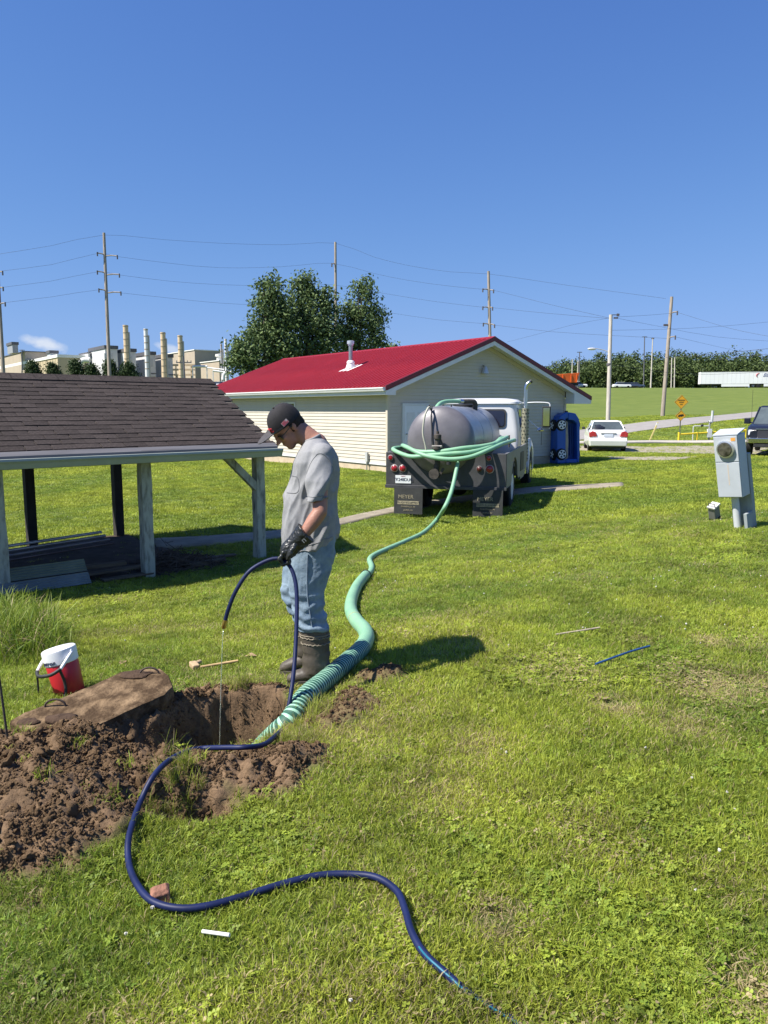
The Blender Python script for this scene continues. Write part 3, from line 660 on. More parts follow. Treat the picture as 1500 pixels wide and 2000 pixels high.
# bits stored under and by the shed
def shed_stuff():
    base = Matrix.Translation(SH_O) @ Matrix.Rotation(SH_ROT,4,'Z')
    def gz(x, y): q = shed_pt(x,y,0); return h1(q.x,q.y)-SH_O.z
    dirtm = M('bare_shed_floor', (.075,.055,.042), .95, 0, .35, 5, .6, 40, .15)
    xs = np.linspace(-7,1.2,60); ys = np.linspace(-.1,3.25,30); X, Y = np.meshgrid(xs, ys, indexing='ij')
    c, s = math.cos(SH_ROT), math.sin(SH_ROT); wx = SH_O.x+X*c-Y*s; wy = SH_O.y+X*s+Y*c
    ed = np.minimum(np.minimum(X+7,1.2-X), np.minimum(Y+.1,3.25-Y))+.25*fbm(X*2,Y*2,4)
    V = np.stack([wx,wy,H(wx,wy)+.05*sstep(-.05,.25,ed)-.02+.02*fbm(X*6,Y*6,2)],-1).reshape(-1,3); nx, ny = X.shape
    i, j = np.meshgrid(np.arange(nx-1), np.arange(ny-1), indexing='ij')
    kind(link('dirt_floor', npmesh('dirt_floor', V, np.stack([i*ny+j,(i+1)*ny+j,(i+1)*ny+j+1,i*ny+j+1],-1).reshape(-1,4), dirtm, True)), 'structure')
    # long metal pipes
    cols = [((.50,.48,.52),'pale topmost'),((.42,.38,.40),'second'),((.30,.26,.28),'third'),((.16,.12,.12),'lowest dark')]
    for k, (c_, nm) in enumerate(cols):
        y = .95-.10*k; z0 = gz(-2,y)+.24-.045*k
        a = base @ Vector((-6.2,y-.1,z0-.02)); b = base @ Vector((-.02+.02*k,y+.55,z0+.13)); m = (a+b)/2
        tt = thing('metal_pipe', f'{nm} long metal pipe lying in the stack under the shed', 'pipe', m, 0, 'long pipes stored under the shed')
        MB().cyl(a-m,b-m,.021,n=10).build('pipe_wall', M(f'pipe_steel_{k}',c_,.35,.6,.25,4), tt, 40)
    # two bundles of ribbed siding lying in front
    for k, (x0,x1,y,z,hh,nm,c_) in enumerate(((-2.0,-.85,-.02,.16,.14,'upper greenish','M1'),(-2.0,-.85,-.14,.02,.13,'lower grey','M2'))):
        tt = thing('metal_siding', f'{nm} ribbed metal panel lying on edge before the shed posts', 'metal panel', base @ Vector(((x0+x1)/2,y,gz(-1.3,y)+z)), SH_ROT, 'ribbed panels at the shed')
        mb = MB(); pr = []
        for i in range(9): pr += [(i/8*.14-.07+.0, i/8*hh+(.0)),]
        prof = [(-.05+(.012 if i%2 else 0)+.10*i/10, i/10*hh) for i in range(11)]
        mb.prism(prof+[(p[0]+.012,p[1]-.004) for p in prof[::-1]], -(x1-x0)/2, (x1-x0)/2, 'X')
        mb.build('sheet', M('sage_sheet' if k==0 else 'bluegrey_sheet', (.20,.22,.17) if k==0 else (.24,.26,.26), .4, .3, .15, 4), tt)
    # old boards
    wd = M('old_board', (.13,.10,.07), .9, 0, .35, 3, .4, 40, .2, stretch=(1,9,9))
    bl = [(-.95,.35,.12,1.5,.05,.12,'thick brown beam lying under the pipes'),(-.35,.15,.10,.95,.03,.14,'short grey board behind the siding panels'),(-.30,-.02,.03,.7,.03,.12,'low board half buried beside the middle post'),
          (.55,.45,.05,.9,.04,.15,'weathered plank right of the middle post'),(.95,.15,.04,.6,.05,.18,'broken plank lying near the right post'),(1.35,.4,.03,.5,.03,.1,'smallest plank scrap by the right shed post')]
    for x,y,z,l,h,w,lb in bl:
        tt = thing('wood_board', lb, 'board', base @ Vector((x,y,gz(x,y)+z)), SH_ROT+random.uniform(-.15,.15), 'old boards at the shed')
        MB().box((0,0,h/2),(l,w,h)).build('plank', wd, tt, bevel=.006)
        MB().box((-.1,w*.7,h*.3),(l*.5,w*.3,h*.5)).build('splinter', wd, tt)
    # rubble heap of brown sticks and leaves by the middle post (nobody could count it)
    n = 900; xx = rng.uniform(.1,1.25,n); yy = rng.normal(.35,.22,n); zz = np.array([gz(a,b) for a,b in zip(xx[:1],yy[:1])])[0] + np.abs(rng.normal(0,.09,n))*np.exp(-((xx-.6)/.5)**2)
    mb = MB()
    for a,b,c_ in zip(xx,yy,zz):
        d = Vector((rng.normal(),rng.normal(),rng.normal()*.3)).normalized()*rng.uniform(.03,.14); q = base @ Vector((a,b,c_+.02)); mb.tube([q-d,q+d],.005,4)
    o = kind(mb.build('dead_sticks', M('dead_sticks',(.10,.07,.05),.95,0,.3,6)), 'stuff'); o['label'] = 'heap of dead sticks beside the middle shed post'
shed_stuff()
# ------------------------------------------------------------------ vacuum tank truck
white_cab = M('white_truck_paint', (.66,.66,.65), .3, 0, .04, 2, coat=.3)
blk = M('black_rubber', (.018,.018,.019), .8, 0, .3, 12, .3, 80, .3)
flat_black = M('flat_black', (.022,.022,.023), .6, 0, .3, 6)
chrome = M('chrome', (.55,.55,.55), .2, 1.0, .08, 5)
red_lens = M('red_lens', (.30,.015,.02), .22, 0, .2, 20, coat=.4)
rusty = M('dirty_iron', (.07,.06,.05), .7, .3, .5, 14, .4, 60)
hose_green = M('mint_hose', (.21,.44,.29), .45, 0, .14, 5, spec=.35, col2=(.27,.47,.28), mix=.55, sharp=.3)
def wheel(name, parent, c, r, w, rimcol, axis='X', side=1, deep=.0):
    """tyre and rim of a road wheel, outer face towards side*x"""
    x, y, z = c
    o = MB().lathe([(r*.56,-w/2),(r*.80,-w/2),(r*.95,-w*.44),(r,-w*.33),(r,w*.33),(r*.95,w*.44),(r*.80,w/2),(r*.56,w/2),(r*.56,-w/2)], c, 'X', 32).build(name, blk, parent, 35)
    s = side
    prof = [(r*.575,s*w*.48),(r*.55,s*w*.40),(r*.50,s*(w*.30-deep)),(r*.42,s*(w*.20-deep)),(r*.30,s*(w*.30-deep)),(r*.18,s*(w*.34-deep)),(r*.16,s*w*.50),(.0,s*w*.52)]
    MB().lathe(prof, c, 'X', 32).build('rim', rimcol, o, 35)
    return o
def truck():
    T = P(868, 1011, 15.2); T.z = h1(T.x, T.y); ang = R(15.5)
    t = thing('tank_truck', 'vacuum tank truck with grey tank and white cab backed toward the yard', 'truck', T, -ang)
    grey = M('worn_black_bed', (.055,.055,.058), .55, 0, .25, 5, .2, 40, .4)
    side_m = M('grey_bed_side', (.15,.15,.15), .5, 0, .2, 3)
    HWd = 1.20
    MB().bx(-HWd,HWd,0,.07,.60,1.28).build('tailboard', grey, t, bevel=.012)
    MB().bx(-HWd-.01,HWd+.01,-.03,.075,.565,.63).build('tail_channel', grey, t, bevel=.008)
    for s in (-1,1):
        out = [(.07,.60),(.85,.60)] + [(1.55-.60*math.cos(a),.60+.52*math.sin(a)) for a in [R(10*k) for k in range(1,18)]] + [(2.3,.62),(2.75,.62),(2.75,.66)]
        out += [(2.78,.55),(3.55,.55),(3.75,.60),(4.25,.78),(4.25,1.30),(.07,1.28)]
        MB().prism(out, *sorted((s*HWd, s*(HWd-.05))), 'X').build('bed_side', side_m, t, bevel=.006)
        MB().bx(*sorted((s*(HWd+.012),s*(HWd-.02))),2.72,3.42,.74,1.16).build('tool_recess', flat_black, t)
    MB().bx(-HWd+.05,HWd-.05,.08,4.2,.98,1.02).build('bed_floor', flat_black, t)
    for s in (-.42,.42): MB().bx(s-.04,s+.04,.1,7.2,.62,.84).build('frame_rail', flat_black, t)
    MB().cyl((-.95,1.55,.5),(.95,1.55,.5),.09).build('rear_axle', flat_black, t); MB().ell((0,1.55,.5),(.22,.22,.22)).build('differential', flat_black, t, 60)
    MB().cyl((-.9,6.5,.5),(.9,6.5,.5),.06).build('front_axle', flat_black, t)
    # tail lamps: outer single, inner pair on the left; matching on the right
    for x, z, r_, on in ((-1.10,1.17,.045,1),(-1.02,.96,.062,1),(-.85,.96,.062,1),(.86,1.19,.045,1),(.88,.98,.068,1),(.68,.98,.05,0)):
        l = MB().lathe([(r_*1.25,-.0),(r_*1.25,-.018),(r_*1.02,-.03),(r_*1.0,0)], (x,0,z), 'Y', 20).build('tail_lamp', M('lamp_ring',(.10,.09,.09),.5) if not on else M('pale_lamp_ring',(.32,.25,.25),.5), t, 40)
        MB().lathe([(r_,-.02),(r_*.8,-.036),(.0,-.042)], (x,0,z), 'Y', 20).build('lens', red_lens if on else M('dull_red_lens',(.08,.015,.015),.4), l, 50)
    pl = MB().bx(-1.0,-.68,-.012,-.002,.66,.82).build('licence_plate', M('plate_white',(.75,.76,.76),.4,0,.05,8), t, bevel=.003)
    ink = M('plate_ink', (.015,.02,.05), .5)
    put(text_mesh('TK248DUG', .085, ink, .001, 0, .92), 'plate_number', pl, (-.84,-.0145,.735), (R(90),0,0))
    put(text_mesh('INDIANA', .022, M('plate_red',(.35,.03,.03),.5), .001), 'plate_state', pl, (-.84,-.0145,.803), (R(90),0,0))
    # mud flaps with lettering
    cream_ink = M('flap_lettering', (.30,.26,.17), .8, 0, .4, 30); flapm = M('flap_rubber',(.030,.031,.030),.75,0,.3,8)
    for x in (-.72,.86):
        f = MB(); f.add([(x-.29,-.06,.58),(x+.29,-.06,.58),(x+.29,-.09,.06),(x-.29,-.09,.06),(x-.29,-.045,.58),(x+.29,-.045,.58),(x+.29,-.075,.06),(x-.29,-.075,.06)],
            [(0,1,2,3),(4,7,6,5),(0,4,5,1),(1,5,6,2),(2,6,7,3),(3,7,4,0)])
        f = f.build('mud_flap', flapm, t)
        MB().box((x,-.0795,.285),(.44,.002,.068),Matrix.Rotation(R(-3.3),3,'X')).build('flap_band', cream_ink, f)
        for s_, sz, z, mt in (('MEYER',.105,.40,cream_ink),('TRUCK EQUIPMENT',.052,.285,flapm),('EVANSVILLE, IN',.042,.205,cream_ink),('JASPER, IN',.042,.135,cream_ink)):
            put(text_mesh(s_, sz, mt, .002), 'flap_lettering', f, (x-(.05 if sz>.1 else 0),-.0605-(.58-z)*.0577-(.0035 if mt is cream_ink else .0035),z), (R(90-3.3),0,0))
    # wheels
    steel_white = M('white_wheel', (.66,.66,.64), .45, 0, .15, 6)
    for s in (-1,1):
        wheel('rear_wheel', t, (s*1.03,1.55,.50), .50, .25, steel_white, side=s, deep=.10)
        wheel('rear_wheel', t, (s*.75,1.55,.50), .50, .25, steel_white, side=s)
        wheel('front_wheel', t, (s*1.00,6.5,.50), .50, .25, chrome, side=s)
    # tank
    tr, tz, tx = .665, 1.52, -.10
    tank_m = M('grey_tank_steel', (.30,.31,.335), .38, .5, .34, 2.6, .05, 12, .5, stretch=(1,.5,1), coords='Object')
    y0, y1 = .05, 4.0
    prof = [(.001,y0-.27)]
    for k in range(1,10):
        a = R(10*k); prof.append((tr*math.sin(a), y0-.02-.25*math.cos(a)))
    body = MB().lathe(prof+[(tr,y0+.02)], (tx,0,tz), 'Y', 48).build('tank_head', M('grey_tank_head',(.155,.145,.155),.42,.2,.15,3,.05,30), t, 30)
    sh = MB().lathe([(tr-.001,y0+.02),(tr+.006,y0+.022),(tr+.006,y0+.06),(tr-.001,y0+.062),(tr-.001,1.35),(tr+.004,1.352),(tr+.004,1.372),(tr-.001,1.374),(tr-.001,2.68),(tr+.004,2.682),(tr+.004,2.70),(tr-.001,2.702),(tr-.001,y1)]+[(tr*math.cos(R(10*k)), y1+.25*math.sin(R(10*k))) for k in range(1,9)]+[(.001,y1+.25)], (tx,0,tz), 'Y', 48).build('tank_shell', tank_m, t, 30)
    for yy in (.6,2.0,3.4): MB().bx(-.55,.35,yy-.06,yy+.06,.84,1.2).build('tank_saddle', flat_black, t)
    # top fittings: manway, elbow, hose over the top
    MB().lathe([(.26,0),(.26,.05),(.29,.05),(.29,.08),(.05,.10),(0,.10)], (tx,2.9,tz+tr-.03), 'Z', 24).build('manway', flat_black, t, 35)
    el = spline([(tx+.28,2.55,tz+tr-.10),(tx+.28,2.55,tz+tr+.06),(tx+.25,2.50,tz+tr+.11),(tx+.05,2.3,tz+tr+.11)], .03)
    MB().tube(el, .055, 12).build('outlet_elbow', rusty, t, 50)
    arch = spline([(tx+.05,2.3,tz+tr+.11),(tx-.15,2.05,tz+tr+.115),(tx-.30,1.75,tz+tr+.09),(tx-.36,1.45,tz+tr+.0),(tx-.37,1.30,tz+tr-.14)], .03)
    MB().tube(arch, .045, 12).build('top_hose', hose_green, t, 60)
    MB().cyl((tx+.04,2.29,tz+tr+.11),(tx-.02,2.21,tz+tr+.112),.054).build('hose_clamp', chrome, t, 40)
    for x in (-.33,-.05,.12): MB().cyl((tx+x,.5,tz+tr-.12),(tx+x,.5,tz+tr+.03),.014,n=8).build('lug', rusty, t)
    # sight hose and strap on the tank head, valve stack
    sg = spline([(tx-.17,-.10,tz+.60),(tx-.19,-.22,tz+.64),(tx-.25,-.30,tz+.45),(tx-.27,-.34,tz+.15),(tx-.22,-.34,tz-.08),(tx-.20,-.33,tz-.22)], .03)
    MB().tube(sg, .019, 8).build('sight_hose', M('pale_hose',(.42,.41,.33),.5), t, 60)
    MB().tube(spline([(tx-.15,-.10,tz+.64),(tx-.13,-.24,tz+.5),(tx-.09,-.33,tz+.1),(tx-.06,-.36,tz-.2)],.04), .016, 6).build('strap', flat_black, t, 60)
    vx = tx+.02
    v = MB().lathe([(.05,-.42),(.05,-.30),(.085,-.30),(.085,-.26),(.05,-.25),(.055,-.10),(.09,-.10),(.09,-.05),(.05,-.04),(.045,.08),(.075,.10),(.075,.17),(.03,.19),(.03,.24),(0,.24)], (vx,-.36,tz-.05), 'Z', 16).build('valve', rusty, t, 35)
    MB().bx(vx-.10,vx+.10,-.42,-.30,tz-.12,tz-.075).build('valve_flange', M('valve_iron',(.32,.30,.27),.45,.6,.3,9), v, bevel=.01)
    MB().cyl((vx+.02,-.36,tz+.12),(vx+.2,-.33,tz-.3),.016,n=8).build('valve_lever', rusty, v)
    MB().lathe([(.07,0),(.085,-.06),(.085,-.14),(.10,-.14),(.10,-.19),(.06,-.19)], (vx-.04,-.30,tz-.62), 'Y', 16).build('outlet_port', rusty, v, 35)
    MB().cyl((vx-.01,-.36,tz-.45),(vx-.03,-.34,tz-.66),.06,n=12).build('drop_pipe', rusty, v)
    MB().box((vx+.08,-.40,tz-.60),(.05,.03,.20),Matrix.Rotation(.5,3,'Y')).build('port_handle', rusty, v)
    # hose rack bars on the bed
    for s in (-1,1): MB().cyl((s*.95,2.6,1.28),(s*.95,2.6,1.55),.018,n=8).build('rack_post', rusty, t)
    # cab: closed shell with rounded roof
    def ring(z, hx, ya, yb, r_):
        out = []
        for cx, cy, a0 in ((hx-r_,yb-r_,0),(-hx+r_,yb-r_,90),(-hx+r_,ya+r_,180),(hx-r_,ya+r_,270)):
            for k in range(5):
                a = R(a0+22.5*k); out.append((cx+r_*math.cos(a), cy+r_*math.sin(a), z))
        return out
    cab = MB().loft([ring(.72,.96,4.38,5.95,.08),ring(1.0,.99,4.36,5.98,.10),ring(1.45,1.0,4.35,6.0,.12),ring(1.62,.985,4.36,5.95,.14),ring(2.10,.92,4.42,5.60,.16),ring(2.24,.91,4.42,5.55,.18),ring(2.262,.955,4.38,5.62,.2),ring(2.31,.95,4.39,5.60,.2),ring(2.37,.86,4.48,5.48,.25),ring(2.40,.6,4.7,5.3,.28)]).build('cab', white_cab, t, 40)
    gl = glass('cab_glass', (.015,.013,.02), .08)
    def rr(cx, cz, w, h, r_, n=4):
        o = []
        for x, z, a0 in ((cx+w/2-r_,cz+h/2-r_,0),(cx-w/2+r_,cz+h/2-r_,90),(cx-w/2+r_,cz-h/2+r_,180),(cx+w/2-r_,cz-h/2+r_,270)):
            o += [(x+r_*math.cos(R(a0+90*k/n)), z+r_*math.sin(R(a0+90*k/n))) for k in range(n+1)]
        return o
    def tilt(mb): mb.v = [(x, y+(z-1.62)*.125 if z > 1.62 else y, z) for x,y,z in mb.v]; return mb
    tilt(MB().prism(rr(0,1.90,1.34,.46,.09), 4.335, 4.36, 'Y')).build('rear_window_seal', flat_black, cab)
    tilt(MB().prism(rr(0,1.90,1.26,.38,.07), 4.325, 4.345, 'Y')).build('rear_window', gl, cab)
    for s in (-1,1):
        mb = MB(); mb.prism(rr(5.05,1.90,.62,.46,.07), .99, 1.005, 'X'); mb.v = [(s*(x-max(0,z-1.45)*.105), y, z) for x,y,z in mb.v]; mb.build('side_window', gl, cab)
        mb = MB(); mb.prism([(4.62,.82),(5.62,.82),(5.70,1.66),(4.62,1.66)], .985, 1.003, 'X'); mb.v = [(s*x,y,z) for x,y,z in mb.v]; d = mb.build('door', white_cab, cab, bevel=.008)
        MB().bx(*sorted((s*1.0,s*1.03)),4.72,4.88,1.40,1.44).build('door_handle', chrome, d)
        MB().bx(*sorted((s*.90,s*.935)),4.55,4.75,2.06,2.16).build('cab_vent', M('cab_grey',(.45,.46,.46),.5), cab)
    MB().bx(-.80,.80,5.72,5.95,1.66,2.12).build('windscreen', gl, cab)
    # hood, fenders, grille, bumper
    MB().loft([ring(.95,.62,5.9,7.35,.06),ring(1.45,.62,5.9,7.35,.1),ring(1.60,.55,5.9,7.25,.15),ring(1.64,.40,5.9,7.1,.15)]).build('hood', white_cab, t, 40)
    for s in (-1,1):
        arc = [(6.5+.62*math.cos(R(a)),.50+.62*math.sin(R(a))) for a in range(-8,189,14)]
        outer = [(7.30,.55),(7.32,.95),(7.15,1.22),(6.85,1.34),(6.2,1.34),(5.95,1.25),(5.86,.95),(5.80,.62)]
        mb = MB(); mb.prism(outer[::1]+arc[::-1], .60, 1.13, 'X'); mb.v = [(s*(x-max(0,z-1.1)*.25*(x>1)),y,z) for x,y,z in mb.v]; mb.build('fender', white_cab, t, bevel=.03)
        st = MB().bx(*sorted((s*.75,s*1.10)),4.5,5.7,.48,.56).build('step', flat_black, t, bevel=.01)
        MB().bx(*sorted((s*.55,s*1.05)),4.45,5.75,.50,.92).build('fuel_tank', M('tank_alloy',(.25,.25,.26),.3,.8,.2,4), t, bevel=.08, seg=3)
    MB().bx(-.62,.62,7.36,7.42,.8,1.5).build('grille', chrome, t, bevel=.02); MB().bx(-1.1,1.1,7.42,7.55,.45,.70).build('bumper', chrome, t, bevel=.03)
    # exhaust stack with perforated guard
    sx, sy = 1.13, 4.42
    ex = MB().tube(spline([(sx,sy,.55),(sx,sy,1.2),(sx,sy,2.2),(sx,sy,2.62),(sx+.02,sy-.0,2.72),(sx+.10,sy+.03,2.79)],.06), .046, 14).build('exhaust_stack', chrome, t, 50)
    MB().cyl((sx+.09,sy+.027,2.785),(sx+.125,sy+.038,2.81),.048,.049,n=14).build('stack_tip', flat_black, ex, 40)
    gu = MB().lathe([(.085,.85),(.085,2.15)], (sx,sy,0), 'Z', 20).build('heat_guard', M('perforated_guard',(.30,.29,.20),.5,.4,.3,12,1,90), ex, 60)
    hole = MB().cyl((0,-.004,0),(0,.006,0),.016,n=8).mesh('guard_hole', flat_black)
    for k in range(15):
        for j in range(5):
            a = R(-150+j*50+(25 if k%2 else 0)); o = put(hole, 'guard_hole', ex, (sx+.0855*math.cos(a), sy+.0855*math.sin(a), .92+k*.085), (0,0,a-R(90)))
    # mirror on its bracket
    mf = MB().tube(spline([(.95,5.45,2.28),(1.30,5.45,2.30),(1.62,5.45,2.28),(1.66,5.45,2.2),(1.66,5.45,1.62)],.05), .016, 8).build('mirror_bracket', M('bracket_white',(.7,.7,.68),.4), t, 60)
    MB().bx(1.47,1.68,5.40,5.46,1.66,2.20).build('mirror', flat_black, mf, bevel=.015); MB().bx(1.495,1.655,5.39,5.402,1.70,2.16).build('mirror_glass', M('mirror_glass',(.5,.5,.45),.06,1,.1,3), mf)
    MB().cyl((1.0,5.5,1.95),(1.42,5.45,1.60),.014,n=8).build('mirror_strut', M('bracket_white',(.7,.7,.68)), mf)
    MB().lathe([(.0,0),(.09,.01),(.10,.04),(.05,.09),(0,.10)], (1.42,5.42,1.56), 'Z', 16).build('spot_mirror', chrome, mf, 40)
    MB().cyl((1.45,5.6,1.2),(1.46,5.5,1.6),.006,n=6).build('antenna', flat_black, mf)
    return t, T, ang
TRUCK, TR_O, TR_A = truck()
def tr_pt(x, y, z): return Matrix.Translation(TR_O) @ Matrix.Rotation(-TR_A,4,'Z') @ Vector((x,y,z))
# ------------------------------------------------------------------ hoses
def gpt(u, v, up=0.0):
    q = G(u, v)
    for _ in range(3):
        if PX0 < q.x < PX1 and PY0 < q.y < PY1:
            z = float(surf(np.array([q.x]), np.array([q.y]))[0]); q = PZ(u, v, z) if abs(z-q.z) > .01 else q
            break
    return Vector((q.x, q.y, q.z+up))
def hose_path(pts, lo):
    return pts
def green_hose():
    base = gpt(716,1131)
    t = thing('suction_hose', 'mint green suction hose looped on the truck and running across the lawn into the pit', 'hose', base)
    loc = lambda pts: [Vector(p)-base for p in pts]
    TP = lambda pts: [tr_pt(*p) for p in pts]
    coils = [[(-.99,1.3,1.30),(-.98,.8,1.33),(-.92,.25,1.40),(-.72,-.20,1.39),(-.3,-.46,1.25),(.15,-.50,1.19),(.55,-.40,1.23),(.88,-.10,1.36),(1.04,.5,1.44),(1.08,1.5,1.45),(1.06,2.6,1.44),(.98,3.5,1.40)],
             [(-.86,1.0,1.33),(-1.02,.30,1.35),(-1.05,.0,1.34),(-.92,-.16,1.29),(-.6,-.36,1.22),(-.25,-.44,1.25),(.2,-.40,1.29),(.55,-.28,1.32),(.85,.05,1.40),(.97,.6,1.49),(1.0,1.6,1.53),(.9,2.6,1.50)],
             [(-.74,.6,1.34),(-.80,.10,1.38),(-.70,-.12,1.36),(-.45,-.28,1.31),(0,-.38,1.33),(.4,-.30,1.39),(.72,-.08,1.42),(.92,.3,1.46),(.93,1.2,1.52),(.86,2.2,1.50)]]
    for c in coils: MB().tube(loc(spline(TP(c), .05)), .042, 14).build('coil', hose_green, t, 60)
    drop = [tr_pt(.17,-.50,1.19), P(893,900,14.62), P(890,925,14.5), P(881,962,14.3), P(868,992,14.05)] + [gpt(u,v,.04) for u,v in ((852,1020),(828,1044),(792,1062),(755,1078),(730,1090),(722,1099),(726,1112),(724,1122),(715,1132))]
    MB().tube(loc(spline(drop, .05)), .038, 14).build('thin_run', hose_green, t, 60)
    c0 = tr_pt(.17,-.50,1.16); MB().cyl(c0-base+Vector((0,0,-.02)), c0-base+Vector((0,0,-.07)), .045, n=14).build('clamp', flat_black, t, 40)
    big = [gpt(u,v,.058) for u,v in ((715,1132),(698,1154),(687,1182),(686,1206),(698,1228),(712,1244),(716,1262),(704,1284),(676,1310),(637,1345),(596,1381))]
    big += [PZ(568,1406,.045), PZ(543,1430,-.03), PZ(520,1452,-.14), PZ(500,1474,-.28), PZ(485,1495,-.45)]
    sp = spline(big, .0043); 
    L = [0]
    for a, b in zip(sp, sp[1:]): L.append(L[-1]+(b-a).length)
    i0 = min(range(len(sp)), key=lambda i: abs(sp[i].y - gpt(708,1279).y) + (0 if sp[i].y < 6 else 9))
    MB().tube(loc(sp[:i0+1:6]), .058, 18).build('smooth_section', hose_green, t, 60)
    # ribbed section: raised mint ribs with dark green grooves
    ribm = M('mint_rib', (.30,.52,.37), .4, 0, .08, 5); grv = M('groove_green', (.02,.085,.055), .6, 0, .2, 5)
    mb = MB(); rad = []; pts = sp[i0:]; per = .030; rp = []; rr = []
    for p, l in zip(pts, L[i0:]):
        ph = (l % per)/per; rp.append(p-base); rr.append(.0605 if .08 < ph < .62 else .0570)
    mb.tube(rp, rr, 20); me = mb.mesh('ribbed_section', ribm, 180); me.materials.append(grv)
    GR = .059; n = 20; k = len(rp); idx = np.zeros(len(me.polygons), np.int32)
    for i in range(k-1):
        if rr[i] < GR or rr[i+1] < GR: idx[i*n:(i+1)*n] = 1
    me.polygons.foreach_set('material_index', idx); link('ribbed_section', me, t)
    for q, r_ in ((0,.082),): MB().cyl(sp[3]-base, sp[14]-base, .064, n=18).build('coupling', flat_black, t, 40)
    j = min(range(len(sp)), key=lambda i: (sp[i]-gpt(690,1222,.07)).length); MB().cyl(sp[j]-base, sp[j+3]-base, .0595, n=18).build('tape_band', M('tan_tape',(.42,.36,.2),.7), t, 40)
green_hose()

HAND_Y = 4.46
def PY(u, v, Y):
    d = ray(u, v); return Vector(_C + d*(Y/d[1]))
def blue_hose():
    base = gpt(250,1660); bm = M('navy_hose', (.008,.014,.060), .5, 0, .3, 9, spec=.3, detail=8)
    t = thing('water_hose', 'dark blue water hose held by the man and curling over soil and lawn', 'hose', base)
    pts = [PY(439,1217,4.40),PY(446,1190,4.40),PY(462,1152,4.41),PY(488,1115,4.43),PY(525,1094,HAND_Y),PY(548,1092,HAND_Y),PY(566,1106,4.44),PY(577,1136,4.40),PY(580,1180,4.35),PY(578,1250,4.26),PY(574,1310,4.16),PY(566,1370,4.06),PY(556,1415,3.98)]
    pts += [gpt(u,v,h) for u,v,h in ((541,1452,.05),(515,1477,.06),(480,1488,.07),(440,1491,.075),(390,1493,.075),(345,1505,.07),(305,1535,.06),(275,1585,.045),(253,1650,.034),(252,1700,.034),(266,1742,.034),(296,1777,.034),(345,1791,.034),(400,1787,.034),(470,1767,.032),(545,1743,.030),(620,1724,.026),(680,1721,.024),(735,1731,.030),(775,1760,.034),(792,1800,.036),(803,1838,.036),(828,1880,.034),(870,1915,.028),(925,1953,.012),(985,1985,.006),(1060,2030,.0))]
    sp = [p-base for p in spline(pts, .02)]
    for i, p in enumerate(sp):
        w = p+base
        if i > 60: p.z += .004*math.sin(i*.13)
    MB().tube(sp, .0122, 12).build('hose_tube', bm, t, 60)
    a, b = sp[0], sp[1]; d = (a-b).normalized()
    MB().tube([a+d*.035,a+d*.03,a,a-d*.02],[.010,.0135,.0145,.014],12).build('brass_end', M('brass',(.55,.36,.10),.3,.9,.2,6), t, 40)
    st = []
    for i in range(len(sp)-20, len(sp)):
        st.append(sp[i]+Vector((-.004,-.007,.0085)))
    MB().tube(st, .0032, 6).build('cyan_stripe', M('cyan_stripe',(.02,.15,.22),.5), t, 60)
    # thin stream of water falling into the pit
    e = a+base+d*.035; end = Vector((-.93,4.10,-.35)); ws = []
    for k in range(40):
        f = k/39; ws.append(Vector((e.x+(end.x-e.x)*f**.6*1.0, e.y+(end.y-e.y)*f**.7, e.z+(end.z-e.z)*f)))
    wm = bpy.data.materials.new('water'); wm.use_nodes = True; b_ = wm.node_tree.nodes['Principled BSDF']
    b_.inputs['Base Color'].default_value = (.75,.82,.70,1); b_.inputs['Roughness'].default_value = .05; b_.inputs['Transmission Weight'].default_value = .85; b_.inputs['IOR'].default_value = 1.33
    tag(MB().tube(ws, [.0026+.0008*math.sin(i*1.9) for i in range(40)], 8).build('water_stream', wm, None, 60), 'thin stream of water falling from the brass hose end', 'water')
blue_hose()

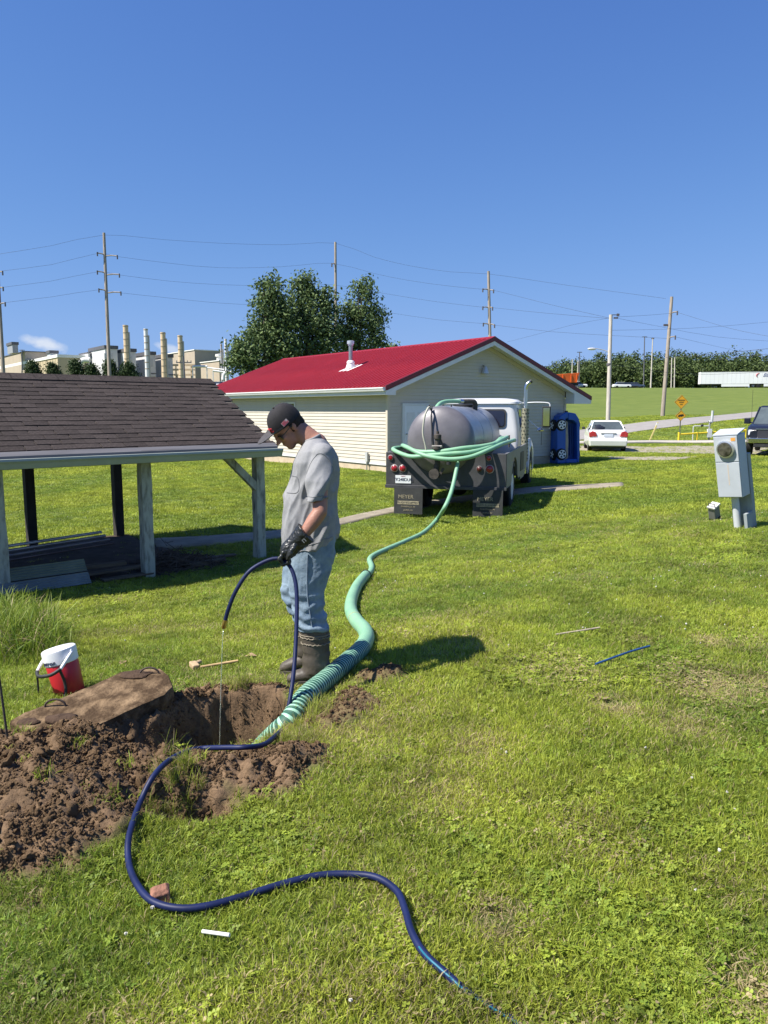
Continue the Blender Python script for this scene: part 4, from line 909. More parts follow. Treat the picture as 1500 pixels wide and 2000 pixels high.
# ------------------------------------------------------------------ pit lid, jug, litter
def lid():
    def pl(u, v):
        d = ray(u, v); a, b, c = .08, .17, .02
        D = (a + b*(-4.1) + c*1.7 - CAMZ)/(d[2]-b*d[1]-c*d[0]); return Vector(_C + D*d)
    out = [pl(*p) for p in ((18,1409),(45,1393),(98,1372),(160,1346),(236,1314),(275,1307),(313,1306),(330,1318),(338,1340),(322,1356),(296,1367),(225,1402),(152,1434),(95,1432),(42,1426))]
    c = sum(out, Vector())/len(out); nrm = Vector((-.02,-.17,1)).normalized()
    m = M('muddy_concrete', (.095,.060,.033), .95, 0, .3, 9, .9, 60, .15, col2=(.30,.205,.118), mix=.58, sharp=.15, detail=10)
    t = thing('pit_cover', 'mud caked concrete tank cover propped beside the open pit', 'cover', c)
    # top with gentle mud relief
    n = len(out); rings = []
    for f, dz in ((.97,-.10),(1.0,-.09),(1.0,-.012),(.985,.0),(.92,.002),(.75,.003),(.5,.003),(.25,.004),(.02,.004)):
        ring = []
        for i in range(n*4):
            a = out[(i//4)%n]; b = out[(i//4+1)%n]; p = a.lerp(b, (i%4)/4); q = (p-c)*f
            q += nrm*(dz + (.006*mnoise.fractal((p*3+Vector((f*5,0,0))), 1, 2, 4)+ .005*mnoise.noise(q*22) if dz > -.01 else .008*mnoise.noise(q*14)))
            ring.append(q)
        rings.append(ring)
    slab = MB().loft(rings).build('slab_body', m, t, 32)
    clod = M('wet_mud', (.07,.045,.03), .95, 0, .35, 14, .9, 60, .15)
    for (u,v,rx,h) in ((265,1318,.10,.018),(120,1405,.10,.025),(60,1410,.07,.018),(170,1422,.05,.012)):
        q = pl(u,v)-c; mb = MB()
        mb.ell((0,0,0),(rx,rx*.55,h),22,12)
        mb.v = [tuple(Vector(p)*(1+.45*mnoise.fractal(Vector(p)*16+q*9,1,2,3))+q) for p in mb.v]; mb.build('mud_cake', clod, t, 60)
    hm = M('rebar', (.07,.05,.04), .8, .3, .3, 12)
    for (u,v) in ((108,1381),(292,1318)):
        q = pl(u,v)-c; MB().tube([q+Vector((.055*math.cos(R(a)),.02*math.cos(R(a))*.3, .04*math.sin(R(a))+.005)) for a in range(0,181,20)], .006, 8).build('lifting_loop', hm, t, 60)
lid()
def jug():
    b = PZ(137,1346,-.05); b.z = float(surf(np.array([b.x]),np.array([b.y]))[0])
    t = thing('drinks_jug', 'red and white insulated drinks jug leaning behind the muddy lid', 'jug', b, 0, None, (R(-3), R(-13), R(-24))); t.rotation_mode = 'ZYX'; t.scale = (.9,.9,.95)
    red = M('red_plastic', (.50,.018,.03), .38, 0, .08, 4); wh = M('white_plastic', (.80,.80,.79), .4, 0, .04, 4); bk = flat_black
    MB().lathe([(0,0),(.098,0),(.102,.008),(.110,.215),(.108,.22),(0,.22)], n=40).build('body', red, t, 40)
    c = MB().lathe([(.109,.221),(.114,.226),(.118,.30),(.116,.315),(.108,.322),(.05,.326),(0,.326)], n=40).build('lid', wh, t, 40)
    ink = M('jug_ink', (.03,.03,.06), .5)
    me = text_mesh('petron', .042, ink, .0015, .3)
    for v in me.vertices:
        a = v.co.x/.113 - R(92); v.co = Vector((.1165*math.cos(a)+v.co.z*math.cos(a), .1165*math.sin(a)+v.co.z*math.sin(a), v.co.y+.246))
    link('lettering', me, c)
    for s in (-1,1):
        MB().tube(spline([(s*.121,0,.285),(s*.123,-.06,.25),(s*.115,-.125,.205)],.02), .011, 8).build('handle_arm', wh, t, 60)
        MB().lathe([(.016,0),(.016,.012),(0,.014)], (s*.113,0,.285), 'X', 14, m=Matrix.Scale(s,3,(1,0,0))).build('pivot', wh, t, 40)
    MB().tube(spline([(-.117,-.12,.208),(-.06,-.165,.185),(.06,-.165,.185),(.117,-.12,.208)],.02), .012, 10).build('grip', bk, t, 60)
    MB().tube(spline([(.10,-.12,.20),(.085,-.095,.13),(.08,-.095,.06),(.07,-.12,.0)],.02), .010, 8).build('strap', bk, t, 60)
    MB().tube(spline([(-.11,-.13,.20),(-.15,-.12,.10),(-.17,-.13,.0),(-.24,-.13,-.03)],.02), .007, 8).build('cord', bk, t, 60)
jug()
def litter():
    def stick(a, b, r, mat, name, label, cat, mid=0.0, kink=.0):
        a, b = Vector(a), Vector(b); m = (a+b)/2; t = thing(name, label, cat, m)
        s = (b-a).cross(Vector((0,0,1))).normalized()
        MB().tube(spline([a-m, (b-a)*-.15+s*kink+Vector((0,0,mid)), (b-a)*.2-s*kink, b-m], .03), r, 8).build('shaft', mat, t, 60)
        return t, m
    hw = M('pale_handle', (.50,.34,.16), .6, 0, .2, 8, stretch=(1,6,6))
    t, m = stick(gpt(392,1311,.03), gpt(465,1300,.035), .010, hw, 'hammer', 'wooden handled hammer lying on the trampled grass behind the pit', 'hammer')
    q = gpt(380,1308,.03)-m; MB().box(q,(.05,.11,.04),.5).build('head', M('worn_head',(.42,.30,.17),.7,.0,.3,20), t, bevel=.008); MB().cyl(q+Vector((0,.05,0)),q+Vector((.02,.09,0)),.015,n=10).build('peen', M('worn_head',(.3,.2,.1)), t)
    stick(gpt(1085,1246,.025), gpt(1171,1235,.035), .007, M('grey_stick',(.42,.34,.26),.8,0,.2,9), 'stick', 'straight pale stick lying on the lawn at right', 'stick')
    stick(gpt(1163,1306,.03), gpt(1268,1276,.05), .007, M('blue_rod',(.02,.07,.19),.5,0,.4,9), 'blue_rod', 'short blue rod lying in the lawn at right', 'rod', .01, .01)
    t, m = stick(gpt(396,1836,.03), gpt(449,1852,.045), .006, M('white_stick',(.72,.70,.66),.6,0,.1,9), 'white_stick', 'short white stick lying in the grass near the blue hose', 'stick')
    b = gpt(312,1765,.01); t = thing('brick_shard', 'reddish brown brick shard lying inside the blue hose bend', 'brick', b, .4)
    mb = MB().loft([[(-.03,-.02,-.01),(.035,-.025,-.01),(.038,.02,-.01),(-.025,.025,-.01)],[(-.032,-.02,.03),(.03,-.022,.036),(.036,.02,.045),(-.028,.022,.04)],[(-.02,-.01,.042),(.02,-.012,.046),(.024,.012,.055),(-.018,.014,.05)]])
    mb.build('shard', M('brick_red',(.26,.12,.075),.85,0,.3,30,.5,90), t, bevel=.003)
    a = gpt(22,1475,-.1); b = PY(0,1335,a.y-.02); m = a
    t = thing('steel_stake', 'thin rusty steel rod standing in the soil at the left edge', 'stake', a)
    MB().tube([Vector((0,0,0)), (b-a)*.5, (b-a)*1.25], .006, 8).build('rod', rusty, t, 60)
    for k, (u, v) in enumerate(((490,1287),(240,1300))):
        b = gpt(u,v,.02); t = thing('dry_leaf', ('dry brown leaf lying by the man\'s boots','dry brown leaf lying behind the muddy lid')[k], 'leaf', b, k*1.3)
        mb = MB(); mb.add([(-.05,0,.0),(0,-.028,.014),(.05,0,.004),(0,.028,.02),(0,0,.006),(-.05,0,-.001),(0,-.028,.013),(.05,0,.003),(0,.028,.019),(0,0,.005)],[(0,1,4),(1,2,4),(2,3,4),(3,0,4),(5,9,6),(6,9,7),(7,9,8),(8,9,5)]); mb.build('blade', M('dry_leaf',(.30,.20,.11),.8,0,.2,20), t)
litter()
# ------------------------------------------------------------------ the man with the hose
def remesh(mb, vox, smooth=3, fac=.5):
    me = bpy.data.meshes.new('shape'); me.from_pydata(mb.v, [], mb.f)
    bm = bmesh.new(); bm.from_mesh(me); bmesh.ops.recalc_face_normals(bm, faces=bm.faces); bm.to_mesh(me); bm.free()
    o = bpy.data.objects.new('shape', me); COL.objects.link(o)
    r = o.modifiers.new('r','REMESH'); r.mode = 'VOXEL'; r.voxel_size = vox
    if smooth:
        s = o.modifiers.new('s','SMOOTH'); s.factor = fac; s.iterations = smooth
    dg = bpy.context.evaluated_depsgraph_get(); out = bpy.data.meshes.new_from_object(o.evaluated_get(dg))
    bpy.data.objects.remove(o); bpy.data.meshes.remove(me)
    out.polygons.foreach_set('use_smooth', [True]*len(out.polygons)); return out
def vget(me): a = np.empty(len(me.vertices)*3, np.float32); me.vertices.foreach_get('co', a); return a.reshape(-1,3).astype(float)
def vset(me, V): me.vertices.foreach_set('co', V.astype(np.float32).ravel()); me.update()
def nrm(me): a = np.empty(len(me.vertices)*3, np.float32); me.vertices.foreach_get('normal', a); return a.reshape(-1,3).astype(float)
def ering(F, B, hw, Y, n=28, p=2.3):
    """oval ring from front point F to back point B (world), half width hw across"""
    F, B = Vector(F), Vector(B); c = (F+B)/2; a = (F-B)/2; out = []
    for k in range(n):
        t = 2*math.pi*k/n; ct, st = math.cos(t), math.sin(t)
        out.append(c + a*(math.copysign(abs(ct)**(2/p), ct)) + Vector((0,hw*math.copysign(abs(st)**(2/p), st),0)))
    return out
def capsule(mb, a, b, ra, rb, n=14):
    a, b = Vector(a), Vector(b); d = (b-a).normalized(); pts = []; rs = []
    for k in range(5): t = R(90-22.5*k); pts.append(a - d*ra*math.sin(t)); rs.append(max(.0008, ra*math.cos(t)))
    for k in range(5): t = R(22.5*k); pts.append(b + d*rb*math.sin(t)); rs.append(max(.0008, rb*math.cos(t)))
    mb.tube(pts, rs, n)
def person():
    YC, YN, YF = 4.80, 4.68, 4.94
    gN = PZ(602,1336,.0); zN = float(surf(np.array([gN.x]),np.array([gN.y]))[0])
    base = Vector((-.48, YC, 0.0))
    t = thing('person', 'man in black cap, grey T-shirt, jeans and rubber boots holding a blue hose', 'person', base)
    def fin(me, name, mat, parent=t, fold=None):
        V = vget(me)
        if fold is not None: V = fold(me, V)
        V -= np.array(base); vset(me, V); me.materials.clear(); me.materials.append(mat); return link(name, me, parent)
    skin = M('tanned_skin', (.34,.165,.115), .5, 0, .14, 14, .15, 90, .35)
    # --- head frame
    C0 = PY(560,832,YC); yaw = Matrix.Rotation(R(28),3,'Z'); f = yaw @ Vector((-.72,0,-.69)).normalized(); up = yaw @ Vector((-.69,0,.72)).normalized(); sd = yaw @ Vector((0,1,0))
    HM = Matrix((( f.x,sd.x,up.x),(f.y,sd.y,up.y),(f.z,sd.z,up.z)))
    def hp(a, b, c): return C0 + HM @ Vector((a,b,c))
    def hell(mb, c, r, n=18, k=12, rot=None): mb.ell(hp(*c), r, n, k, HM if rot is None else HM @ rot)
    # --- body: head, neck, torso, arms and legs in one skin
    mb = MB()
    hell(mb,(-.012,0,.025),(.098,.077,.088)); hell(mb,(.035,0,-.045),(.058,.058,.080)); hell(mb,(.062,0,-.105),(.030,.034,.026)); hell(mb,(.02,0,-.085),(.06,.055,.035))
    hell(mb,(.098,0,-.018),(.016,.013,.030)); hell(mb,(.112,0,-.036),(.018,.016,.013)); hell(mb,(.082,0,.020),(.018,.052,.014)); hell(mb,(.088,0,-.068),(.012,.026,.008)); hell(mb,(.086,0,-.080),(.012,.024,.009))
    for s in (-1,1):
        hell(mb,(.070,s*.036,-.028),(.022,.020,.018)); hell(mb,(-.012,s*.075,-.012),(.017,.010,.030),rot=Matrix.Rotation(R(-20),3,'Y'))
    nb = PY(617,868,YC)
    capsule(mb, hp(-.035,0,-.045), nb, .062, .068); capsule(mb, nb, PY(622,905,YC), .075, .11)
    capsule(mb, PY(612,925,YC), PY(607,1050,YC), .125, .135)
    shN, shF = PY(625,893,YC-.17), PY(633,893,YC+.17)
    capsule(mb, PY(628,893,YC-.1), shN, .06, .055); capsule(mb, PY(628,893,YC+.1), shF, .06, .055)
    elN, wrN = PY(625,1000,4.50), PY(590,1049,HAND_Y)
    capsule(mb, shN, elN, .055, .044); capsule(mb, elN, elN.lerp(wrN,.35), .044, .045); capsule(mb, elN.lerp(wrN,.35), wrN, .045, .030)
    hN = PY(560,1083,HAND_Y); capsule(mb, wrN, hN, .028, .030)
    elF, wrF = PY(640,1000,YC+.25), PY(618,1070,YC+.24); capsule(mb, shF, elF, .055,.043); capsule(mb, elF, wrF, .043,.030); hF = PY(608,1108,YC+.235); capsule(mb, wrF, hF, .028,.034)
    for Y, hip, kn, an in ((YN,(608,1085),(600,1165),(614,1300)),(YF,(600,1085),(578,1165),(600,1275))):
        capsule(mb, PY(*hip,Y), PY(*kn,Y), .068,.058); capsule(mb, PY(*kn,Y), PY(*an,Y), .046,.038)
    me = remesh(mb, .0065, 4)
    fin(me, 'body', skin)
    # --- eye and eyebrow details, hair, glasses
    hair = M('dark_hair', (.022,.015,.012), .7, 0, .4, 60, .8, 220, .3)
    hb = MB(); hell(hb,(-.022,0,.012),(.094,.083,.086)); hell(hb,(-.070,0,-.035),(.040,.060,.040)); me = remesh(hb, .006, 2)
    V = vget(me); N = nrm(me); q = (V-np.array(C0)) @ np.array(HM)
    bad = (q[:,0] > .012) & (q[:,2] < .03); V[bad] -= N[bad]*.016; V += N*(.004*np.array([mnoise.noise(Vector(p)*120) for p in V]))[:,None]; vset(me, V); fin(me, 'hair', hair)
    gl = MB(); fr = M('glasses_frame', (.02,.018,.016), .4); 
    for s in (-1,1):
        gl.tube([hp(-.008,s*.086,.006),hp(.05,s*.082,.000),hp(.086,s*.070,-.004)], .0028, 6)
        gl.tube([hp(.088+.004*math.cos(a), s*.038+.030*math.sin(a), -.014+.019*math.cos(a)) for a in [R(24*k) for k in range(16)]], .0022, 6)
    gl.tube([hp(.098,-.010,-.006),hp(.104,0,-.002),hp(.098,.010,-.006)], .0025, 6)
    me = gl.mesh('glasses', fr, 60); g_o = fin(me, 'glasses', fr)
    for s in (-1,1):
        lb = MB(); lb.ell(hp(.089,s*.038,-.014),(.002,.028,.018),16,8,HM); me = lb.mesh('lens', None, 60); fin(me, 'lens', glass('safety_lens',(.10,.09,.03),.08), g_o)
    # --- cap
    capm = M('black_cap_cloth', (.024,.022,.024), .85, 0, .2, 40, .3, 260, .3)
    cb = MB(); rings = []
    for k in range(12):
        a = R(k*7.9); z = .018+.118*math.sin(a); c_ = math.cos(a)**.72 if k < 11 else .02
        rings.append([hp(-.006+(.112*c_)*math.cos(b)-.012*math.sin(a), (.091*c_)*math.sin(b), z + (.012*math.cos(b) if k == 0 else .006*math.cos(b)*(1-k/11))) for b in [R(10*j) for j in range(36)]])
    cb.loft(rings); cap_o = fin(cb.mesh('cap', None, 60), 'cap', capm)
    cb = MB(); top = []; bot = []
    nn = 15
    for i in range(nn):
        b = R(-78+156*i/(nn-1)); 
        for lst, dz in ((top,.0),(bot,-.004)):
            row = []
            for j in range(6):
                g = j/5; ff = -.006+.108*math.cos(b)*(1-g) + g*(.02+.195*math.cos(b)**.65); ss = (.088*(1-g)+.082*g)*math.sin(b); row.append(hp(ff, ss, .034+dz+.030*g-.20*ss*ss*10*.35-.012*g*g))
            lst.append(row)
    vs = [p for r_ in top for p in r_]+[p for r_ in bot for p in r_]; o = nn*6; fs = []
    for i in range(nn-1):
        for j in range(5):
            a = i*6+j; fs += [(a,a+6,a+7,a+1),(o+a,o+a+1,o+a+7,o+a+6)]
    for j in range(5): fs += [(j,j+1,o+j+1,o+j),((nn-1)*6+j,o+(nn-1)*6+j,o+(nn-1)*6+j+1,(nn-1)*6+j+1)]
    for i in range(nn-1): fs += [(i*6+5,(i+1)*6+5,o+(i+1)*6+5,o+i*6+5),(i*6,o+i*6,o+(i+1)*6,(i+1)*6)]
    cb.add(vs, fs); fin(cb.mesh('brim', None, 50), 'brim', M('charcoal_brim',(.065,.06,.062),.8,0,.2,40,.3,260,.3), cap_o)
    cb = MB(); cb.ell(hp(-.016,0,.136),(.009,.009,.006)); fin(cb.mesh('button', None, 60), 'button', capm, cap_o)
    # emblem: red stitched block letters on the cap front, side flag patch
    redt = M('red_stitching', (.48,.02,.03), .7)
    for k, s_ in enumerate('SK'):
        me = text_mesh(s_, .042, redt, .003)
        Mx = Matrix.Translation(hp(.100,-.042+.034*k-.0,.058)) @ (HM @ Matrix(((0,0,1),(1,0,0),(0,1,0)))).to_4x4() @ Matrix.Rotation(R(-28+28*k),4,'Y')
        me.transform(Mx); fin(me, 'cap_letter', redt, cap_o)
    cb = MB(); cb.box((0,0,0),(.046,.003,.026)); cb.xf(Matrix.Translation(hp(.018,-.0935,.048)) @ (HM @ Matrix.Rotation(R(-14),3,'X')).to_4x4()); po = fin(cb.mesh('flag_patch', None), 'flag_patch', M('flag_cloth',(.42,.36,.35),.8), cap_o)
    for k in range(4):
        cb = MB(); cb.box((.0+(.006 if k < 2 else 0),-.0018,.010-.0063*k),(.030 if k < 2 else .042,.001,.003)); cb.xf(Matrix.Translation(hp(.018,-.0935,.048)) @ (HM @ Matrix.Rotation(R(-14),3,'X')).to_4x4()); fin(cb.mesh('stripe', None), 'stripe', redt, po)
    # --- T-shirt
    sh = MB()
    prof = [((556,1083),(662,1050),.225),((551,1066),(667,1038),.228),((551,1040),(665,1020),.225),((552,1010),(664,998),.215),((555,970),(664,962),.20),((563,932),(663,924),.205),((571,902),(661,894),.215),((582,882),(650,874),.195),((590,869),(636,859),.145),((594,862),(622,850),.085)]
    sh.loft([ering(PY(*F,YC), PY(*B,YC), hw, YC) for F, B, hw in prof])
    for Y, s in ((YC-.17,-1),(YC+.17,1)):
        a = PY(630,890,Y); b = PY(622,938,Y+s*.078); c = PY(620,978,Y+s*.10); rings = []
        for q, r_, w in ((PY(628,876,YC+s*.09),.055,.05),(a,.075,.07),(a.lerp(b,.5),.076,.072),(b,.078,.072),(c,.080,.074)):
            rings.append([q + Vector((r_*math.cos(R(15*k)), w*math.sin(R(15*k))*1.0, .018*math.cos(R(15*k))*0)) for k in range(24)])
        sh.loft(rings); capsule(sh, PY(622,886,YC+s*.06), PY(630,889,YC+s*.165), .078, .074, 20)
    me = remesh(sh, .0065, 4)
    def folds(me, V):
        N = nrm(me); out = V.copy(); nb_ = np.zeros(len(V))
        for i, p in enumerate(V):
            x, y, z = p
            # long soft folds pulled from the shoulder to the belly, finer creases over them
            d = x*.55 + z*.83; e = x*.83 - z*.55
            q1 = Vector((e*7.5, y*4.0, d*1.7)); q2 = Vector((e*17+d*3, y*8, d*4.5+5))
            n1 = .25-abs(mnoise.noise(q1))*2.0; n2 = .35-abs(mnoise.noise(q2))*2
            k = min(1, max(.15,(1.50-z)/.30))
            nb_[i] = k*(.024*n1 + .013*n2)
        out += N*nb_[:,None]; return out
    shirt_m = M('heather_grey_cotton', (.265,.265,.27), .92, 0, .10, 30, .25, 420, .2)
    shirt = fin(me, 't_shirt', shirt_m, fold=folds)
    from mathutils.bvhtree import BVHTree
    bvh = BVHTree.FromPolygons([v.co.copy() for v in shirt.data.vertices], [tuple(p.vertices) for p in shirt.data.polygons])
    stitch = M('shirt_stitch', (.18,.18,.185), .95)
    def seam_line(pts, name, r_=.0022, close=False):
        out = []
        for p in spline([q-base for q in pts], .012):
            h_ = bvh.find_nearest(p)
            if h_[0] is not None: out.append(h_[0]+h_[1]*.0008)
        if len(out) > 2: MB().tube(out, r_, 5).build(name, stitch, shirt, 60)
    seam_line([PY(u,v,Y) for u,v,Y in ((600,925,4.57),(601,905,4.56),(608,892,4.555),(620,885,4.55),(634,888,4.555),(645,903,4.57),(647,925,4.58))], 'armhole_seam')
    seam_line([PY(597,968,4.53), PY(606,970,4.46), PY(620,971,4.44), PY(634,970,4.46), PY(645,967,4.53)], 'sleeve_hem')
    seam_line([PY(556,1074,4.72), PY(570,1073,4.62), PY(600,1066,4.575), PY(630,1057,4.575), PY(655,1048,4.62)], 'bottom_hem')
    seam_line([PY(562,928,4.72), PY(570,930,4.66), PY(578,933,4.62), PY(576,958,4.60), PY(566,962,4.64), PY(556,960,4.70)], 'pocket_edge', .0028)
    def shpt(u, v, Y): return PY(u,v,Y)-base
    cr = [PY(594,863,YC), PY(600,861,YC-.06), PY(611,857,YC-.085), PY(622,851,YC-.05), PY(624,850,YC), PY(622,851,YC+.05), PY(611,857,YC+.085), PY(600,861,YC+.06), PY(594,863,YC)]
    MB().tube([p-base for p in spline(cr,.01)], .009, 8).build('collar', shirt_m, shirt, 60)
    seam = [PY(u,v,Y)-base for u,v,Y in ((598,905,4.62),(608,890,4.585),(622,884,4.565),(637,889,4.57),(648,905,4.60))]
    # --- jeans
    denim = M('washed_denim', (.13,.195,.27), .85, 0, .25, 11, .35, 300, .2, col2=(.32,.41,.48), mix=.52, sharp=.3, detail=8)
    jb = MB(); hips = [((557,1050),(658,1035),.165),((557,1078),(656,1070),.175),((560,1100),(652,1098),.175),((566,1118),(645,1120),.16)]
    jb.ell(PY(607,1080,YC),(.155,.178,.15),28,16); jb.ell(PY(608,1050,YC),(.155,.165,.12),28,16)
    for Y, rows in ((YN,[((560,1048),(655,1044),.075),((561,1066),(653,1064),.085),((562,1085),(652,1085),.09),((563,1120),(645,1122),.098),((565,1150),(634,1152),.092),((567,1165),(632,1166),.088),((573,1190),(634,1190),.085),((579,1214),(638,1213),.085),((582,1231),(640,1229),.086)]),
                    (YF,[((560,1048),(650,1044),.075),((558,1066),(648,1064),.085),((556,1085),(645,1085),.09),((552,1120),(624,1122),.098),((550,1152),(612,1152),.09),((551,1168),(608,1168),.086),((561,1186),(608,1185),.080),((574,1206),(611,1205),.075),((582,1218),(614,1217),.074)])):
        jb.loft([ering(PY(*F,Y),PY(*B,Y),hw,Y,24,2.1) for F,B,hw in rows])
    me = remesh(jb, .0065, 3)
    def jf(me, V):
        N = nrm(me); a = np.zeros(len(V))
        for i, p in enumerate(V):
            x, y, z = p; k = 1.0 if z < .60 else .5
            low = max(0, min(1, (.62-z)/.25))
            a[i] = .008*k*(1-2*abs(mnoise.noise(Vector((x*6+z*5, y*6, z*11-x*6))))) + low*.007*math.sin(z*95+x*22+3*mnoise.noise(Vector((x*9,y*9,z*5)))) + .0015*mnoise.noise(Vector(p)*70)
        return V + N*a[:,None]
    jeans = fin(me, 'jeans', denim, fold=jf)
    sm = [PY(u,v,Y)-base for u,v,Y in ((601,1082,4.583),(600,1110,4.578),(600,1140,4.583),(601,1170,4.588),(606,1200,4.590),(609,1222,4.590))]
    MB().tube(spline(sm,.02), .0045, 6).build('side_seam', M('seam_denim',(.16,.21,.27),.9), jeans, 60)
    # --- rubber boots
    bootm = M('olive_rubber_boot', (.060,.050,.038), .55, 0, .25, 6, .2, 60, .4, col2=(.135,.112,.085), mix=.55, sharp=.3)
    for Y, rows, foot in ((YN,[((583,1222),(643,1220),.082),((588,1250),(644,1250),.076),((591,1280),(644,1280),.068),((590,1300),(645,1303),.066),((588,1318),(646,1322),.06)], [(646,1316,.030,.030),(640,1318,.050,.046),(620,1320,.056,.054),(600,1324,.050,.052),(582,1328,.046,.050),(568,1331,.034,.044),(561,1333,.020,.024)]),
                          (YF,[((578,1205),(616,1203),.075),((580,1232),(618,1232),.070),((580,1258),(618,1258),.062),((578,1272),(618,1276),.058)], [(620,1279,.030,.030),(612,1280,.048,.044),(598,1282,.052,.052),(580,1286,.046,.050),(564,1291,.040,.048),(551,1295,.028,.040),(546,1297,.016,.022)])):
        b = MB(); b.loft([ering(PY(*F,Y),PY(*B,Y),hw,Y,20,2) for F,B,hw in rows])
        b.loft([[PY(u,v,Y)+Vector((0,w*math.sin(R(20*k)),max(-.028,h_*math.cos(R(20*k))))) for k in range(18)] for u,v,h_,w in foot])
        me = remesh(b, .006, 4); V = vget(me); zmin = V[:,2].min(); g_ = float(surf(np.array([V[:,0].mean()]),np.array([Y]))[0])
        V[:,2] = np.where(V[:,2] < zmin+.30, V[:,2]+(g_+.004-zmin)*np.clip(1-(V[:,2]-zmin)/.30,0,1), V[:,2])
        for i, p in enumerate(V):
            hgt = p[2]-g_
            V[i,0] += .004*math.sin(hgt*75)*(1 if .06 < hgt < .20 else 0)
        vset(me, V); bo = fin(me, 'boot', bootm)
        lo = V[V[:,2] < g_+.05]; x0, x1 = lo[:,0].min(), lo[:,0].max()
        so = MB(); pts = []
        nS = 20
        for k in range(nS):
            a = 2*math.pi*k/nS; cx = (x0+x1)/2; pts.append(Vector((cx+(x1-x0)/2*1.01*math.cos(a)-base.x, Y-base.y+.052*math.sin(a)*(1.0 if math.cos(a) < 0 else .92), 0)))
        so.loft([[p+Vector((0,0,g_-.02)) for p in pts],[p+Vector((0,0,g_+.022)) for p in pts]]); so.build('sole', M('boot_sole',(.05,.043,.033),.8), bo, bevel=.004)
        for zz in (.20,.24,.255):
            ring = [v for v in V if abs(v[2]-g_-zz-.06) < .004]
            if len(ring) > 6:
                ctr = np.mean(ring, axis=0); ring = sorted(ring, key=lambda v: math.atan2(v[1]-ctr[1], v[0]-ctr[0]))[::2]
                MB().tube([Vector(v)+ (Vector(v)-Vector(ctr)).normalized()*.001-base for v in ring+[ring[0]]], .0035, 6).build('boot_band', M('boot_trim',(.20,.17,.12),.6), bo, 60)
    # --- rubber gloves
    glv = M('black_rubber_glove', (.020,.021,.020), .33, 0, .3, 16, .25, 70, .5)
    g = MB(); W_ = PY(593,1045,HAND_Y); K = PY(550,1080,HAND_Y)     # wrist, knuckles
    ax = (K-W_).normalized(); dn = ax.cross(Vector((0,1,0))).normalized(); 
    if dn.z > 0: dn = -dn
    def gp(a, s_, d): return W_ + ax*a + Vector((0,1,0))*s_ + dn*d
    rings = []
    for a, rx, ry in ((-.022,.072,.064),(.0,.066,.060),(.05,.056,.050),(.08,.052,.047),(.115,.053,.050),(.15,.047,.048),(.172,.033,.040)):
        rings.append([gp(a, ry*math.sin(R(18*k)), rx*math.cos(R(18*k))+ (a*.10)) for k in range(20)])
    g.loft(rings)
    for i, (s_, ln) in enumerate(((-.036,.92),(-.012,1.0),(.012,.97),(.035,.84))):
        p0 = gp(.150,s_,.006+.004*i); p1 = gp(.150+.046*ln,s_*1.05-.004,.016+.006*i); p2 = gp(.150+.052*ln,s_,.016+.046*ln); p3 = gp(.150+.020*ln,s_*.95,.062*ln+.012)
        capsule(g,p0,p1,.0135,.013); capsule(g,p1,p2,.013,.012); capsule(g,p2,p3,.012,.0105)
    capsule(g, gp(.07,-.038,.012), gp(.115,-.056,.030), .018,.0145); capsule(g, gp(.115,-.056,.030), gp(.155,-.046,.050), .0145,.0115)
    me = remesh(g, .0038, 2); V = vget(me); N = nrm(me)
    V += N*(.0035*np.array([mnoise.noise(Vector(p)*45)+.6*mnoise.noise(Vector(p)*95) for p in V]))[:,None]; vset(me, V)
    go = fin(me, 'glove', glv)
    me = text_mesh('n', .05, M('glove_print',(.22,.23,.22),.5), .001)
    ym = HAND_Y-.0555
    Mx = Matrix.Translation(gp(.012,-.0585,.012)) @ Matrix(((-ax.x,0,0,0),(0,0,-1,0),(0,0,0,0),(0,0,0,1)))
    e1 = -ax; e2 = -dn; e3 = Vector((0,-1,0)); Mx = Matrix(((e1.x,e2.x,e3.x,0),(e1.y,e2.y,e3.y,0),(e1.z,e2.z,e3.z,0),(0,0,0,1))); Mx = Matrix.Translation(gp(.008,-.058,.020)) @ Mx
    me.transform(Mx); fin(me, 'glove_print', M('glove_print',(.22,.23,.22)), go)
    g = MB(); capsule(g, wrF, hF, .045,.046); capsule(g, hF, hF+Vector((-.01,0,-.06)), .040,.032)
    for i in range(4): capsule(g, hF+Vector((-.028+.019*i,0,-.05)), hF+Vector((-.030+.019*i,-.01,-.12)), .012,.010)
    capsule(g, hF+Vector((-.035,-.01,0)), hF+Vector((-.055,-.02,-.055)), .014,.011)
    fin(remesh(g, .0045, 2), 'glove', glv)
person()
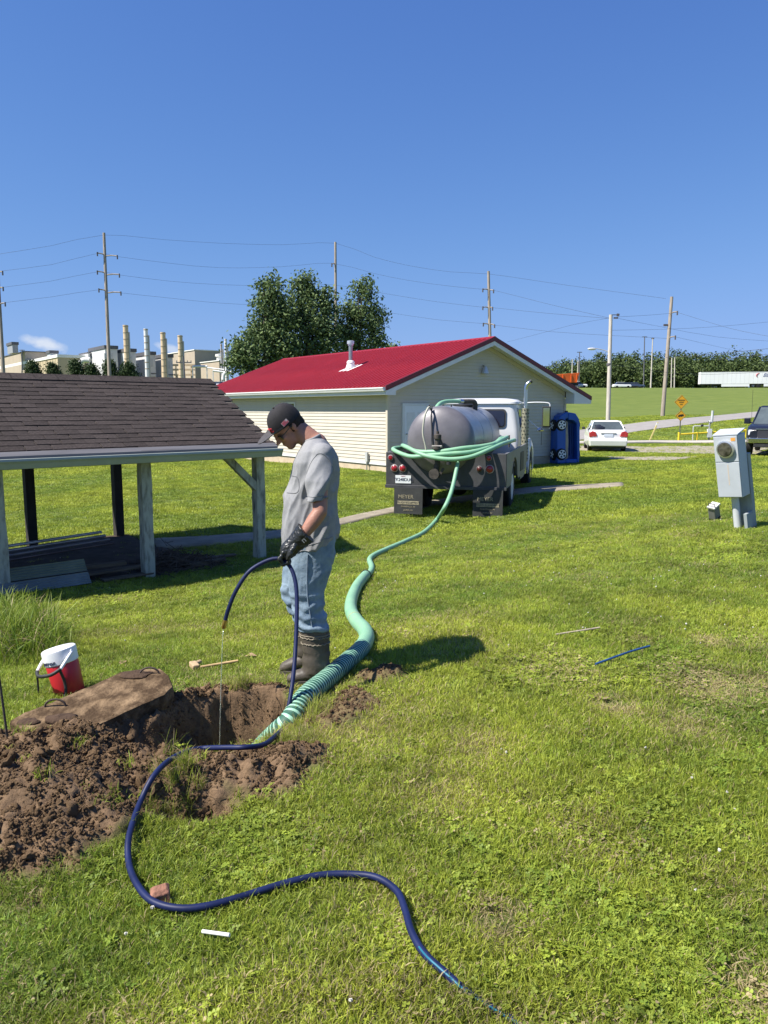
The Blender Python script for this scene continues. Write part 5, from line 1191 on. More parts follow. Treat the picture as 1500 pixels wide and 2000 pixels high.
# ------------------------------------------------------------------ lawn: blades, clover and flowers
def grass_material():
    m = bpy.data.materials.new('grass_blade'); m.use_nodes = True; N, L = m.node_tree.nodes, m.node_tree.links; N.clear()
    out = N.new('ShaderNodeOutputMaterial'); at = N.new('ShaderNodeAttribute'); at.attribute_type = 'INSTANCER'; at.attribute_name = 'tint'
    sx = N.new('ShaderNodeSeparateXYZ'); L.new(at.outputs['Vector'], sx.inputs[0])
    gi = N.new('ShaderNodeNewGeometry'); 
    ri = gi.outputs['Random Per Island']
    def mixc(f, a, b):
        x = N.new('ShaderNodeMix'); x.data_type = 'RGBA'; L.new(f, x.inputs[0])
        for s, v in ((6,a),(7,b)):
            if isinstance(v, tuple): x.inputs[s].default_value = (*v,1)
            else: L.new(v, x.inputs[s])
        return x.outputs[2]
    def mth(op, a, b):
        x = N.new('ShaderNodeMath'); x.operation = op; x.use_clamp = True
        for i, v in enumerate((a,b)):
            if isinstance(v,(int,float)): x.inputs[i].default_value = v
            else: L.new(v, x.inputs[i])
        return x.outputs[0]
    hue = mth('ADD', mth('MULTIPLY', sx.outputs[0], .75), mth('MULTIPLY', ri, .35))
    g = mixc(hue, (.105,.200,.024), (.420,.460,.056))
    straw = mth('GREATER_THAN', mth('ADD', sx.outputs[2], mth('MULTIPLY', ri, .0)), 2.0)
    dry = mth('GREATER_THAN', sx.outputs[2], ri)
    g = mixc(dry, g, (.40,.32,.165))
    vm = N.new('ShaderNodeVectorMath'); vm.operation = 'SCALE'; L.new(g, vm.inputs[0]); L.new(sx.outputs[1], vm.inputs['Scale'])
    b = N.new('ShaderNodeBsdfPrincipled'); L.new(vm.outputs[0], b.inputs['Base Color']); b.inputs['Roughness'].default_value = .55; b.inputs['Specular IOR Level'].default_value = .35
    t = N.new('ShaderNodeBsdfTranslucent'); L.new(vm.outputs[0], t.inputs['Color'])
    mx = N.new('ShaderNodeMixShader'); mx.inputs[0].default_value = .38; L.new(b.outputs[0], mx.inputs[1]); L.new(t.outputs[0], mx.inputs[2]); L.new(mx.outputs[0], out.inputs[0])
    return m
GRASS = grass_material()
flower_m = M('clover_flower', (.50,.48,.42), .8, 0, .1, 60)
def tuft(n, rad, hmin, hmax, wid, lean, seed, seg=2):
    r = np.random.default_rng(seed); V = []; F = []
    for _ in range(n):
        a = r.uniform(0,6.28); d = rad*math.sqrt(r.random()); bx, by = d*math.cos(a), d*math.sin(a)
        h = r.uniform(hmin,hmax); la = r.uniform(0,6.28); le = lean*r.random()**.7*h; w = wid*r.uniform(.6,1.2); fa = r.uniform(0,3.14); wx, wy = math.cos(fa)*w/2, math.sin(fa)*w/2
        o = len(V)
        for k in range(seg):
            f = k/seg; cx = bx+math.cos(la)*le*f*f; cy = by+math.sin(la)*le*f*f; z = h*f*(1-.25*f*min(1,le/h)); s = 1-.25*f
            V += [(cx-wx*s,cy-wy*s,z),(cx+wx*s,cy+wy*s,z)]
        V.append((bx+math.cos(la)*le, by+math.sin(la)*le, h*(1-.35*min(1,le/h))))
        for k in range(seg-1): F += [(o+2*k,o+2*k+1,o+2*k+3),(o+2*k,o+2*k+3,o+2*k+2)]
        F.append((o+2*seg-2,o+2*seg-1,o+2*seg))
    return npmesh('tuft', V, F, GRASS)
def clover(n, rad, seed, h=.045, leaf=.010):
    r = np.random.default_rng(seed); V = []; F = []
    for _ in range(n):
        a = r.uniform(0,6.28); d = rad*math.sqrt(r.random()); c = np.array([d*math.cos(a), d*math.sin(a), h*r.uniform(.5,1.1)]); tl = r.normal(0,.35,2); ph = r.uniform(0,6.28); L_ = leaf*r.uniform(.7,1.2)
        for k in range(3):
            t = ph+k*2.094; o = len(V); u = np.array([math.cos(t),math.sin(t)]); v = np.array([-u[1],u[0]])
            for s_, w in ((0,0),(.6,.55),(1.15,.5),(1.25,0),(1.15,-.5),(.6,-.55)):
                q = c[:2]+u*L_*s_+v*L_*w; V.append((q[0],q[1],c[2]+(q[0]-c[0])*tl[0]+(q[1]-c[1])*tl[1]+.15*L_*abs(w)))
            F += [(o,o+1,o+2),(o,o+2,o+3),(o,o+3,o+4),(o,o+4,o+5)]
    return npmesh('clover', V, F, GRASS)
def lawn():
    meshes = [tuft(30,.045,.018,.054,.0036,1.0,s,3) for s in range(5)] + [tuft(22,.05,.012,.034,.0034,1.6,s+20) for s in range(2)] + [clover(16,.06,s+40,.028,.0085) for s in range(3)]
    far = [tuft(16,.09,.025,.062,.011,.9,s+60) for s in range(4)]
    tall = [tuft(26,.09,.18,.46,.008,1.0,s+80,5) for s in range(3)]
    meshes = meshes + far + tall; NEAR, CLO, FAR, TALL = (0,7), (7,10), (10,14), (14,17)
    holes = [(HOUSE_P, .0), (PATH_P, .0), (ROAD_P, .1), (KERB_P, .1)]
    def zone(r0, r1, dens, half, ids, sxy, sz):
        area = half*(r1*r1-r0*r0); n = int(area*dens); r = np.sqrt(rng.uniform(r0*r0,r1*r1,n)); a = rng.uniform(-half,half,n)
        return r*np.sin(a), r*np.cos(a), np.full(n,sxy), np.full(n,sz), rng.integers(ids[0],ids[1],n)
    zs = [zone(.9,4.2,1800,.62,NEAR,1,1), zone(4.2,7.5,800,.60,NEAR,1.1,1), zone(7.5,13,300,.58,NEAR,1.5,1.0), zone(13,24,170,.56,FAR,1.05,.9), zone(24,46,70,.54,FAR,1.6,.95), zone(46,80,13,.52,FAR,3.2,1.2)]
    x, y, sxy, sz, vid = [np.concatenate(q) for q in zip(*zs)]
    r = np.hypot(x,y)
    cl = fbm(x*1.1,y*1.1,77,3) + .35*gs(x,y,1.35,3.2,.5,.45)*1.5
    isc = (vid < 7) & (rng.random(len(x)) < np.clip(.03+.7*(cl-.22),.015,.40)); vid[isc] = rng.integers(CLO[0],CLO[1],isc.sum())
    soil = np.zeros(len(x)); k = inpatch(x,y); soil[k] = soil_field(x[k],y[k])
    keep = soil < rng.uniform(.15,.6,len(x)); keep |= (soil > .5) & (rng.random(len(x)) < .016)
    for poly, e in holes: keep &= (r < 10) | (poly_sd(poly, x, y) > e)
    for poly in GRAV:
        sd = poly_sd(poly, x, y); keep &= (r < 20) | (sd > 0) | (rng.random(len(x)) < .18)
    lx, ly = (x-SH_O.x)*math.cos(SH_ROT)+(y-SH_O.y)*math.sin(SH_ROT), -(x-SH_O.x)*math.sin(SH_ROT)+(y-SH_O.y)*math.cos(SH_ROT)
    keep &= ~((lx > -6.9) & (lx < 1.1) & (ly > -.02) & (ly < 3.15) & (rng.random(len(x)) > .06))
    x, y, sxy, sz, vid, soil, r = [q[keep] for q in (x,y,sxy,sz,vid,soil,r)]; n = len(x)
    # tone: soft patches of yellow-green, darker green and dried thatch
    t1 = fbm(x*.55,y*.55,1,4); t2 = fbm(x*2.3,y*2.3,2,3)
    hue = np.clip(.50+.75*t1+.40*t2+rng.normal(0,.16,n),0,1); hue[(vid >= 7)&(vid < 10)] *= .7
    dry = np.clip(.06+.28*(fbm(x*1.6,y*1.6,5,3)-.24)*2,.03,.5)
    for (u,v,s_,amt) in ((1200,1400,.13,.85),(1385,1360,.28,.75),(1480,1365,.2,.7),(975,1795,.10,.85),(1390,1280,.13,.7),(1500,1930,.12,.8),(1250,1275,.10,.5),(930,1470,.2,.45),(1330,1430,.22,.5),(690,1430,.14,.6),(620,1400,.12,.5),(450,1320,.28,.5),(560,1340,.15,.5),(850,1550,.25,.4),(1100,1330,.3,.35),(1150,1640,.2,.3)):
        q = PZ(u,v,.05); dry = np.maximum(dry, amt*np.exp(-((x-q.x)**2+((y-q.y)/1.2)**2)/(s_*s_)))
    dry = np.maximum(dry, .45*np.exp(-((x+.3)**2+(y-3.9)**2)/.35)*(soil < .3))
    bri = np.clip(1+.30*fbm(x*3.1,y*3.1,9,2)+rng.normal(0,.16,n),.5,1.6)
    z = surf(x,y)-.004
    hs = sz*rng.uniform(.75,1.25,n)*(1-.55*np.clip(dry,0,1))*(1+.35*t1)*np.where((np.hypot(x+.55,y-4.78) < .33),.45,1); s3 = np.stack([sxy*rng.uniform(.85,1.15,n)]*2+[hs],-1)
    rot = np.stack([rng.normal(0,.10,n),rng.normal(0,.10,n),rng.uniform(0,6.28,n)],-1)
    tint = np.stack([hue,bri,dry],-1)
    P_ = [np.stack([x,y,z],-1)]; R_ = [rot]; S_ = [s3]; I_ = [vid]; T_ = [tint]
    # long uncut grass left of the jug and at the shed post, a few rank tufts elsewhere
    tx, ty = [], []
    for (u,v,du,dv,num) in ((25,1225,90,45,170),(5,1180,50,20,40),(350,1570,50,18,26),(430,1485,50,6,16),(350,1605,60,12,22),(580,1470,60,14,26),(1440,1035,22,4,14),(470,1345,90,8,30),(610,1420,40,20,26)):
        for _ in range(num):
            q = PZ(u+rng.normal(0,.5)*du, v+rng.normal(0,.5)*dv, -.15 if v < 1300 else 0); tx.append(q.x); ty.append(q.y)
    tx, ty = np.array(tx), np.array(ty); m = len(tx); tz = surf(tx,ty)
    near = (tx > -1.6); sc_ = np.where(near, rng.uniform(.14,.30,m), rng.uniform(.6,1.1,m)); 
    P_.append(np.stack([tx,ty,tz],-1)); R_.append(np.stack([rng.normal(0,.15,m),rng.normal(0,.15,m),rng.uniform(0,6.28,m)],-1)); S_.append(np.stack([sc_,sc_,sc_],-1)); I_.append(rng.integers(TALL[0],TALL[1],m)); T_.append(np.stack([np.where(near,rng.uniform(.3,.9,m),rng.uniform(.0,.45,m)),rng.uniform(.7,1.1,m),np.where(near,.25,.06)],-1))
    o = scatter('grass', *[np.concatenate(q) for q in (P_,R_,S_,I_,T_)], meshes); o['label'] = 'mown sunlit lawn grass with clover and dry patches'
    # white clover heads
    fm = []
    for s in range(2):
        mb = MB(); mb.ell((0,0,.036),(.007,.007,.006),8,5); mb.v = [tuple(Vector(p)*(1+.25*mnoise.noise(Vector(p)*400))) for p in mb.v]; fm.append(mb.mesh('clover_head', flower_m, 60))
    n = 1100; a = rng.uniform(-.55,.55,n); rr = np.sqrt(rng.uniform(1.6**2,20**2,n)); x, y = rr*np.sin(a), rr*np.cos(a)
    k = (fbm(x*.7,y*.7,55,3) > .02); k &= ~inpatch(x,y,.3); x, y = x[k], y[k]
    ex = [PZ(u,v,.08) for u,v in ((1345,1525),(1352,1518),(1420,1550),(1432,1575),(1390,1562),(1357,1724),(285,1873),(238,1818),(1500,1545),(690,1945),(985,1480),(300,1765))]; x = np.append(x,[q.x for q in ex]); y = np.append(y,[q.y for q in ex]); n = len(x)
    s = rng.uniform(.6,1.0,n)
    scatter('clover_flowers', np.stack([x,y,surf(x,y)],-1), np.stack([rng.normal(0,.2,n),rng.normal(0,.2,n),rng.uniform(0,6,n)],-1), np.stack([s,s,s],-1), rng.integers(0,2,n), np.zeros((n,3)), fm)['label'] = 'small white clover heads dotted over the lawn'
_hc = [HOUSE.matrix_basis @ Vector(p) for p in ((0,0,0),(HW,0,0),(HW,HL,0),(0,HL,0))]
HOUSE_P = [(p.x,p.y) for p in _hc]
lawn()
# ------------------------------------------------------------------ meter post, cars, signs and rails
def meter():
    b = P(1447,1030,9.8); b.z = h1(b.x,b.y)
    t = thing('meter_post', 'leaning grey electric meter box on a board post in the grass', 'electric meter', b, 0, None, (R(2),R(-9.5),R(-48))); t.rotation_mode = 'ZYX'
    gr = M('meter_grey_paint', (.42,.45,.48), .42, 0, .08, 4, spec=.4); bd = M('grey_board', (.28,.31,.31), .7, 0, .15, 4, stretch=(4,4,1))
    w, d = .30, .20
    MB().bx(-.10,.16,.02,.10,-.1,.95).build('board', bd, t, bevel=.004)
    MB().bx(.118,.16,-.16,.018,-.1,.22).build('side_board', bd, t, bevel=.004)
    bx_ = MB().bx(-w/2,w/2,-d,.015,.44,1.22).build('meter_box', gr, t, bevel=.006)
    top = MB(); top.add([(-w/2-.006,-d-.008,1.222),(w/2+.006,-d-.008,1.222),(w/2+.006,.02,1.262),(-w/2-.006,.02,1.262),(-w/2-.006,-d-.008,1.234),(w/2+.006,-d-.008,1.234),(w/2+.006,.02,1.274),(-w/2-.006,.02,1.274)],[(0,3,2,1),(4,5,6,7),(0,1,5,4),(1,2,6,5),(2,3,7,6),(3,0,4,7)]); top.build('box_cap', gr, bx_)
    MB().bx(-w/2+.004,w/2-.004,-d-.012,-d-.001,.448,.885).build('lower_cover', gr, bx_, bevel=.004)
    MB().bx(-w/2+.004,w/2-.004,-d-.010,-d-.001,.895,1.212).build('upper_cover', gr, bx_, bevel=.004)
    rg = MB().lathe([(.108,-.0),(.108,-.036),(.090,-.042),(.090,0),(.108,0.0)], (0.005,-d-.010,1.055), 'Y', 32).build('meter_ring', M('ring_alloy',(.6,.6,.58),.3,.8,.1,6), t, 40)
    MB().lathe([(.091,-.01),(.089,-.038),(.078,-.048),(0,-.05)], (.005,-d-.010,1.055), 'Y', 32).build('meter_glass', M('meter_glass',(.035,.033,.026),.06,0,.5,16,spec=.8,col2=(.12,.11,.085)), rg, 40)
    MB().bx(.07,.125,-d-.0125,-d-.0105,1.15,1.19).build('orange_tag', M('orange_tag',(.65,.30,.06),.6), bx_)
    MB().bx(.0,.012,-d-.0135,-d-.0122,.60,.86).build('rust_streak', M('rust_streak',(.50,.42,.34),.7,0,.2,6), bx_)
    MB().cyl((.0,-.08,-.12),(.0,-.08,.44),.045,n=20).build('conduit', M('grey_conduit',(.55,.57,.58),.4,0,.06,5), t, 40)
    b2 = gpt(1396,1016); t2 = thing('junction_box', 'small grey junction box tilted over in the grass beside the meter post', 'junction box', b2+Vector((0,0,.02)), 0, None, (R(8),R(-27),R(35)))
    g2 = M('dull_grey_box', (.20,.20,.185), .6, 0, .15, 6)
    MB().bx(-.065,.065,-.05,.05,.03,.21).build('case', g2, t2, bevel=.006); l = MB().bx(-.075,.075,-.06,.06,.21,.235).build('lid', M('pale_lid',(.55,.54,.5),.5), t2, bevel=.004)
    MB().tube([(-.05,-.05,.235),(-.05,-.05,.285),(-.05,.04,.285),(-.05,.04,.235)], .006, 6).build('bail', rusty, l); MB().bx(-.06,.06,-.055,.055,.0,.035).build('base', flat_black, t2); MB().cyl((0,0,-.15),(0,0,.02),.02).build('stub_pipe', g2, t2)
meter()

def car_body(t, L, W, prof, cab, paint, gl, wr=.31, wb=(.78,3.35), rimm=None):
    """lower body lofted along its length, cabin with glass, wheels; y=0 at the rear, z up"""
    rings = []
    for y, zb, zt, hw, shl in prof:
        rings.append([(-hw*.93,y,zb),(-hw,y,zb+.10),(-hw,y,zt-.20),(-hw*.965,y,zt-.05),(-hw*shl,y,zt),(hw*shl,y,zt),(hw*.965,y,zt-.05),(hw,y,zt-.20),(hw,y,zb+.10),(hw*.93,y,zb)])
    b = MB().loft(rings).build('body', paint, t, 35, .02)
    cr = []
    for z, ya, yb, hw in cab: cr.append([(-hw,ya,z),(hw,ya,z),(hw,yb,z),(-hw,yb,z)])
    c = MB().loft(cr[:-1]).build('windows', gl, t, bevel=.03)
    z, ya, yb, hw = cab[-2]; z2, ya2, yb2, hw2 = cab[-1]
    MB().loft([[(-hw-.01,ya-.02,z-.03),(hw+.01,ya-.02,z-.03),(hw+.01,yb+.02,z-.03),(-hw-.01,yb+.02,z-.03)],[(-hw,ya,z+.015),(hw,ya,z+.015),(hw,yb,z+.015),(-hw,yb,z+.015)],[(-hw2,ya2,z2),(hw2,ya2,z2),(hw2,yb2,z2),(-hw2,yb2,z2)]]).build('roof', paint, t, bevel=.02)
    z0, y0, y1, h0 = cab[0]; zt, y2, y3, ht = cab[-2]
    for s in (-1,1):
        for (ya,yb) in ((y0,y2),(y1,y3),((y0*.45+y1*.55),(y2*.45+y3*.55))):
            MB().tube([(s*(h0-.005),ya,z0-.02),(s*(ht-.0),yb,zt)],.035,6).build('pillar', paint, t)
    for s in (-1,1):
        for y in wb: wheel('wheel', t, (s*(W/2-.10),y,wr), wr, .2, rimm or M('alloy_rim',(.55,.55,.55),.35,.5,.1,6), side=s)
    return b
def white_car():
    b = P(1187,889,35); b.z = h1(b.x,b.y); t = thing('parked_car', 'white sedan parked with its back to the yard, black sheet over one rear corner', 'car', b, -R(11))
    wp = M('white_car_paint', (.82,.82,.81), .25, 0, .03, 2, coat=.5); gl = M('car_glass', (.07,.085,.085), .05, 0, .3, 1.5, spec=.9)
    prof = [(.0,.36,.84,.74,.90),(.06,.30,.96,.80,.90),(.25,.24,1.0,.84,.90),(.7,.22,1.0,.85,.92),(1.6,.20,.96,.86,.94),(3.0,.20,.94,.86,.94),(3.6,.22,.86,.85,.92),(4.2,.26,.72,.80,.90),(4.40,.36,.62,.70,.85)]
    cab = [(.97,.55,3.15,.76),(1.15,.78,2.85,.71),(1.36,1.10,2.45,.60),(1.41,1.25,2.3,.50)]
    bo = car_body(t, 4.4, 1.7, prof, cab, wp, gl, wb=(.85,3.45))
    tl = M('tail_red', (.42,.03,.035), .25, 0, .2, 8, coat=.4)
    for s in (-1,1):
        MB().prism([(s*.50,.70),(s*.84,.68),(s*.85,.86),(s*.72,.95),(s*.56,.90)], -.05, .22, 'Y').build('tail_light', tl, t, bevel=.015)
        MB().bx(*sorted((s*.86,s*1.02)),2.75,2.87,.96,1.08).build('mirror', flat_black, t, bevel=.03)
    MB().loft([[(-.78,-.08,.27),(.78,-.08,.27),(.83,.15,.25),(-.83,.15,.25)],[(-.82,-.12,.50),(.82,-.12,.50),(.85,.15,.5),(-.85,.15,.5)],[(-.80,-.08,.64),(.80,-.08,.64),(.84,.15,.64),(-.84,.15,.64)]]).build('bumper', wp, t, bevel=.03)
    MB().bx(-.20,.20,-.03,.02,.70,.82).build('licence_plate', M('pale_plate',(.60,.65,.75),.5), t); MB().bx(-.34,.34,-.03,.02,.83,.865).build('trunk_strip', M('chrome_dull',(.5,.5,.5),.3,.6), t, bevel=.01)
    MB().bx(-.7,.7,.03,.3,.16,.30).build('underbody', flat_black, t)
    mb = MB(); mb.add([(-.84,.30,.86),(-.80,.25,1.0),(-.30,.42,1.02),(-.05,.75,1.10),(-.28,1.0,1.26),(-.62,.98,1.24),(-.80,1.2,1.05),(-.84,1.2,.98),(-.45,.6,1.14)],[(0,1,8),(1,2,8),(2,3,8),(3,4,8),(4,5,8),(5,6,8),(6,7,8),(7,0,8)]); o = mb.build('black_sheet', M('black_plastic',(.02,.02,.024),.45,0,.4,6), t, 60); o.modifiers.new('s','SOLIDIFY').thickness = .03
white_car()
def pickup():
    b = P(1514,889,27)+Vector((1.35,2.35,0)); b.z = h1(b.x,b.y); t = thing('pickup_truck', 'dark navy pickup truck parked facing the lawn at the right edge', 'pickup', b, R(150))
    pt = M('navy_truck_paint', (.010,.012,.022), .35, 0, .2, 2, coat=.15); gl = M('truck_glass', (.09,.11,.11), .06, 0, .3, 1.5, spec=.9)
    y = 2.8   # origin under the front axle region; local +y is the truck's front
    prof = [(-3.0,.5,1.12,.98,.95),(-1.2,.45,1.14,1.0,.95),(.2,.42,1.14,1.0,.95),(1.5,.42,1.13,1.0,.93),(2.3,.46,1.08,.98,.90),(2.62,.52,1.0,.93,.88),(2.72,.58,.92,.86,.86)]
    cab = [(1.12,-1.1,1.25,.90),(1.35,-1.05,.90,.86),(1.74,-.9,.35,.74),(1.80,-.75,.2,.66)]
    rings = []
    car_body(t, 5.7, 2.0, prof, cab, pt, gl, wr=.40, wb=(-1.9,1.75), rimm=chrome)
    g = MB().bx(-.60,.60,2.66,2.75,.66,.97).build('grille', M('dark_grille',(.05,.05,.06),.35,.3), t, bevel=.02)
    MB().bx(-.66,.66,2.70,2.77,.955,.985).build('grille_trim', chrome, g); MB().bx(-.02,.02,2.74,2.775,.68,.95).build('grille_bar', chrome, g); MB().ell((0,2.785,.82),(.06,.015,.05)).build('emblem', chrome, g)
    MB().loft([[(-.95,2.55,.48),(.95,2.55,.48),(.85,2.86,.48),(-.85,2.86,.48)],[(-.97,2.55,.66),(.97,2.55,.66),(.86,2.88,.66),(-.86,2.88,.66)]]).build('bumper', chrome, t, bevel=.03)
    MB().bx(-.7,.7,2.6,2.83,.33,.47).build('valance', flat_black, t, bevel=.02)
    for s in (-1,1):
        MB().bx(*sorted((s*.62,s*.90)),2.56,2.71,.74,.94).build('headlight', M('headlight_glass',(.6,.62,.65),.1,0,.2,9,coat=.6), t, bevel=.03)
        m_ = MB().bx(*sorted((s*1.0,s*1.22)),.72,.86,1.12,1.34).build('mirror', pt, t, bevel=.03); MB().cyl((s*.9,.8,1.16),(s*1.05,.8,1.18),.03).build('mirror_arm', flat_black, m_)
    MB().cyl((.88,1.9,1.08),(.90,1.85,2.35),.006,n=6).build('antenna', flat_black, t)
pickup()
def toy_car():
    c = HOUSE.matrix_basis @ Vector((HW-.42,-.42,0)); c.z = h1(c.x,c.y)
    t = thing('toy_car', 'blue plastic toy car body stood on end against the house', 'toy car', c, 0, None, (R(-4),0,math.atan2(.6,.8)-R(22)))
    bl = M('blue_plastic', (.012,.085,.36), .35, 0, .12, 3); db = M('deep_blue_inside', (.008,.045,.20), .45, 0, .15, 4); Ht = 1.86
    # side with wheels faces local -x, open cockpit faces local -y; car length runs up z
    prof = [(-.44,0),(.44,0),(.46,.10),(.47,.5),(.47,1.35),(.44,1.62),(.30,1.82),(.10,1.88),(-.12,1.86),(-.32,1.74),(-.44,1.52),(-.46,1.2),(-.46,.3)]
    MB().prism(prof, .02, .62, 'Y').build('shell_back', bl, t, bevel=.05, seg=3)
    # rim round the cockpit
    mb = MB(); mb.prism([(-.44,0),(-.12,0),(-.10,1.42),(-.12,1.6),(.0,1.66),(.0,1.87),(-.12,1.86),(-.32,1.74),(-.44,1.52),(-.46,1.2),(-.46,.3)], -.30, .03, 'Y'); mb.build('fender_side', bl, t, bevel=.04, seg=3)
    mb = MB(); mb.prism([(.36,.0),(.44,0),(.47,.5),(.47,1.35),(.44,1.62),(.30,1.82),(.0,1.868),(.0,1.58),(.20,1.56),(.34,1.45)], -.28, .03, 'Y'); mb.build('fender_side', bl, t, bevel=.04, seg=3)
    MB().bx(-.11,.37,-.26,.03,.0,.16).build('bumper', bl, t, bevel=.04); MB().bx(-.10,.35,.0,.03,.15,1.58).build('cockpit_floor', db, t)
    for x in (.06,.18,.28): MB().bx(x,x+.03,-.06,.01,.3,1.4).build('floor_rib', db, t, bevel=.01)
    MB().prism([(-.115,.14),(-.02,.2),(.0,.8),(-.03,1.5),(-.115,1.56)], -.27, -.22, 'Y').build('tan_board', M('tan_board',(.36,.30,.22),.8,0,.2,5), t)
    wh = M('toy_wheel_white', (.78,.78,.76), .5)
    for x, s in ((-.47,-1),(.47,1)):
        for z in (.34,1.40):
            w = MB().lathe([(.0,s*.06),(.15,s*.06),(.20,s*.04),(.215,0),(.20,-s*.06),(0,-s*.06)], (x,-.02,z), 'X', 24).build('wheel', blk, t, 40)
            if s < 0:
                for k in range(5):
                    a = R(72*k+20); MB().box((x+s*.062,-.02+.075*math.cos(a),z+.075*math.sin(a)),(.012,.15*abs(math.cos(a))+.045*abs(math.sin(a))*.9,.15*abs(math.sin(a))+.045*abs(math.cos(a))*.9)).build('spoke', wh, w) if False else None
                    q = MB(); q.box((0,0,.075),(.012,.05,.11)); q.xf(Matrix.Translation((x+s*.062,-.02,z)) @ Matrix.Rotation(a,4,'X')); q.build('spoke', wh, w, bevel=.008)
    for x in (-.47,):
        for z in (.34,1.40):
            w = MB().lathe([(.0,-.04),(.165,-.05),(.20,-.03),(.215,.02),(.20,.06),(0,.06)], (-.30,-.315,z), 'Y', 24).build('wheel', blk, t, 40)
            for k in range(5):
                a = R(72*k+18); q = MB(); q.box((0,0,.08),(.055,.012,.11)); q.xf(Matrix.Translation((-.30,-.372,z)) @ Matrix.Rotation(a,4,'Y')); q.build('spoke', wh, w, bevel=.008)
            MB().lathe([(.14,-.055),(.155,-.062),(.13,-.064),(.14,-.055)], (-.30,-.315,z), 'Y', 24).build('rim_ring', wh, w, 40)
    MB().bx(.02,.10,-.06,.04,1.86,1.93).build('hitch', flat_black, t)
toy_car()
def roadside():
    yel = M('yellow_sign', (.80,.40,.02), .5, 0, .06, 5); bkk = M('sign_black', (.02,.018,.015), .6); stl = M('sign_post_steel', (.16,.15,.14), .6, .3)
    b = P(1328,843,50); b.z = h1(b.x,b.y); t = thing('warning_sign', 'two yellow diamond warning signs on one post beside the road', 'road sign', b, 0)
    MB().bx(-.03,.03,0,.04,-.3,2.5).build('post', stl, t)
    for zc, s in ((2.08,.46),(1.20,.36)):
        d = MB(); d.prism([(0,zc+s),(s,zc),(0,zc-s),(-s,zc)], -.012, -.002, 'Y'); d = d.build('sign_plate', yel, t)
        for k in range(4):
            a = [(0,zc+s*.92),(s*.92,zc),(0,zc-s*.92),(-s*.92,zc)]; p, q = a[k], a[(k+1)%4]; MB().tube([(p[0],-.014,p[1]),(q[0],-.014,q[1])],.008,4).build('border', bkk, d)
        if zc > 2:
            for z, w, n in ((.11,.44,9),(-.02,.30,6),(-.16,.16,3)):
                for k in range(n):
                    x = -w/2+w*(k+.5)/n; MB().bx(x-.016,x+.016,-.017,-.013,zc+z-.035+.012*(k%2),zc+z+.035).build('lettering', bkk, d)
        else:
            MB().prism([(-.18,zc-.06),(-.16,zc+.02),(-.05,zc+.07),(.16,zc+.10),(.20,zc-.02),(.10,zc-.03),(.05,zc-.07),(-.05,zc-.04),(-.10,zc-.09)], -.018, -.013, 'Y').build('truck_symbol', bkk, d)
    yp = M('yellow_pipe', (.75,.55,.03), .45, 0, .06, 4)
    a = P(1325,868,45); c = P(1455,866,46)
    a.z = h1(a.x,a.y); c.z = h1(c.x,c.y); t = thing('guard_rail', 'low yellow pipe guard rail beside the road', 'guard rail', a); v = c-a
    for f in (0,.27,.55,1): MB().cyl(v*f+Vector((0,0,-.3)), v*f+Vector((0,0,.56 if f == 0 else .50)), .06, n=12).build('post', yp, t, 40)
    MB().tube([Vector((0,0,.44)), v+Vector((0,0,.44))], .05, 10).build('rail', yp, t, 40)
    b = P(1270,846,46); b.z = h1(b.x,b.y); t = thing('marker_post', 'leaning pale yellow marker post at the road edge', 'marker post', b, 0, None, (0,R(22),0))
    MB().bx(-.045,.045,-.02,.02,-.3,1.15).build('blade', M('pale_yellow',(.72,.58,.22),.6), t, bevel=.01); MB().bx(-.047,.047,-.022,.022,.95,1.1).build('reflector', M('pale_band',(.8,.78,.7),.5), t)
    b = P(1384,864,45.5); b.z = h1(b.x,b.y); t = thing('gas_riser', 'grey pipe riser with white box behind the yellow rail', 'pipe riser', b, 0)
    gp_ = M('riser_grey', (.30,.31,.31), .5, .2); MB().cyl((0,0,-.3),(0,0,1.1),.05).build('riser', gp_, t, 40); MB().cyl((0,0,1.05),(.05,0,1.1),.12).build('regulator', gp_, t, 40)
    MB().cyl((.12,0,1.05),(.14,0,1.75),.07).build('vent', M('vent_pale',(.5,.52,.53),.4), t, 40); MB().bx(-.16,.12,-.14,-.05,.18,.68).build('white_box', white_pt, t, bevel=.01)
    MB().tube([(0,0,.85),(-.9,0,.85),(-.95,0,.8),(-.95,0,-.2)],.03,8).build('side_pipe', M('vent_pale',(.5,.52,.53)), t, 40); MB().ell((-.45,0,.88),(.09,.07,.08)).build('valve_wheel', flat_black, t)
roadside()

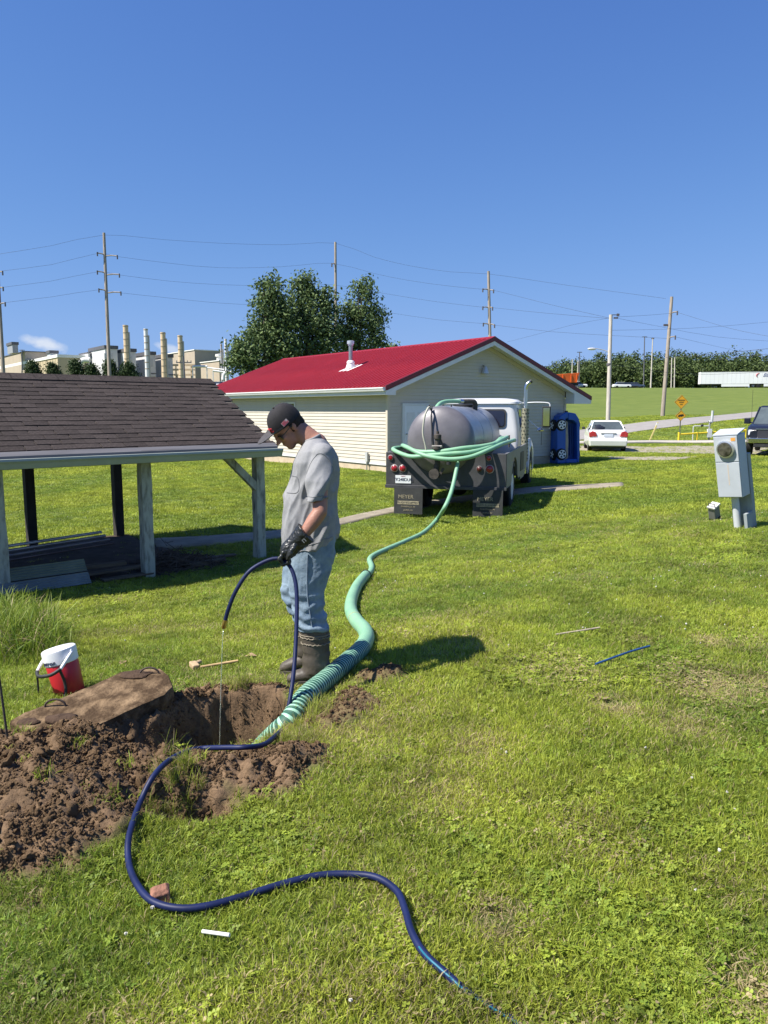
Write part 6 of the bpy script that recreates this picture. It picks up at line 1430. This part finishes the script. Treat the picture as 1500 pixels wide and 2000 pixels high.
# ------------------------------------------------------------------ tyres, blocks, stones by the far house corner
def backyard():
    b = P(533,900,31); b.z = h1(b.x,b.y)
    for k, (dx, lean, lb) in enumerate(((0,.0,'worn tyre with pale rim edge standing at the front of the stack'),(.34,.05,'worn tyre standing behind the front one by the house wall'))):
        t = thing('tyre', lb, 'tyre', b+Vector((dx+.0,dx*.5,.42)), R(-62)); 
        MB().lathe([(.24,-.12),(.36,-.13),(.41,-.09),(.42,0),(.41,.09),(.36,.13),(.24,.12),(.22,0),(.24,-.12)], (0,0,0), 'Y', 28).build('casing', blk, t, 50)
        MB().lathe([(.30,-.132),(.36,-.134),(.36,-.128),(.30,-.128)], (0,0,0), 'Y', 28).build('sidewall_band', M('pale_sidewall',(.34,.33,.31),.8), t)
    for k in range(3):
        b = P(555+k*7,903,30.5-.1*k); b.z = h1(b.x,b.y); t = thing('cinder_block', ('pale cinder block nearest the tyres','middle of the three pale cinder blocks','pale cinder block nearest the house corner')[k], 'block', b, R(30+k*12), 'cinder blocks by the tyres')
        cm = M('cinder', (.50,.38,.30), .9, 0, .2, 6, .4, 40); mb = MB()
        for x in (-.18,0,.18): mb.bx(x-.02,x+.02,-.09,.09,0,.19)
        mb.bx(-.16,-.02,-.1,-.06,.002,.188); mb.bx(.02,.16,-.1,-.06,.002,.188); mb.bx(-.16,-.02,.06,.1,.002,.188); mb.bx(.02,.16,.06,.1,.002,.188); mb.build('block_shell', cm, t)
    b = P(445,899,33.5); b.z = h1(b.x,b.y); t = thing('concrete_chunk', 'long pinkish concrete slab lying beyond the shed post', 'slab', b, R(10)); MB().loft([[(-.45,-.2,-.1),(.45,-.2,-.1),(.45,.2,-.1),(-.45,.2,-.1)],[(-.44,-.18,.32),(.40,-.18,.30),(.42,.2,.34),(-.43,.2,.33)]]).build('slab', M('pink_concrete',(.52,.36,.27),.9,0,.2,3,.3,30), t, bevel=.03)
    st = M('pale_stone', (.42,.41,.38), .9, 0, .2, 6, .4, 20)
    lab = ('leftmost','second','third','fourth','fifth','sixth','rightmost')
    for k in range(7):
        b = P(335+k*13,901-.6*k,33.4+.5*math.sin(k*2)); b.z = h1(b.x,b.y); mb = MB(); mb.ell((0,0,.08),(.15+.05*math.sin(k),.13,.13+.03*math.cos(k*2)),14,8); mb.v = [tuple(Vector(p)*(1+.25*mnoise.noise(Vector(p)*6+Vector((k*5,0,0))))) for p in mb.v]
        o = mb.build('pale_stone', st, None, 60); o.location = b; tag(o, f'{lab[k]} of the pale stones in the row far behind the shed', 'stone', 'stones behind the shed')
backyard()
# ------------------------------------------------------------------ trees and shrubs
def leaf_mat(name, c1, c2):
    m = bpy.data.materials.new(name); m.use_nodes = True; N, L = m.node_tree.nodes, m.node_tree.links; N.clear()
    out = N.new('ShaderNodeOutputMaterial'); g = N.new('ShaderNodeNewGeometry'); nz = N.new('ShaderNodeTexNoise'); nz.inputs['Scale'].default_value = .8; L.new(g.outputs['Position'], nz.inputs['Vector'])
    ad = N.new('ShaderNodeMath'); ad.operation = 'MULTIPLY_ADD'; L.new(g.outputs['Random Per Island'], ad.inputs[0]); ad.inputs[1].default_value = .6; L.new(nz.outputs['Fac'], ad.inputs[2])
    rp = N.new('ShaderNodeValToRGB'); L.new(ad.outputs[0], rp.inputs[0]); rp.color_ramp.elements[0].position = .4; rp.color_ramp.elements[0].color = (*c1,1); rp.color_ramp.elements[1].position = 1.0; rp.color_ramp.elements[1].color = (*c2,1)
    b = N.new('ShaderNodeBsdfPrincipled'); b.inputs['Roughness'].default_value = .6; b.inputs['Specular IOR Level'].default_value = .2; L.new(rp.outputs[0], b.inputs['Base Color'])
    t = N.new('ShaderNodeBsdfTranslucent'); L.new(rp.outputs[0], t.inputs[0]); mx = N.new('ShaderNodeMixShader'); mx.inputs[0].default_value = .2; L.new(b.outputs[0], mx.inputs[1]); L.new(t.outputs[0], mx.inputs[2]); L.new(mx.outputs[0], out.inputs[0]); return m
bark = M('bark', (.075,.06,.048), .9, 0, .3, 5, .6, 20)
def leaves(lobes, nclump, per, size, spread, seed, shell=.55):
    """lobes: (centre, radii). leaf quads in clumps that fill each lobe, denser towards its skin"""
    r = np.random.default_rng(seed); vol = np.array([l[1][0]*l[1][1]*l[1][2] for l in lobes])**.67; pick = r.choice(len(lobes), nclump, p=vol/vol.sum())
    C = np.array([l[0] for l in lobes])[pick]; Rd = np.array([l[1] for l in lobes])[pick]
    d = r.normal(size=(nclump,3)); d /= np.linalg.norm(d,axis=1)[:,None]; rad = shell+(1-shell)*r.random(nclump)**.6; rad *= r.uniform(.8,1.12,nclump)
    cc = C+d*Rd*rad[:,None]; n = nclump*per; ctr = np.repeat(cc,per,0)+r.normal(size=(n,3))*spread*np.array([1,1,.8])
    nr = r.normal(size=(n,3))+np.repeat(d,per,0)*.7+np.array([0,0,.5]); nr /= np.linalg.norm(nr,axis=1)[:,None]
    a = np.cross(nr, r.normal(size=(n,3))); a /= np.linalg.norm(a,axis=1)[:,None]; b = np.cross(nr,a); s = size*r.uniform(.6,1.3,n)[:,None]
    V = np.stack([ctr-a*s*.9, ctr+b*s*.5+nr*s*.1, ctr+a*s*.9, ctr-b*s*.5+nr*s*.1],1).reshape(-1,3); return V, np.arange(n*4).reshape(-1,4)
def tree(name, label, cat, base, lobes, nclump, per, size, spread, seed, lm, tr=.18, group=None, th=None):
    t = thing(name, label, cat, base, 0, group); V, F = leaves(lobes, nclump, per, size, spread, seed); link('crown', npmesh('crown', V, F, lm), t)
    mb = MB(); zt = max(l[0][2] for l in lobes); z0 = th if th else min(l[0][2]-l[1][2] for l in lobes)
    mb.tube(spline([(0,0,-.4),(.02,.03,z0*.5),(-.03,0,z0),(.04,.02,(z0+zt)/2)],.5), [tr*1.2]+[tr*.9]*(len(spline([(0,0,-.4),(.02,.03,z0*.5),(-.03,0,z0),(.04,.02,(z0+zt)/2)],.5))-1), 10)
    for c, rd in lobes:
        e = Vector(c)+Vector((0,0,rd[2]*.5)); m = Vector((c[0]*.45,c[1]*.45,max(z0*.8,c[2]-rd[2]*.8))); sp = spline([(0,0,z0*.7),m,Vector(c),e],.6); k = len(sp); mb.tube(sp,[tr*.6*(1-i/k)+.02 for i in range(k)],6)
    mb.build('trunk', bark, t, 60); return t
pear = leaf_mat('pear_leaf', (.034,.070,.028), (.165,.225,.082)); wood_leaf = leaf_mat('wood_leaf', (.020,.042,.013), (.110,.150,.045)); shrub_leaf = leaf_mat('shrub_leaf', (.015,.035,.012), (.055,.085,.03))
def big_trees():
    D0 = 52
    def lobe(u, v, du, dv, base, D, dep=.8): c = P(u,v,D)-base; k = D/FPX; return ((c.x,c.y,c.z),(du*k*.96,du*k*dep,dv*k*.93))
    for k, (ub, lst, lb, sd) in enumerate(((520,[(500,690,48,55),(520,620,38,70),(536,570,20,42),(548,660,40,70),(470,705,26,34),(515,560,12,22)],'broad dark green pear tree at the left of the group behind the house',1),
            (605,[(590,590,30,62),(612,640,46,80),(570,650,36,70),(640,590,18,40),(632,670,40,60),(600,560,20,34)],'tallest dark green pear tree in the middle of the group behind the house',2),
            (700,[(700,590,26,50),(705,650,42,60),(735,640,20,56),(680,650,26,70),(715,565,14,28)],'airy dark green pear tree at the right of the group behind the house',3))):
        D = D0+2*k; b = P(ub,800,D); b.z = h1(b.x,b.y); tree('pear_tree', lb, 'tree', b, [lobe(*q,b,D) for q in lst], 520 if k < 2 else 330, 24, .135, .27, sd, pear, .2, 'pear trees behind the house', 1.6)
    b = P(768,700,60); g = h1(b.x,b.y); b.z = g; tree('small_tree', 'small dark tree top showing above the red ridge', 'tree', b, [((0,0,P(768,683,60).z-g-.4),(.8,.8,.9))], 60, 22, .12, .22, 9, pear, .08)
big_trees()
def shrubs():
    rows = [(63,719,12,11),(102,721,9,8),(147,716,12,13),(178,722,11,9),(214,719,14,14),(250,724,16,15)]; w = ('leftmost shrub tree below the cream factory wall','smallest shrub tree left of the factory corner','round shrub tree at the shaded factory corner','low shrub tree beside the white duct','shrub tree behind the tall power pole','widest shrub tree below the first stack')
    for k, (u,v,du,dv) in enumerate(rows):
        D = 170; b = P(u,v,D); g = h1(b.x,b.y); c = b.z-g; b.z = g; s = D/FPX
        tree('shrub_tree', w[k], 'tree', b, [((0,0,c),(du*s*.85,du*s*.85,dv*s)),((.3,0,c-1.2),(du*s*1.05,du*s,dv*s)),((0,0,c+dv*s*.5),(du*s*.45,du*s*.45,dv*s*.6))], 240, 14, .24, .42, 30+k, shrub_leaf, .12, 'shrub trees before the factory', 1.0)
    # dark hedge bushes beyond the back lawn
    names = ('leftmost','second','third','fourth','fifth','sixth','seventh','eighth','rightmost')
    for k in range(9):
        u = -50+k*43; b = P(u,906,30.2+.35*k); b.z = h1(b.x,b.y)
        tree('hedge_bush', f'{names[k]} dark bush of the hedge seen under the shed roof', 'bush', b, [((0,0,.7),(.95,.7,.9)),((.5,.1,1.1),(.6,.5,.6)),((-.4,0,1.2),(.6,.5,.7))], 130, 16, .10, .2, 60+k, shrub_leaf, .05, 'hedge bushes beyond the lawn', .3)
shrubs()
def woods():
    Vs, Fs, o = [], [], 0; r = np.random.default_rng(5); top = [(1060,722),(1085,712),(1100,705),(1120,708),(1150,702),(1175,693),(1200,686),(1225,690),(1250,700),(1280,694),(1310,688),(1340,684),(1365,692),(1400,690),(1425,694),(1450,682),(1475,692),(1500,696),(1560,690),(1620,695)]
    tu, tv = np.array(top).T
    for row in range(4):
        for u in np.arange(1050,1640,17):
            uu = u+r.uniform(-6,6); D = 236+row*13+r.uniform(-4,4); tvv = np.interp(uu,tu,tv)-4+r.uniform(-7,6)+(3-row)*8; c = P(uu,tvv,D); b = h1(c.x,c.y); h = c.z-b
            lob = [((c.x,c.y,b+h*.72),(2.2*r.uniform(.8,1.3),2.2,h*.28)),((c.x+r.uniform(-1,1),c.y-1,b+h*.40),(2.8,2.4,h*.38)),((c.x+r.uniform(-1.5,1.5),c.y,b+h*.6),(1.9,1.8,h*.25))]
            V, F = leaves(lob, 105, 9, .46, .62, int(r.integers(1e6)), .5); Vs.append(V); Fs.append(F+o); o += len(V)
    ob = kind(link('woods', npmesh('woods', np.concatenate(Vs), np.concatenate(Fs), wood_leaf)), 'stuff'); ob['label'] = 'dense green woods along the embankment top'
woods()

# ------------------------------------------------------------------ poles and wires
polew = M('pole_wood', (.30,.25,.20), .85, 0, .25, 2, .3, 20, stretch=(4,4,.6)); polepale = M('pole_pale', (.46,.42,.36), .85, 0, .2, 2, .3, 20, stretch=(4,4,.6)); insul = M('insulator', (.10,.09,.10), .5)
wire_m = M('wire', (.035,.035,.04), .6)
def pole(name, label, top, bot, D, r0, r1, arms=(), mat=polew, extra=None, cat='utility pole', group='power poles', gz=True):
    a = P(*bot,D); b = P(*top,D); g = h1(a.x,a.y); base = a.copy()
    if gz: k = (g-.5-a.z)/(b.z-a.z); base = a+(b-a)*k
    t = thing(name, label, cat, base, 0, group); v = b-base; MB().tube([v*0, v*.5, v],[r0,(r0+r1)/2,r1],12).build('shaft', mat, t, 60)
    for (u1,v1,u2,v2) in arms:
        p, q = P(u1,v1,D)-base, P(u2,v2,D-.4)-base; MB().tube([p,(p+q)/2+Vector((0,0,.05)),q],.06,6).build('arm', mat, t); MB().cyl(q+Vector((0,0,-.30)),q+Vector((0,0,.08)),.07,n=8).build('insulator', insul, t)
    if extra: extra(t, base)
    return t
pole('power_pole', 'tallest wooden power pole rising above the shed roof', (203,455), (214,735), 75, .20, .13, ((206,500,229,500),(207,499,190,494),(208,537,233,536),(208,534,190,530),(210,572,236,571),(210,569,193,565)))
pole('power_pole', 'wooden power pole at the left picture edge', (-6,505), (6,720), 70, .20, .13, ((-4,532,5,531),(-2,563,6,562),(0,594,10,592)))
pole('power_pole', 'wooden power pole rising behind the pear trees', (655,473), (656,640), 88, .20, .13, ((655,515,648,516),))
pole('power_pole', 'wooden power pole standing behind the red roof ridge', (954,530), (957,662), 82, .20, .14, ((955,566,943,565),(955,567,964,567),(955,601,943,600),(956,601,962,601),(956,634,944,632),(956,633,966,635)))
pole('power_pole', 'leaning wooden power pole on the embankment beyond the road', (1312,580), (1294,812), 71, .20, .14, ((1310,612,1323,609),(1304,661,1319,657)), extra=lambda t, b: MB().box(P(1300,635,71)-b,(.36,.2,.18)).build('crossbox', insul, t))
def lamp(t, b):
    p = [P(1190,688,62)-b, P(1180,684,62)-b, P(1166,681,61.8)-b, P(1158,681,61.7)-b]; al = M('lamp_alloy',(.60,.60,.58),.4,.3); a = MB().tube(spline(p,.2),.035,8).build('lamp_arm', al, t, 60)
    q = P(1156,681.5,61.7)-b; mb = MB(); mb.ell(q,(.36,.16,.11),16,8); mb.build('lamp_head', al, a, 60)
    MB().box(P(1201,615,62)-b,(.75,.06,.06)).build('arm', insul, t); MB().box(P(1207,615,62)-b,(.2,.1,.2)).build('insulator', insul, t); MB().box(P(1203,621,62)-b,(.35,.1,.12)).build('insulator', insul, t); MB().lathe([(.17,-.1),(.18,0),(.17,.1)],P(1189,712,62)-b).build('band', insul, t)
pole('street_light_pole', 'weathered wooden pole with street light behind the white car', (1193,615), (1187,838), 62, .185, .14, (), polepale, lamp, 'light pole', 'street poles')
thin = M('thin_pole', (.10,.10,.11), .6, .2)
for k, (u0,v0,u1,v1,m,lb) in enumerate(((1259,657,1257,755,thin,'dark double headed light pole before the woods'),(1275,660,1271,755,polepale,'single pale pole with dark top before the woods'),(1312,699,1311,754,polepale,'left one of two short pale poles before the woods'),(1318,698,1317,754,polepale,'right one of two short pale poles before the woods'),(1132,687,1131,750,thin,'thin dark lamp pole above the orange truck'),(1118,702,1117,740,polepale,'left short pole behind the orange truck bed'),(1129,704,1128,748,polepale,'right short pole behind the orange truck bed'),(43,683,43,722,thin,'thin T shaped pole before the cream factory wall'),(1381,690,1380,700,thin,'tiny pole tip among the woods'))):
    def cross(t, b, u0=u0, v0=v0, k=k):
        if k in (0,4,7): MB().box(P(u0,v0+1,200)-b,(1.3,.15,.18)).build('crosshead', thin, t)
        if k == 1: MB().box(P(u0,v0+1,200)-b,(.7,.2,.3)).build('crosshead', thin, t)
    if k == 8: continue
    pole('far_pole', lb, (u0,v0), (u1,v1), 200, .16 if k != 1 else .22, .12, (), m, cross, 'pole', 'far poles')
def fp(t, b):
    MB().box(P(359,708,130)-b,(2.6,.14,.18)).build('crossarm', thin, t)
    for u in (345,352,366,373): MB().cyl(P(u,707,130)-b,P(u,704,130)-b,.07,n=6).build('insulator', insul, t)
pole('power_pole', 'dark crossarm pole in front of the last stack', (358,696), (361,745), 130, .16, .13, (), thin, fp)
def wire(label, segs, r=.017):
    r *= .62
    pts = [P(u,v,D) for u,v,D in segs]; c = pts[len(pts)//2]
    t = thing('power_line', label, 'wire', c, 0, 'overhead wires'); MB().tube([p-c for p in spline(pts,2.0)], r, 5, False).build('conductor', wire_m, t, 60)
wire('topmost overhead wire strung over the factory to the middle pole', [(-60,508,70),(0,496,70),(100,480,72),(203,459,75),(320,468,79),(430,475,82),(550,478,85),(655,475,88),(730,502,86),(800,519,85),(880,531,83),(954,535,82),(1100,556,79),(1300,583,74)])
wire('second overhead wire from the top, passing the pole arms', [(-60,541,70),(5,529,70),(100,517,72),(190,495,75),(229,501,75),(330,514,79),(430,523,82),(550,521,85),(648,514,88),(730,534,86),(800,548,85),(880,559,83),(943,565,82),(964,567,82),(1080,596,72),(1190,621,62)])
wire('third overhead wire from the top, passing the pole arms', [(-60,573,70),(6,561,70),(100,549,72),(190,531,75),(233,537,75),(330,549,79),(430,556,82),(550,558,85),(648,556,88),(750,573,86),(850,589,84),(943,600,82),(962,601,82),(1060,611,72),(1190,622,62)])
wire('lowest of the four long overhead wires', [(-60,603,70),(10,591,70),(100,580,72),(193,566,75),(236,572,75),(330,582,79),(430,592,82),(550,597,85),(650,594,88),(757,610,86),(850,624,84),(944,632,82),(966,635,82),(1080,648,77),(1190,655,74),(1304,661,71)])
wire('wire running right from the light pole top', [(1205,619,62),(1260,616,66),(1310,612,71)], .015)
wire('wire sagging from the leaning pole to the right edge', [(1323,610,71),(1400,634,66),(1450,647,63),(1530,662,60)], .015)
wire('wire dropping from the leaning pole lower arm into the woods', [(1319,658,71),(1380,672,85),(1440,686,110)], .017)
wire('wire rising to the right edge behind the leaning pole', [(1196,645,62),(1300,643,64),(1400,638,66),(1530,626,68)], .014)
wire('wire from the light pole sagging below to the right edge', [(1208,622,62),(1290,638,64),(1400,658,66),(1530,668,68)], .014)
wire('thick black cable crossing before the woods to the right edge', [(1300,698,58),(1360,695,56),(1430,688,54),(1530,678,52)], .022)
wire('black cable above the white trailer at the right edge', [(1400,703,56),(1460,696,54),(1530,689,52)], .02)
wire('low cable crossing the woods from the light pole', [(1190,712,62),(1250,720,66),(1310,728,71),(1390,731,78),(1530,725,90)], .022)
wire('cable running left from the light pole over the house', [(1190,706,62),(1130,708,66),(1060,716,72),(960,722,80)], .018)
wire('faint wire left of the light pole top', [(1190,621,62),(1120,634,66),(1060,650,72),(990,668,80)], .013)

# ------------------------------------------------------------------ factory on the rise
E1, E2 = Vector((.8,.6,0)), Vector((-.6,.8,0)); FR = math.atan2(.6,.8)
def toU(q): d = Vector(q)-Vector(_C); D = d.dot(Vector(_F)); return 750+FPX*d.x/D
def fbox(label, uc, D, vt, ul, ur, mat, cat='building', name='factory_building', vb=None, cap=None, extra=None):
    c = P(uc, vt, D); g = h1(c.x,c.y)-1 if vb is None else P(uc,vb,D).z; H_ = c.z-g; base = Vector((c.x,c.y,g))
    def solve(e, u):
        lo, hi = 0, 400
        for _ in range(40):
            m = (lo+hi)/2
            if abs(toU(c+e*m)-uc) < abs(u-uc): lo = m
            else: hi = m
        return lo
    Ly, Lx = solve(E2, ul), solve(E1, ur); t = thing(name, label, cat, base, FR); MB().bx(0,Lx,0,Ly,0,H_).build('wall', mat, t)
    if cap: MB().bx(-.25,Lx+.25,-.25,Ly+.25,H_+.005,H_+cap[0]).build('roof_edge', cap[1], t)
    if extra: extra(t, Lx, Ly, H_)
    return t, base, Lx, Ly, H_
tan_ = M('tan_cladding', (.46,.38,.24), .7, 0, .06, .3, stretch=(1,1,.1)); tan2 = M('tan_cladding_far', (.42,.35,.26), .7, 0, .06, .3); wclad = M('white_cladding', (.62,.61,.60), .6, 0, .08, .4); gcap = M('dark_cap', (.10,.10,.11), .6); pale = M('pale_band', (.7,.66,.56), .6)
stackc = M('tan_stack', (.62,.47,.30), .55, 0, .12, .5); stackw = M('white_stack', (.70,.69,.68), .5, 0, .1, .5)
def ribs(t, Lx, Ly, H_):
    for k in range(int(Ly/3)+1): MB().bx(-.09,-.005,k*3,k*3+.12,0,H_).build('panel_rib', tan_, t)
fbox('long cream factory hall at the left edge', 113, 230, 698, -70, 165, tan_, cap=(.9,pale), extra=ribs)
fbox('darker factory block rising behind the cream hall', 48, 262, 687, -60, 100, tan2, cap=(.3,gcap))
fbox('grey roof house with flat top on the cream hall', 24, 258, 673, 14, 35, M('roof_grey',(.28,.29,.30),.6), 'roof unit', 'roof_unit', 689, (.9,gcap))
fbox('low grey roof vent at the cream hall corner', 98, 236, 690, 92, 113, M('roof_pale',(.45,.47,.5),.6), 'roof unit', 'roof_unit', 698, (.9,gcap))
def slats(t, Lx, Ly, H_):
    for k in range(9):
        z = H_*.50-k*.85
        if z > 0: MB().bx(-.2,-.005,0,Ly,z-.5,z).build('louver', wclad, t); MB().bx(0,Lx,-.2,-.005,z-.5,z).build('louver', wclad, t)
    MB().bx(-.26,Lx+.1,-.26,-.0,H_*.52,H_*.52+.25).build('ledge', gcap, t); MB().bx(-.3,Lx*.6,-.12,-.006,H_*.7,H_*.9).build('door_panel', M('panel_grey',(.5,.5,.5),.6), t)
for uc, vt, ul, ur, lb in ((205,681,174,229,'tallest white filter house with dark roof left of the stacks'),(246,687,229,265,'white filter house behind the first stack'),(291,693,264,303,'white filter house behind the white stack'),(323,698,303,337,'smallest white filter house at the third stack')):
    fbox(lb, uc, 226, vt, ul, ur, wclad, 'building', 'filter_house', None, (1.0,gcap), slats)
fbox('small white wall piece left of the tallest filter house', 172, 236, 689, 155, 176, wclad, cap=(.2,gcap))
fbox('large tan factory hall behind the stacks', 380, 262, 684, 240, 433, tan2, cap=(.3,pale))
fbox('low tan annex with roof vent right of the large hall', 428, 248, 705, 392, 440, tan2, cap=(.3,pale), extra=lambda t,x,y,h: MB().lathe([(.9,0),(.9,1.6),(1.3,1.7),(1.3,2.4),(0,2.6)],(2,4,h)).build('roof_vent', pale, t, 40))
def stack(u, v, D, w, mat, label):
    a = P(u,v,D); g = h1(a.x,a.y)-1; t = thing('stack', label, 'stack', (a.x,a.y,g), 0, 'factory stacks'); h = a.z-g; r = w/2*D/FPX
    MB().lathe([(r*1.1,0),(r*1.05,h*.35),(r,h*.4),(r,h),(r*.85,h),(r*.85,h-1)],n=20).build('shaft', mat, t, 40)
    for k in range(7): MB().lathe([(r*1.02,-.12),(r*1.10,-.1),(r*1.10,.1),(r*1.02,.12)],(0,0,h-.3-k*1.85),n=20).build('band', M('band_dark',(.36,.28,.19),.6), t)
    MB().bx(r,r+.35,-.2,.2,0,h*.9).build('ladder', M('ladder_grey',(.45,.42,.38),.6), t)
stack(245,635,222,10,stackc,'tallest tan stack, leftmost of the factory stacks'); stack(284.5,642,222,8,stackw,'white stack second from the left'); stack(318,649,222,10,stackc,'tan stack third from the left'); stack(351.5,655,222,9.5,stackc,'tan stack right of the filter houses')
stack(432,672,232,4,M('grey_stack',(.36,.35,.35),.6),'thin grey stack right of the large hall'); stack(440.5,662,230,5,stackw,'slim white stack beside the pear tree')
def pipes():
    wp = M('white_duct', (.66,.65,.63), .5, 0, .1, .5)
    for pts, r, lb in (([(155,722,222),(158,708,222),(166,703,222),(176,704,222)],.85,'curved white duct at the tallest filter house'),([(376,716,225),(390,715.5,225),(405,716,225)],.35,'upper white pipe before the large hall'),([(416,724,222),(430,726,222),(446,728,222)],.3,'lower white pipe toward the slim stack'),([(436,742,222),(437,732,222),(443,727,222),(452,729,222)],.5,'bent white duct at the slim stack foot'),([(404,718,225),(420,720,224),(438,722,223)],.2,'thin pipe between hall and slim stack')):
        q = [P(*p) for p in pts]; c = q[0]; t = thing('duct', lb, 'duct', c, 0, 'factory ducts'); MB().tube([p-c for p in spline(q,.6)],r,10).build('tube', wp, t, 60); g = h1(c.x,c.y); MB().bx(-.12,.12,-.12,.12,g-c.z-1,-.05).build('support', wp, t)
    for k, (u0,u1,v) in enumerate(((337,380,713),(337,380,722),(340,382,732))):
        a = P(u0,v,228); b = P(u1,v,228); t = thing('pipe_rack', ('upper tan pipe rack beam right of the stacks','middle tan pipe rack beam right of the stacks','lower tan pipe rack beam right of the stacks')[k], 'pipe rack', a, 0, 'pipe rack beams'); MB().box((b-a)/2,((b-a).length,.6,.55)).build('beam', stackc, t)
        for f in (.15,.5,.85): g = h1(a.x,a.y)-a.z; MB().bx((b-a).x*f-.15,(b-a).x*f+.15,-.15,.15,g-1,-.28).build('leg', stackc, t)
pipes()
# ------------------------------------------------------------------ far vehicles
def far_car(u, v, D, yaw, col, label, grp='cars in the far lot', s=1.0):
    b = P(u,v,D); b.z = h1(b.x,b.y); t = thing('far_car', label, 'car', b, yaw, grp)
    p = M('farpaint_%d' % int(sum(col)*1000), col, .3, 0, .05, 2, coat=.4)
    MB().loft([[(-2.2*s,-.85,.25),(2.2*s,-.85,.25),(2.2*s,.85,.25),(-2.2*s,.85,.25)],[(-2.25*s,-.88,.6),(2.25*s,-.88,.6),(2.25*s,.88,.6),(-2.25*s,.88,.6)],[(-2.1*s,-.82,.95),(2.0*s,-.82,.85),(2.0*s,.82,.85),(-2.1*s,.82,.95)]]).build('body', p, t, bevel=.08)
    MB().loft([[(-1.7*s,-.78,.9),(1.0*s,-.78,.9),(1.0*s,.78,.9),(-1.7*s,.78,.9)],[(-1.2*s,-.62,1.42),(.35*s,-.62,1.42),(.35*s,.62,1.42),(-1.2*s,.62,1.42)]]).build('windows', glass('far_glass',(.03,.035,.04),.1), t)
    MB().bx(-1.2*s,.35*s,-.6,.6,1.425,1.48).build('roof', p, t, bevel=.03)
    for x in (-1.4,1.4):
        for y in (-.8,.8): MB().lathe([(0,-.1),(.3,-.1),(.3,.1),(0,.1)],(x*s,y,.3),'Y',12).build('wheel', blk, t)
W_ = (.78,.78,.77); K_ = (.03,.03,.035); S_ = (.40,.41,.43); N_ = (.05,.07,.12)
for k, (u,v,D,c,lb) in enumerate(((386,756,186,K_,'black car at the left end of the far lot'),(397,757,184,W_,'nearest white car in the far lot'),(404,753,192,W_,'white car behind the nearest white one in the far lot'),(413,756,186,S_,'silver car in the middle of the far lot'),(419,753,193,W_,'white car right of the silver one in the far lot'),(427,754,190,K_,'dark car right of centre in the far lot'),(434,755,188,S_,'silver car near the right end of the far lot'),(445,755,188,W_,'last white car beside the pear tree in the far lot'))):
    far_car(u,v,D,R(60),c,lb)
far_car(1214,757,193,0,W_,'white car on the embankment road near the light pole','cars on the embankment'); far_car(1228,757,196,0,K_,'dark car with load on the embankment road','cars on the embankment'); far_car(1241,757,196,0,N_,'dark blue car at the right on the embankment road','cars on the embankment'); far_car(1128,757,186,0,W_,'white car nose showing past the red eave','cars on the embankment')
def trailer():
    a = P(1367,757,192); a.z = h1(a.x,a.y); t = thing('semi_trailer', 'long white semi trailer on the embankment at the right edge', 'trailer', a, R(-11)); wt = M('trailer_white', (.80,.80,.80), .4, 0, .04, .5)
    L_ = 20; MB().bx(0,L_,0,2.6,1.0,3.95).build('box', wt, t, bevel=.04)
    for k in range(20): MB().bx(k*1.0-.02+.3,k*1.0+.02+.3,-.012,.0,1.05,3.9).build('panel_seam', M('seam_grey',(.6,.6,.6),.5), t)
    MB().bx(.05,L_,-.015,.0,3.87,3.95).build('top_rail', M('rail_grey',(.5,.5,.5),.5), t); MB().bx(5,11.5,.02,.06,.35,.98).build('skirt', wt, t); MB().bx(14.8,L_,.02,.06,.35,.98).build('skirt', wt, t)
    for x in (12.4,13.6): wheel_o = MB().lathe([(0,-.15),(.30,-.16),(.5,-.12),(.5,.2),(0,.2)],(x,.2,.5),'Y',20).build('wheel', blk, t, 40); MB().lathe([(0,-.17),(.26,-.17),(.28,-.1)],(12.4,.2,.5),'Y',16).build('hub', chrome, wheel_o); 
    MB().bx(2.8,3.2,.3,.6,.15,1.0).build('landing_leg', flat_black, t); MB().bx(.2,L_,.3,2.3,.75,.99).build('chassis', flat_black, t)
    nv = M('navy_print', (.03,.05,.20), .5); me = text_mesh('BBX', 1.25, nv, .004, .35); put(me, 'lettering', t, (15.6,-.02,3.05), (R(90),0,0))
    MB().tube([(13.4+1.0*math.cos(R(x))*-1+.6, -.02, 3.0+.62*math.sin(R(x))) for x in range(-50,75,10)], [.03+.09*math.sin(math.pi*i/12) for i in range(13)], 6).build('red_swoosh', M('red_print',(.45,.03,.05),.5), t)
trailer()
def dump():
    a = P(1098,756,182); a.z = h1(a.x,a.y); t = thing('dump_truck', 'orange dump body showing above the red roof edge', 'dump truck', a, R(6)); og = M('orange_paint', (.75,.13,.02), .5, 0, .08, .6)
    mb = MB().loft([[(-4,0,1.3),(3.6,0,1.3),(3.6,2.4,1.3),(-4,2.4,1.3)],[(-4.2,-.1,3.0),(4.1,-.1,3.6),(4.1,2.5,3.6),(-4.2,2.5,3.0)]]).build('dump_body', og, t, bevel=.05)
    for x in (-2,0,2,3.4): MB().bx(x,x+.18,-.2,-.06,1.4,3.2).build('rib', og, t)
    MB().bx(-4.2,4.0,.2,2.2,.7,1.28).build('chassis', flat_black, t); MB().bx(-6.5,-4.4,.1,2.3,.8,2.9).build('cab', og, t, bevel=.15)
    for x in (-5.6,1.4,2.7): MB().lathe([(0,-.2),(.5,-.2),(.5,.2),(0,.2)],(x,.2,.5),'Y',16).build('wheel', blk, t)
dump()
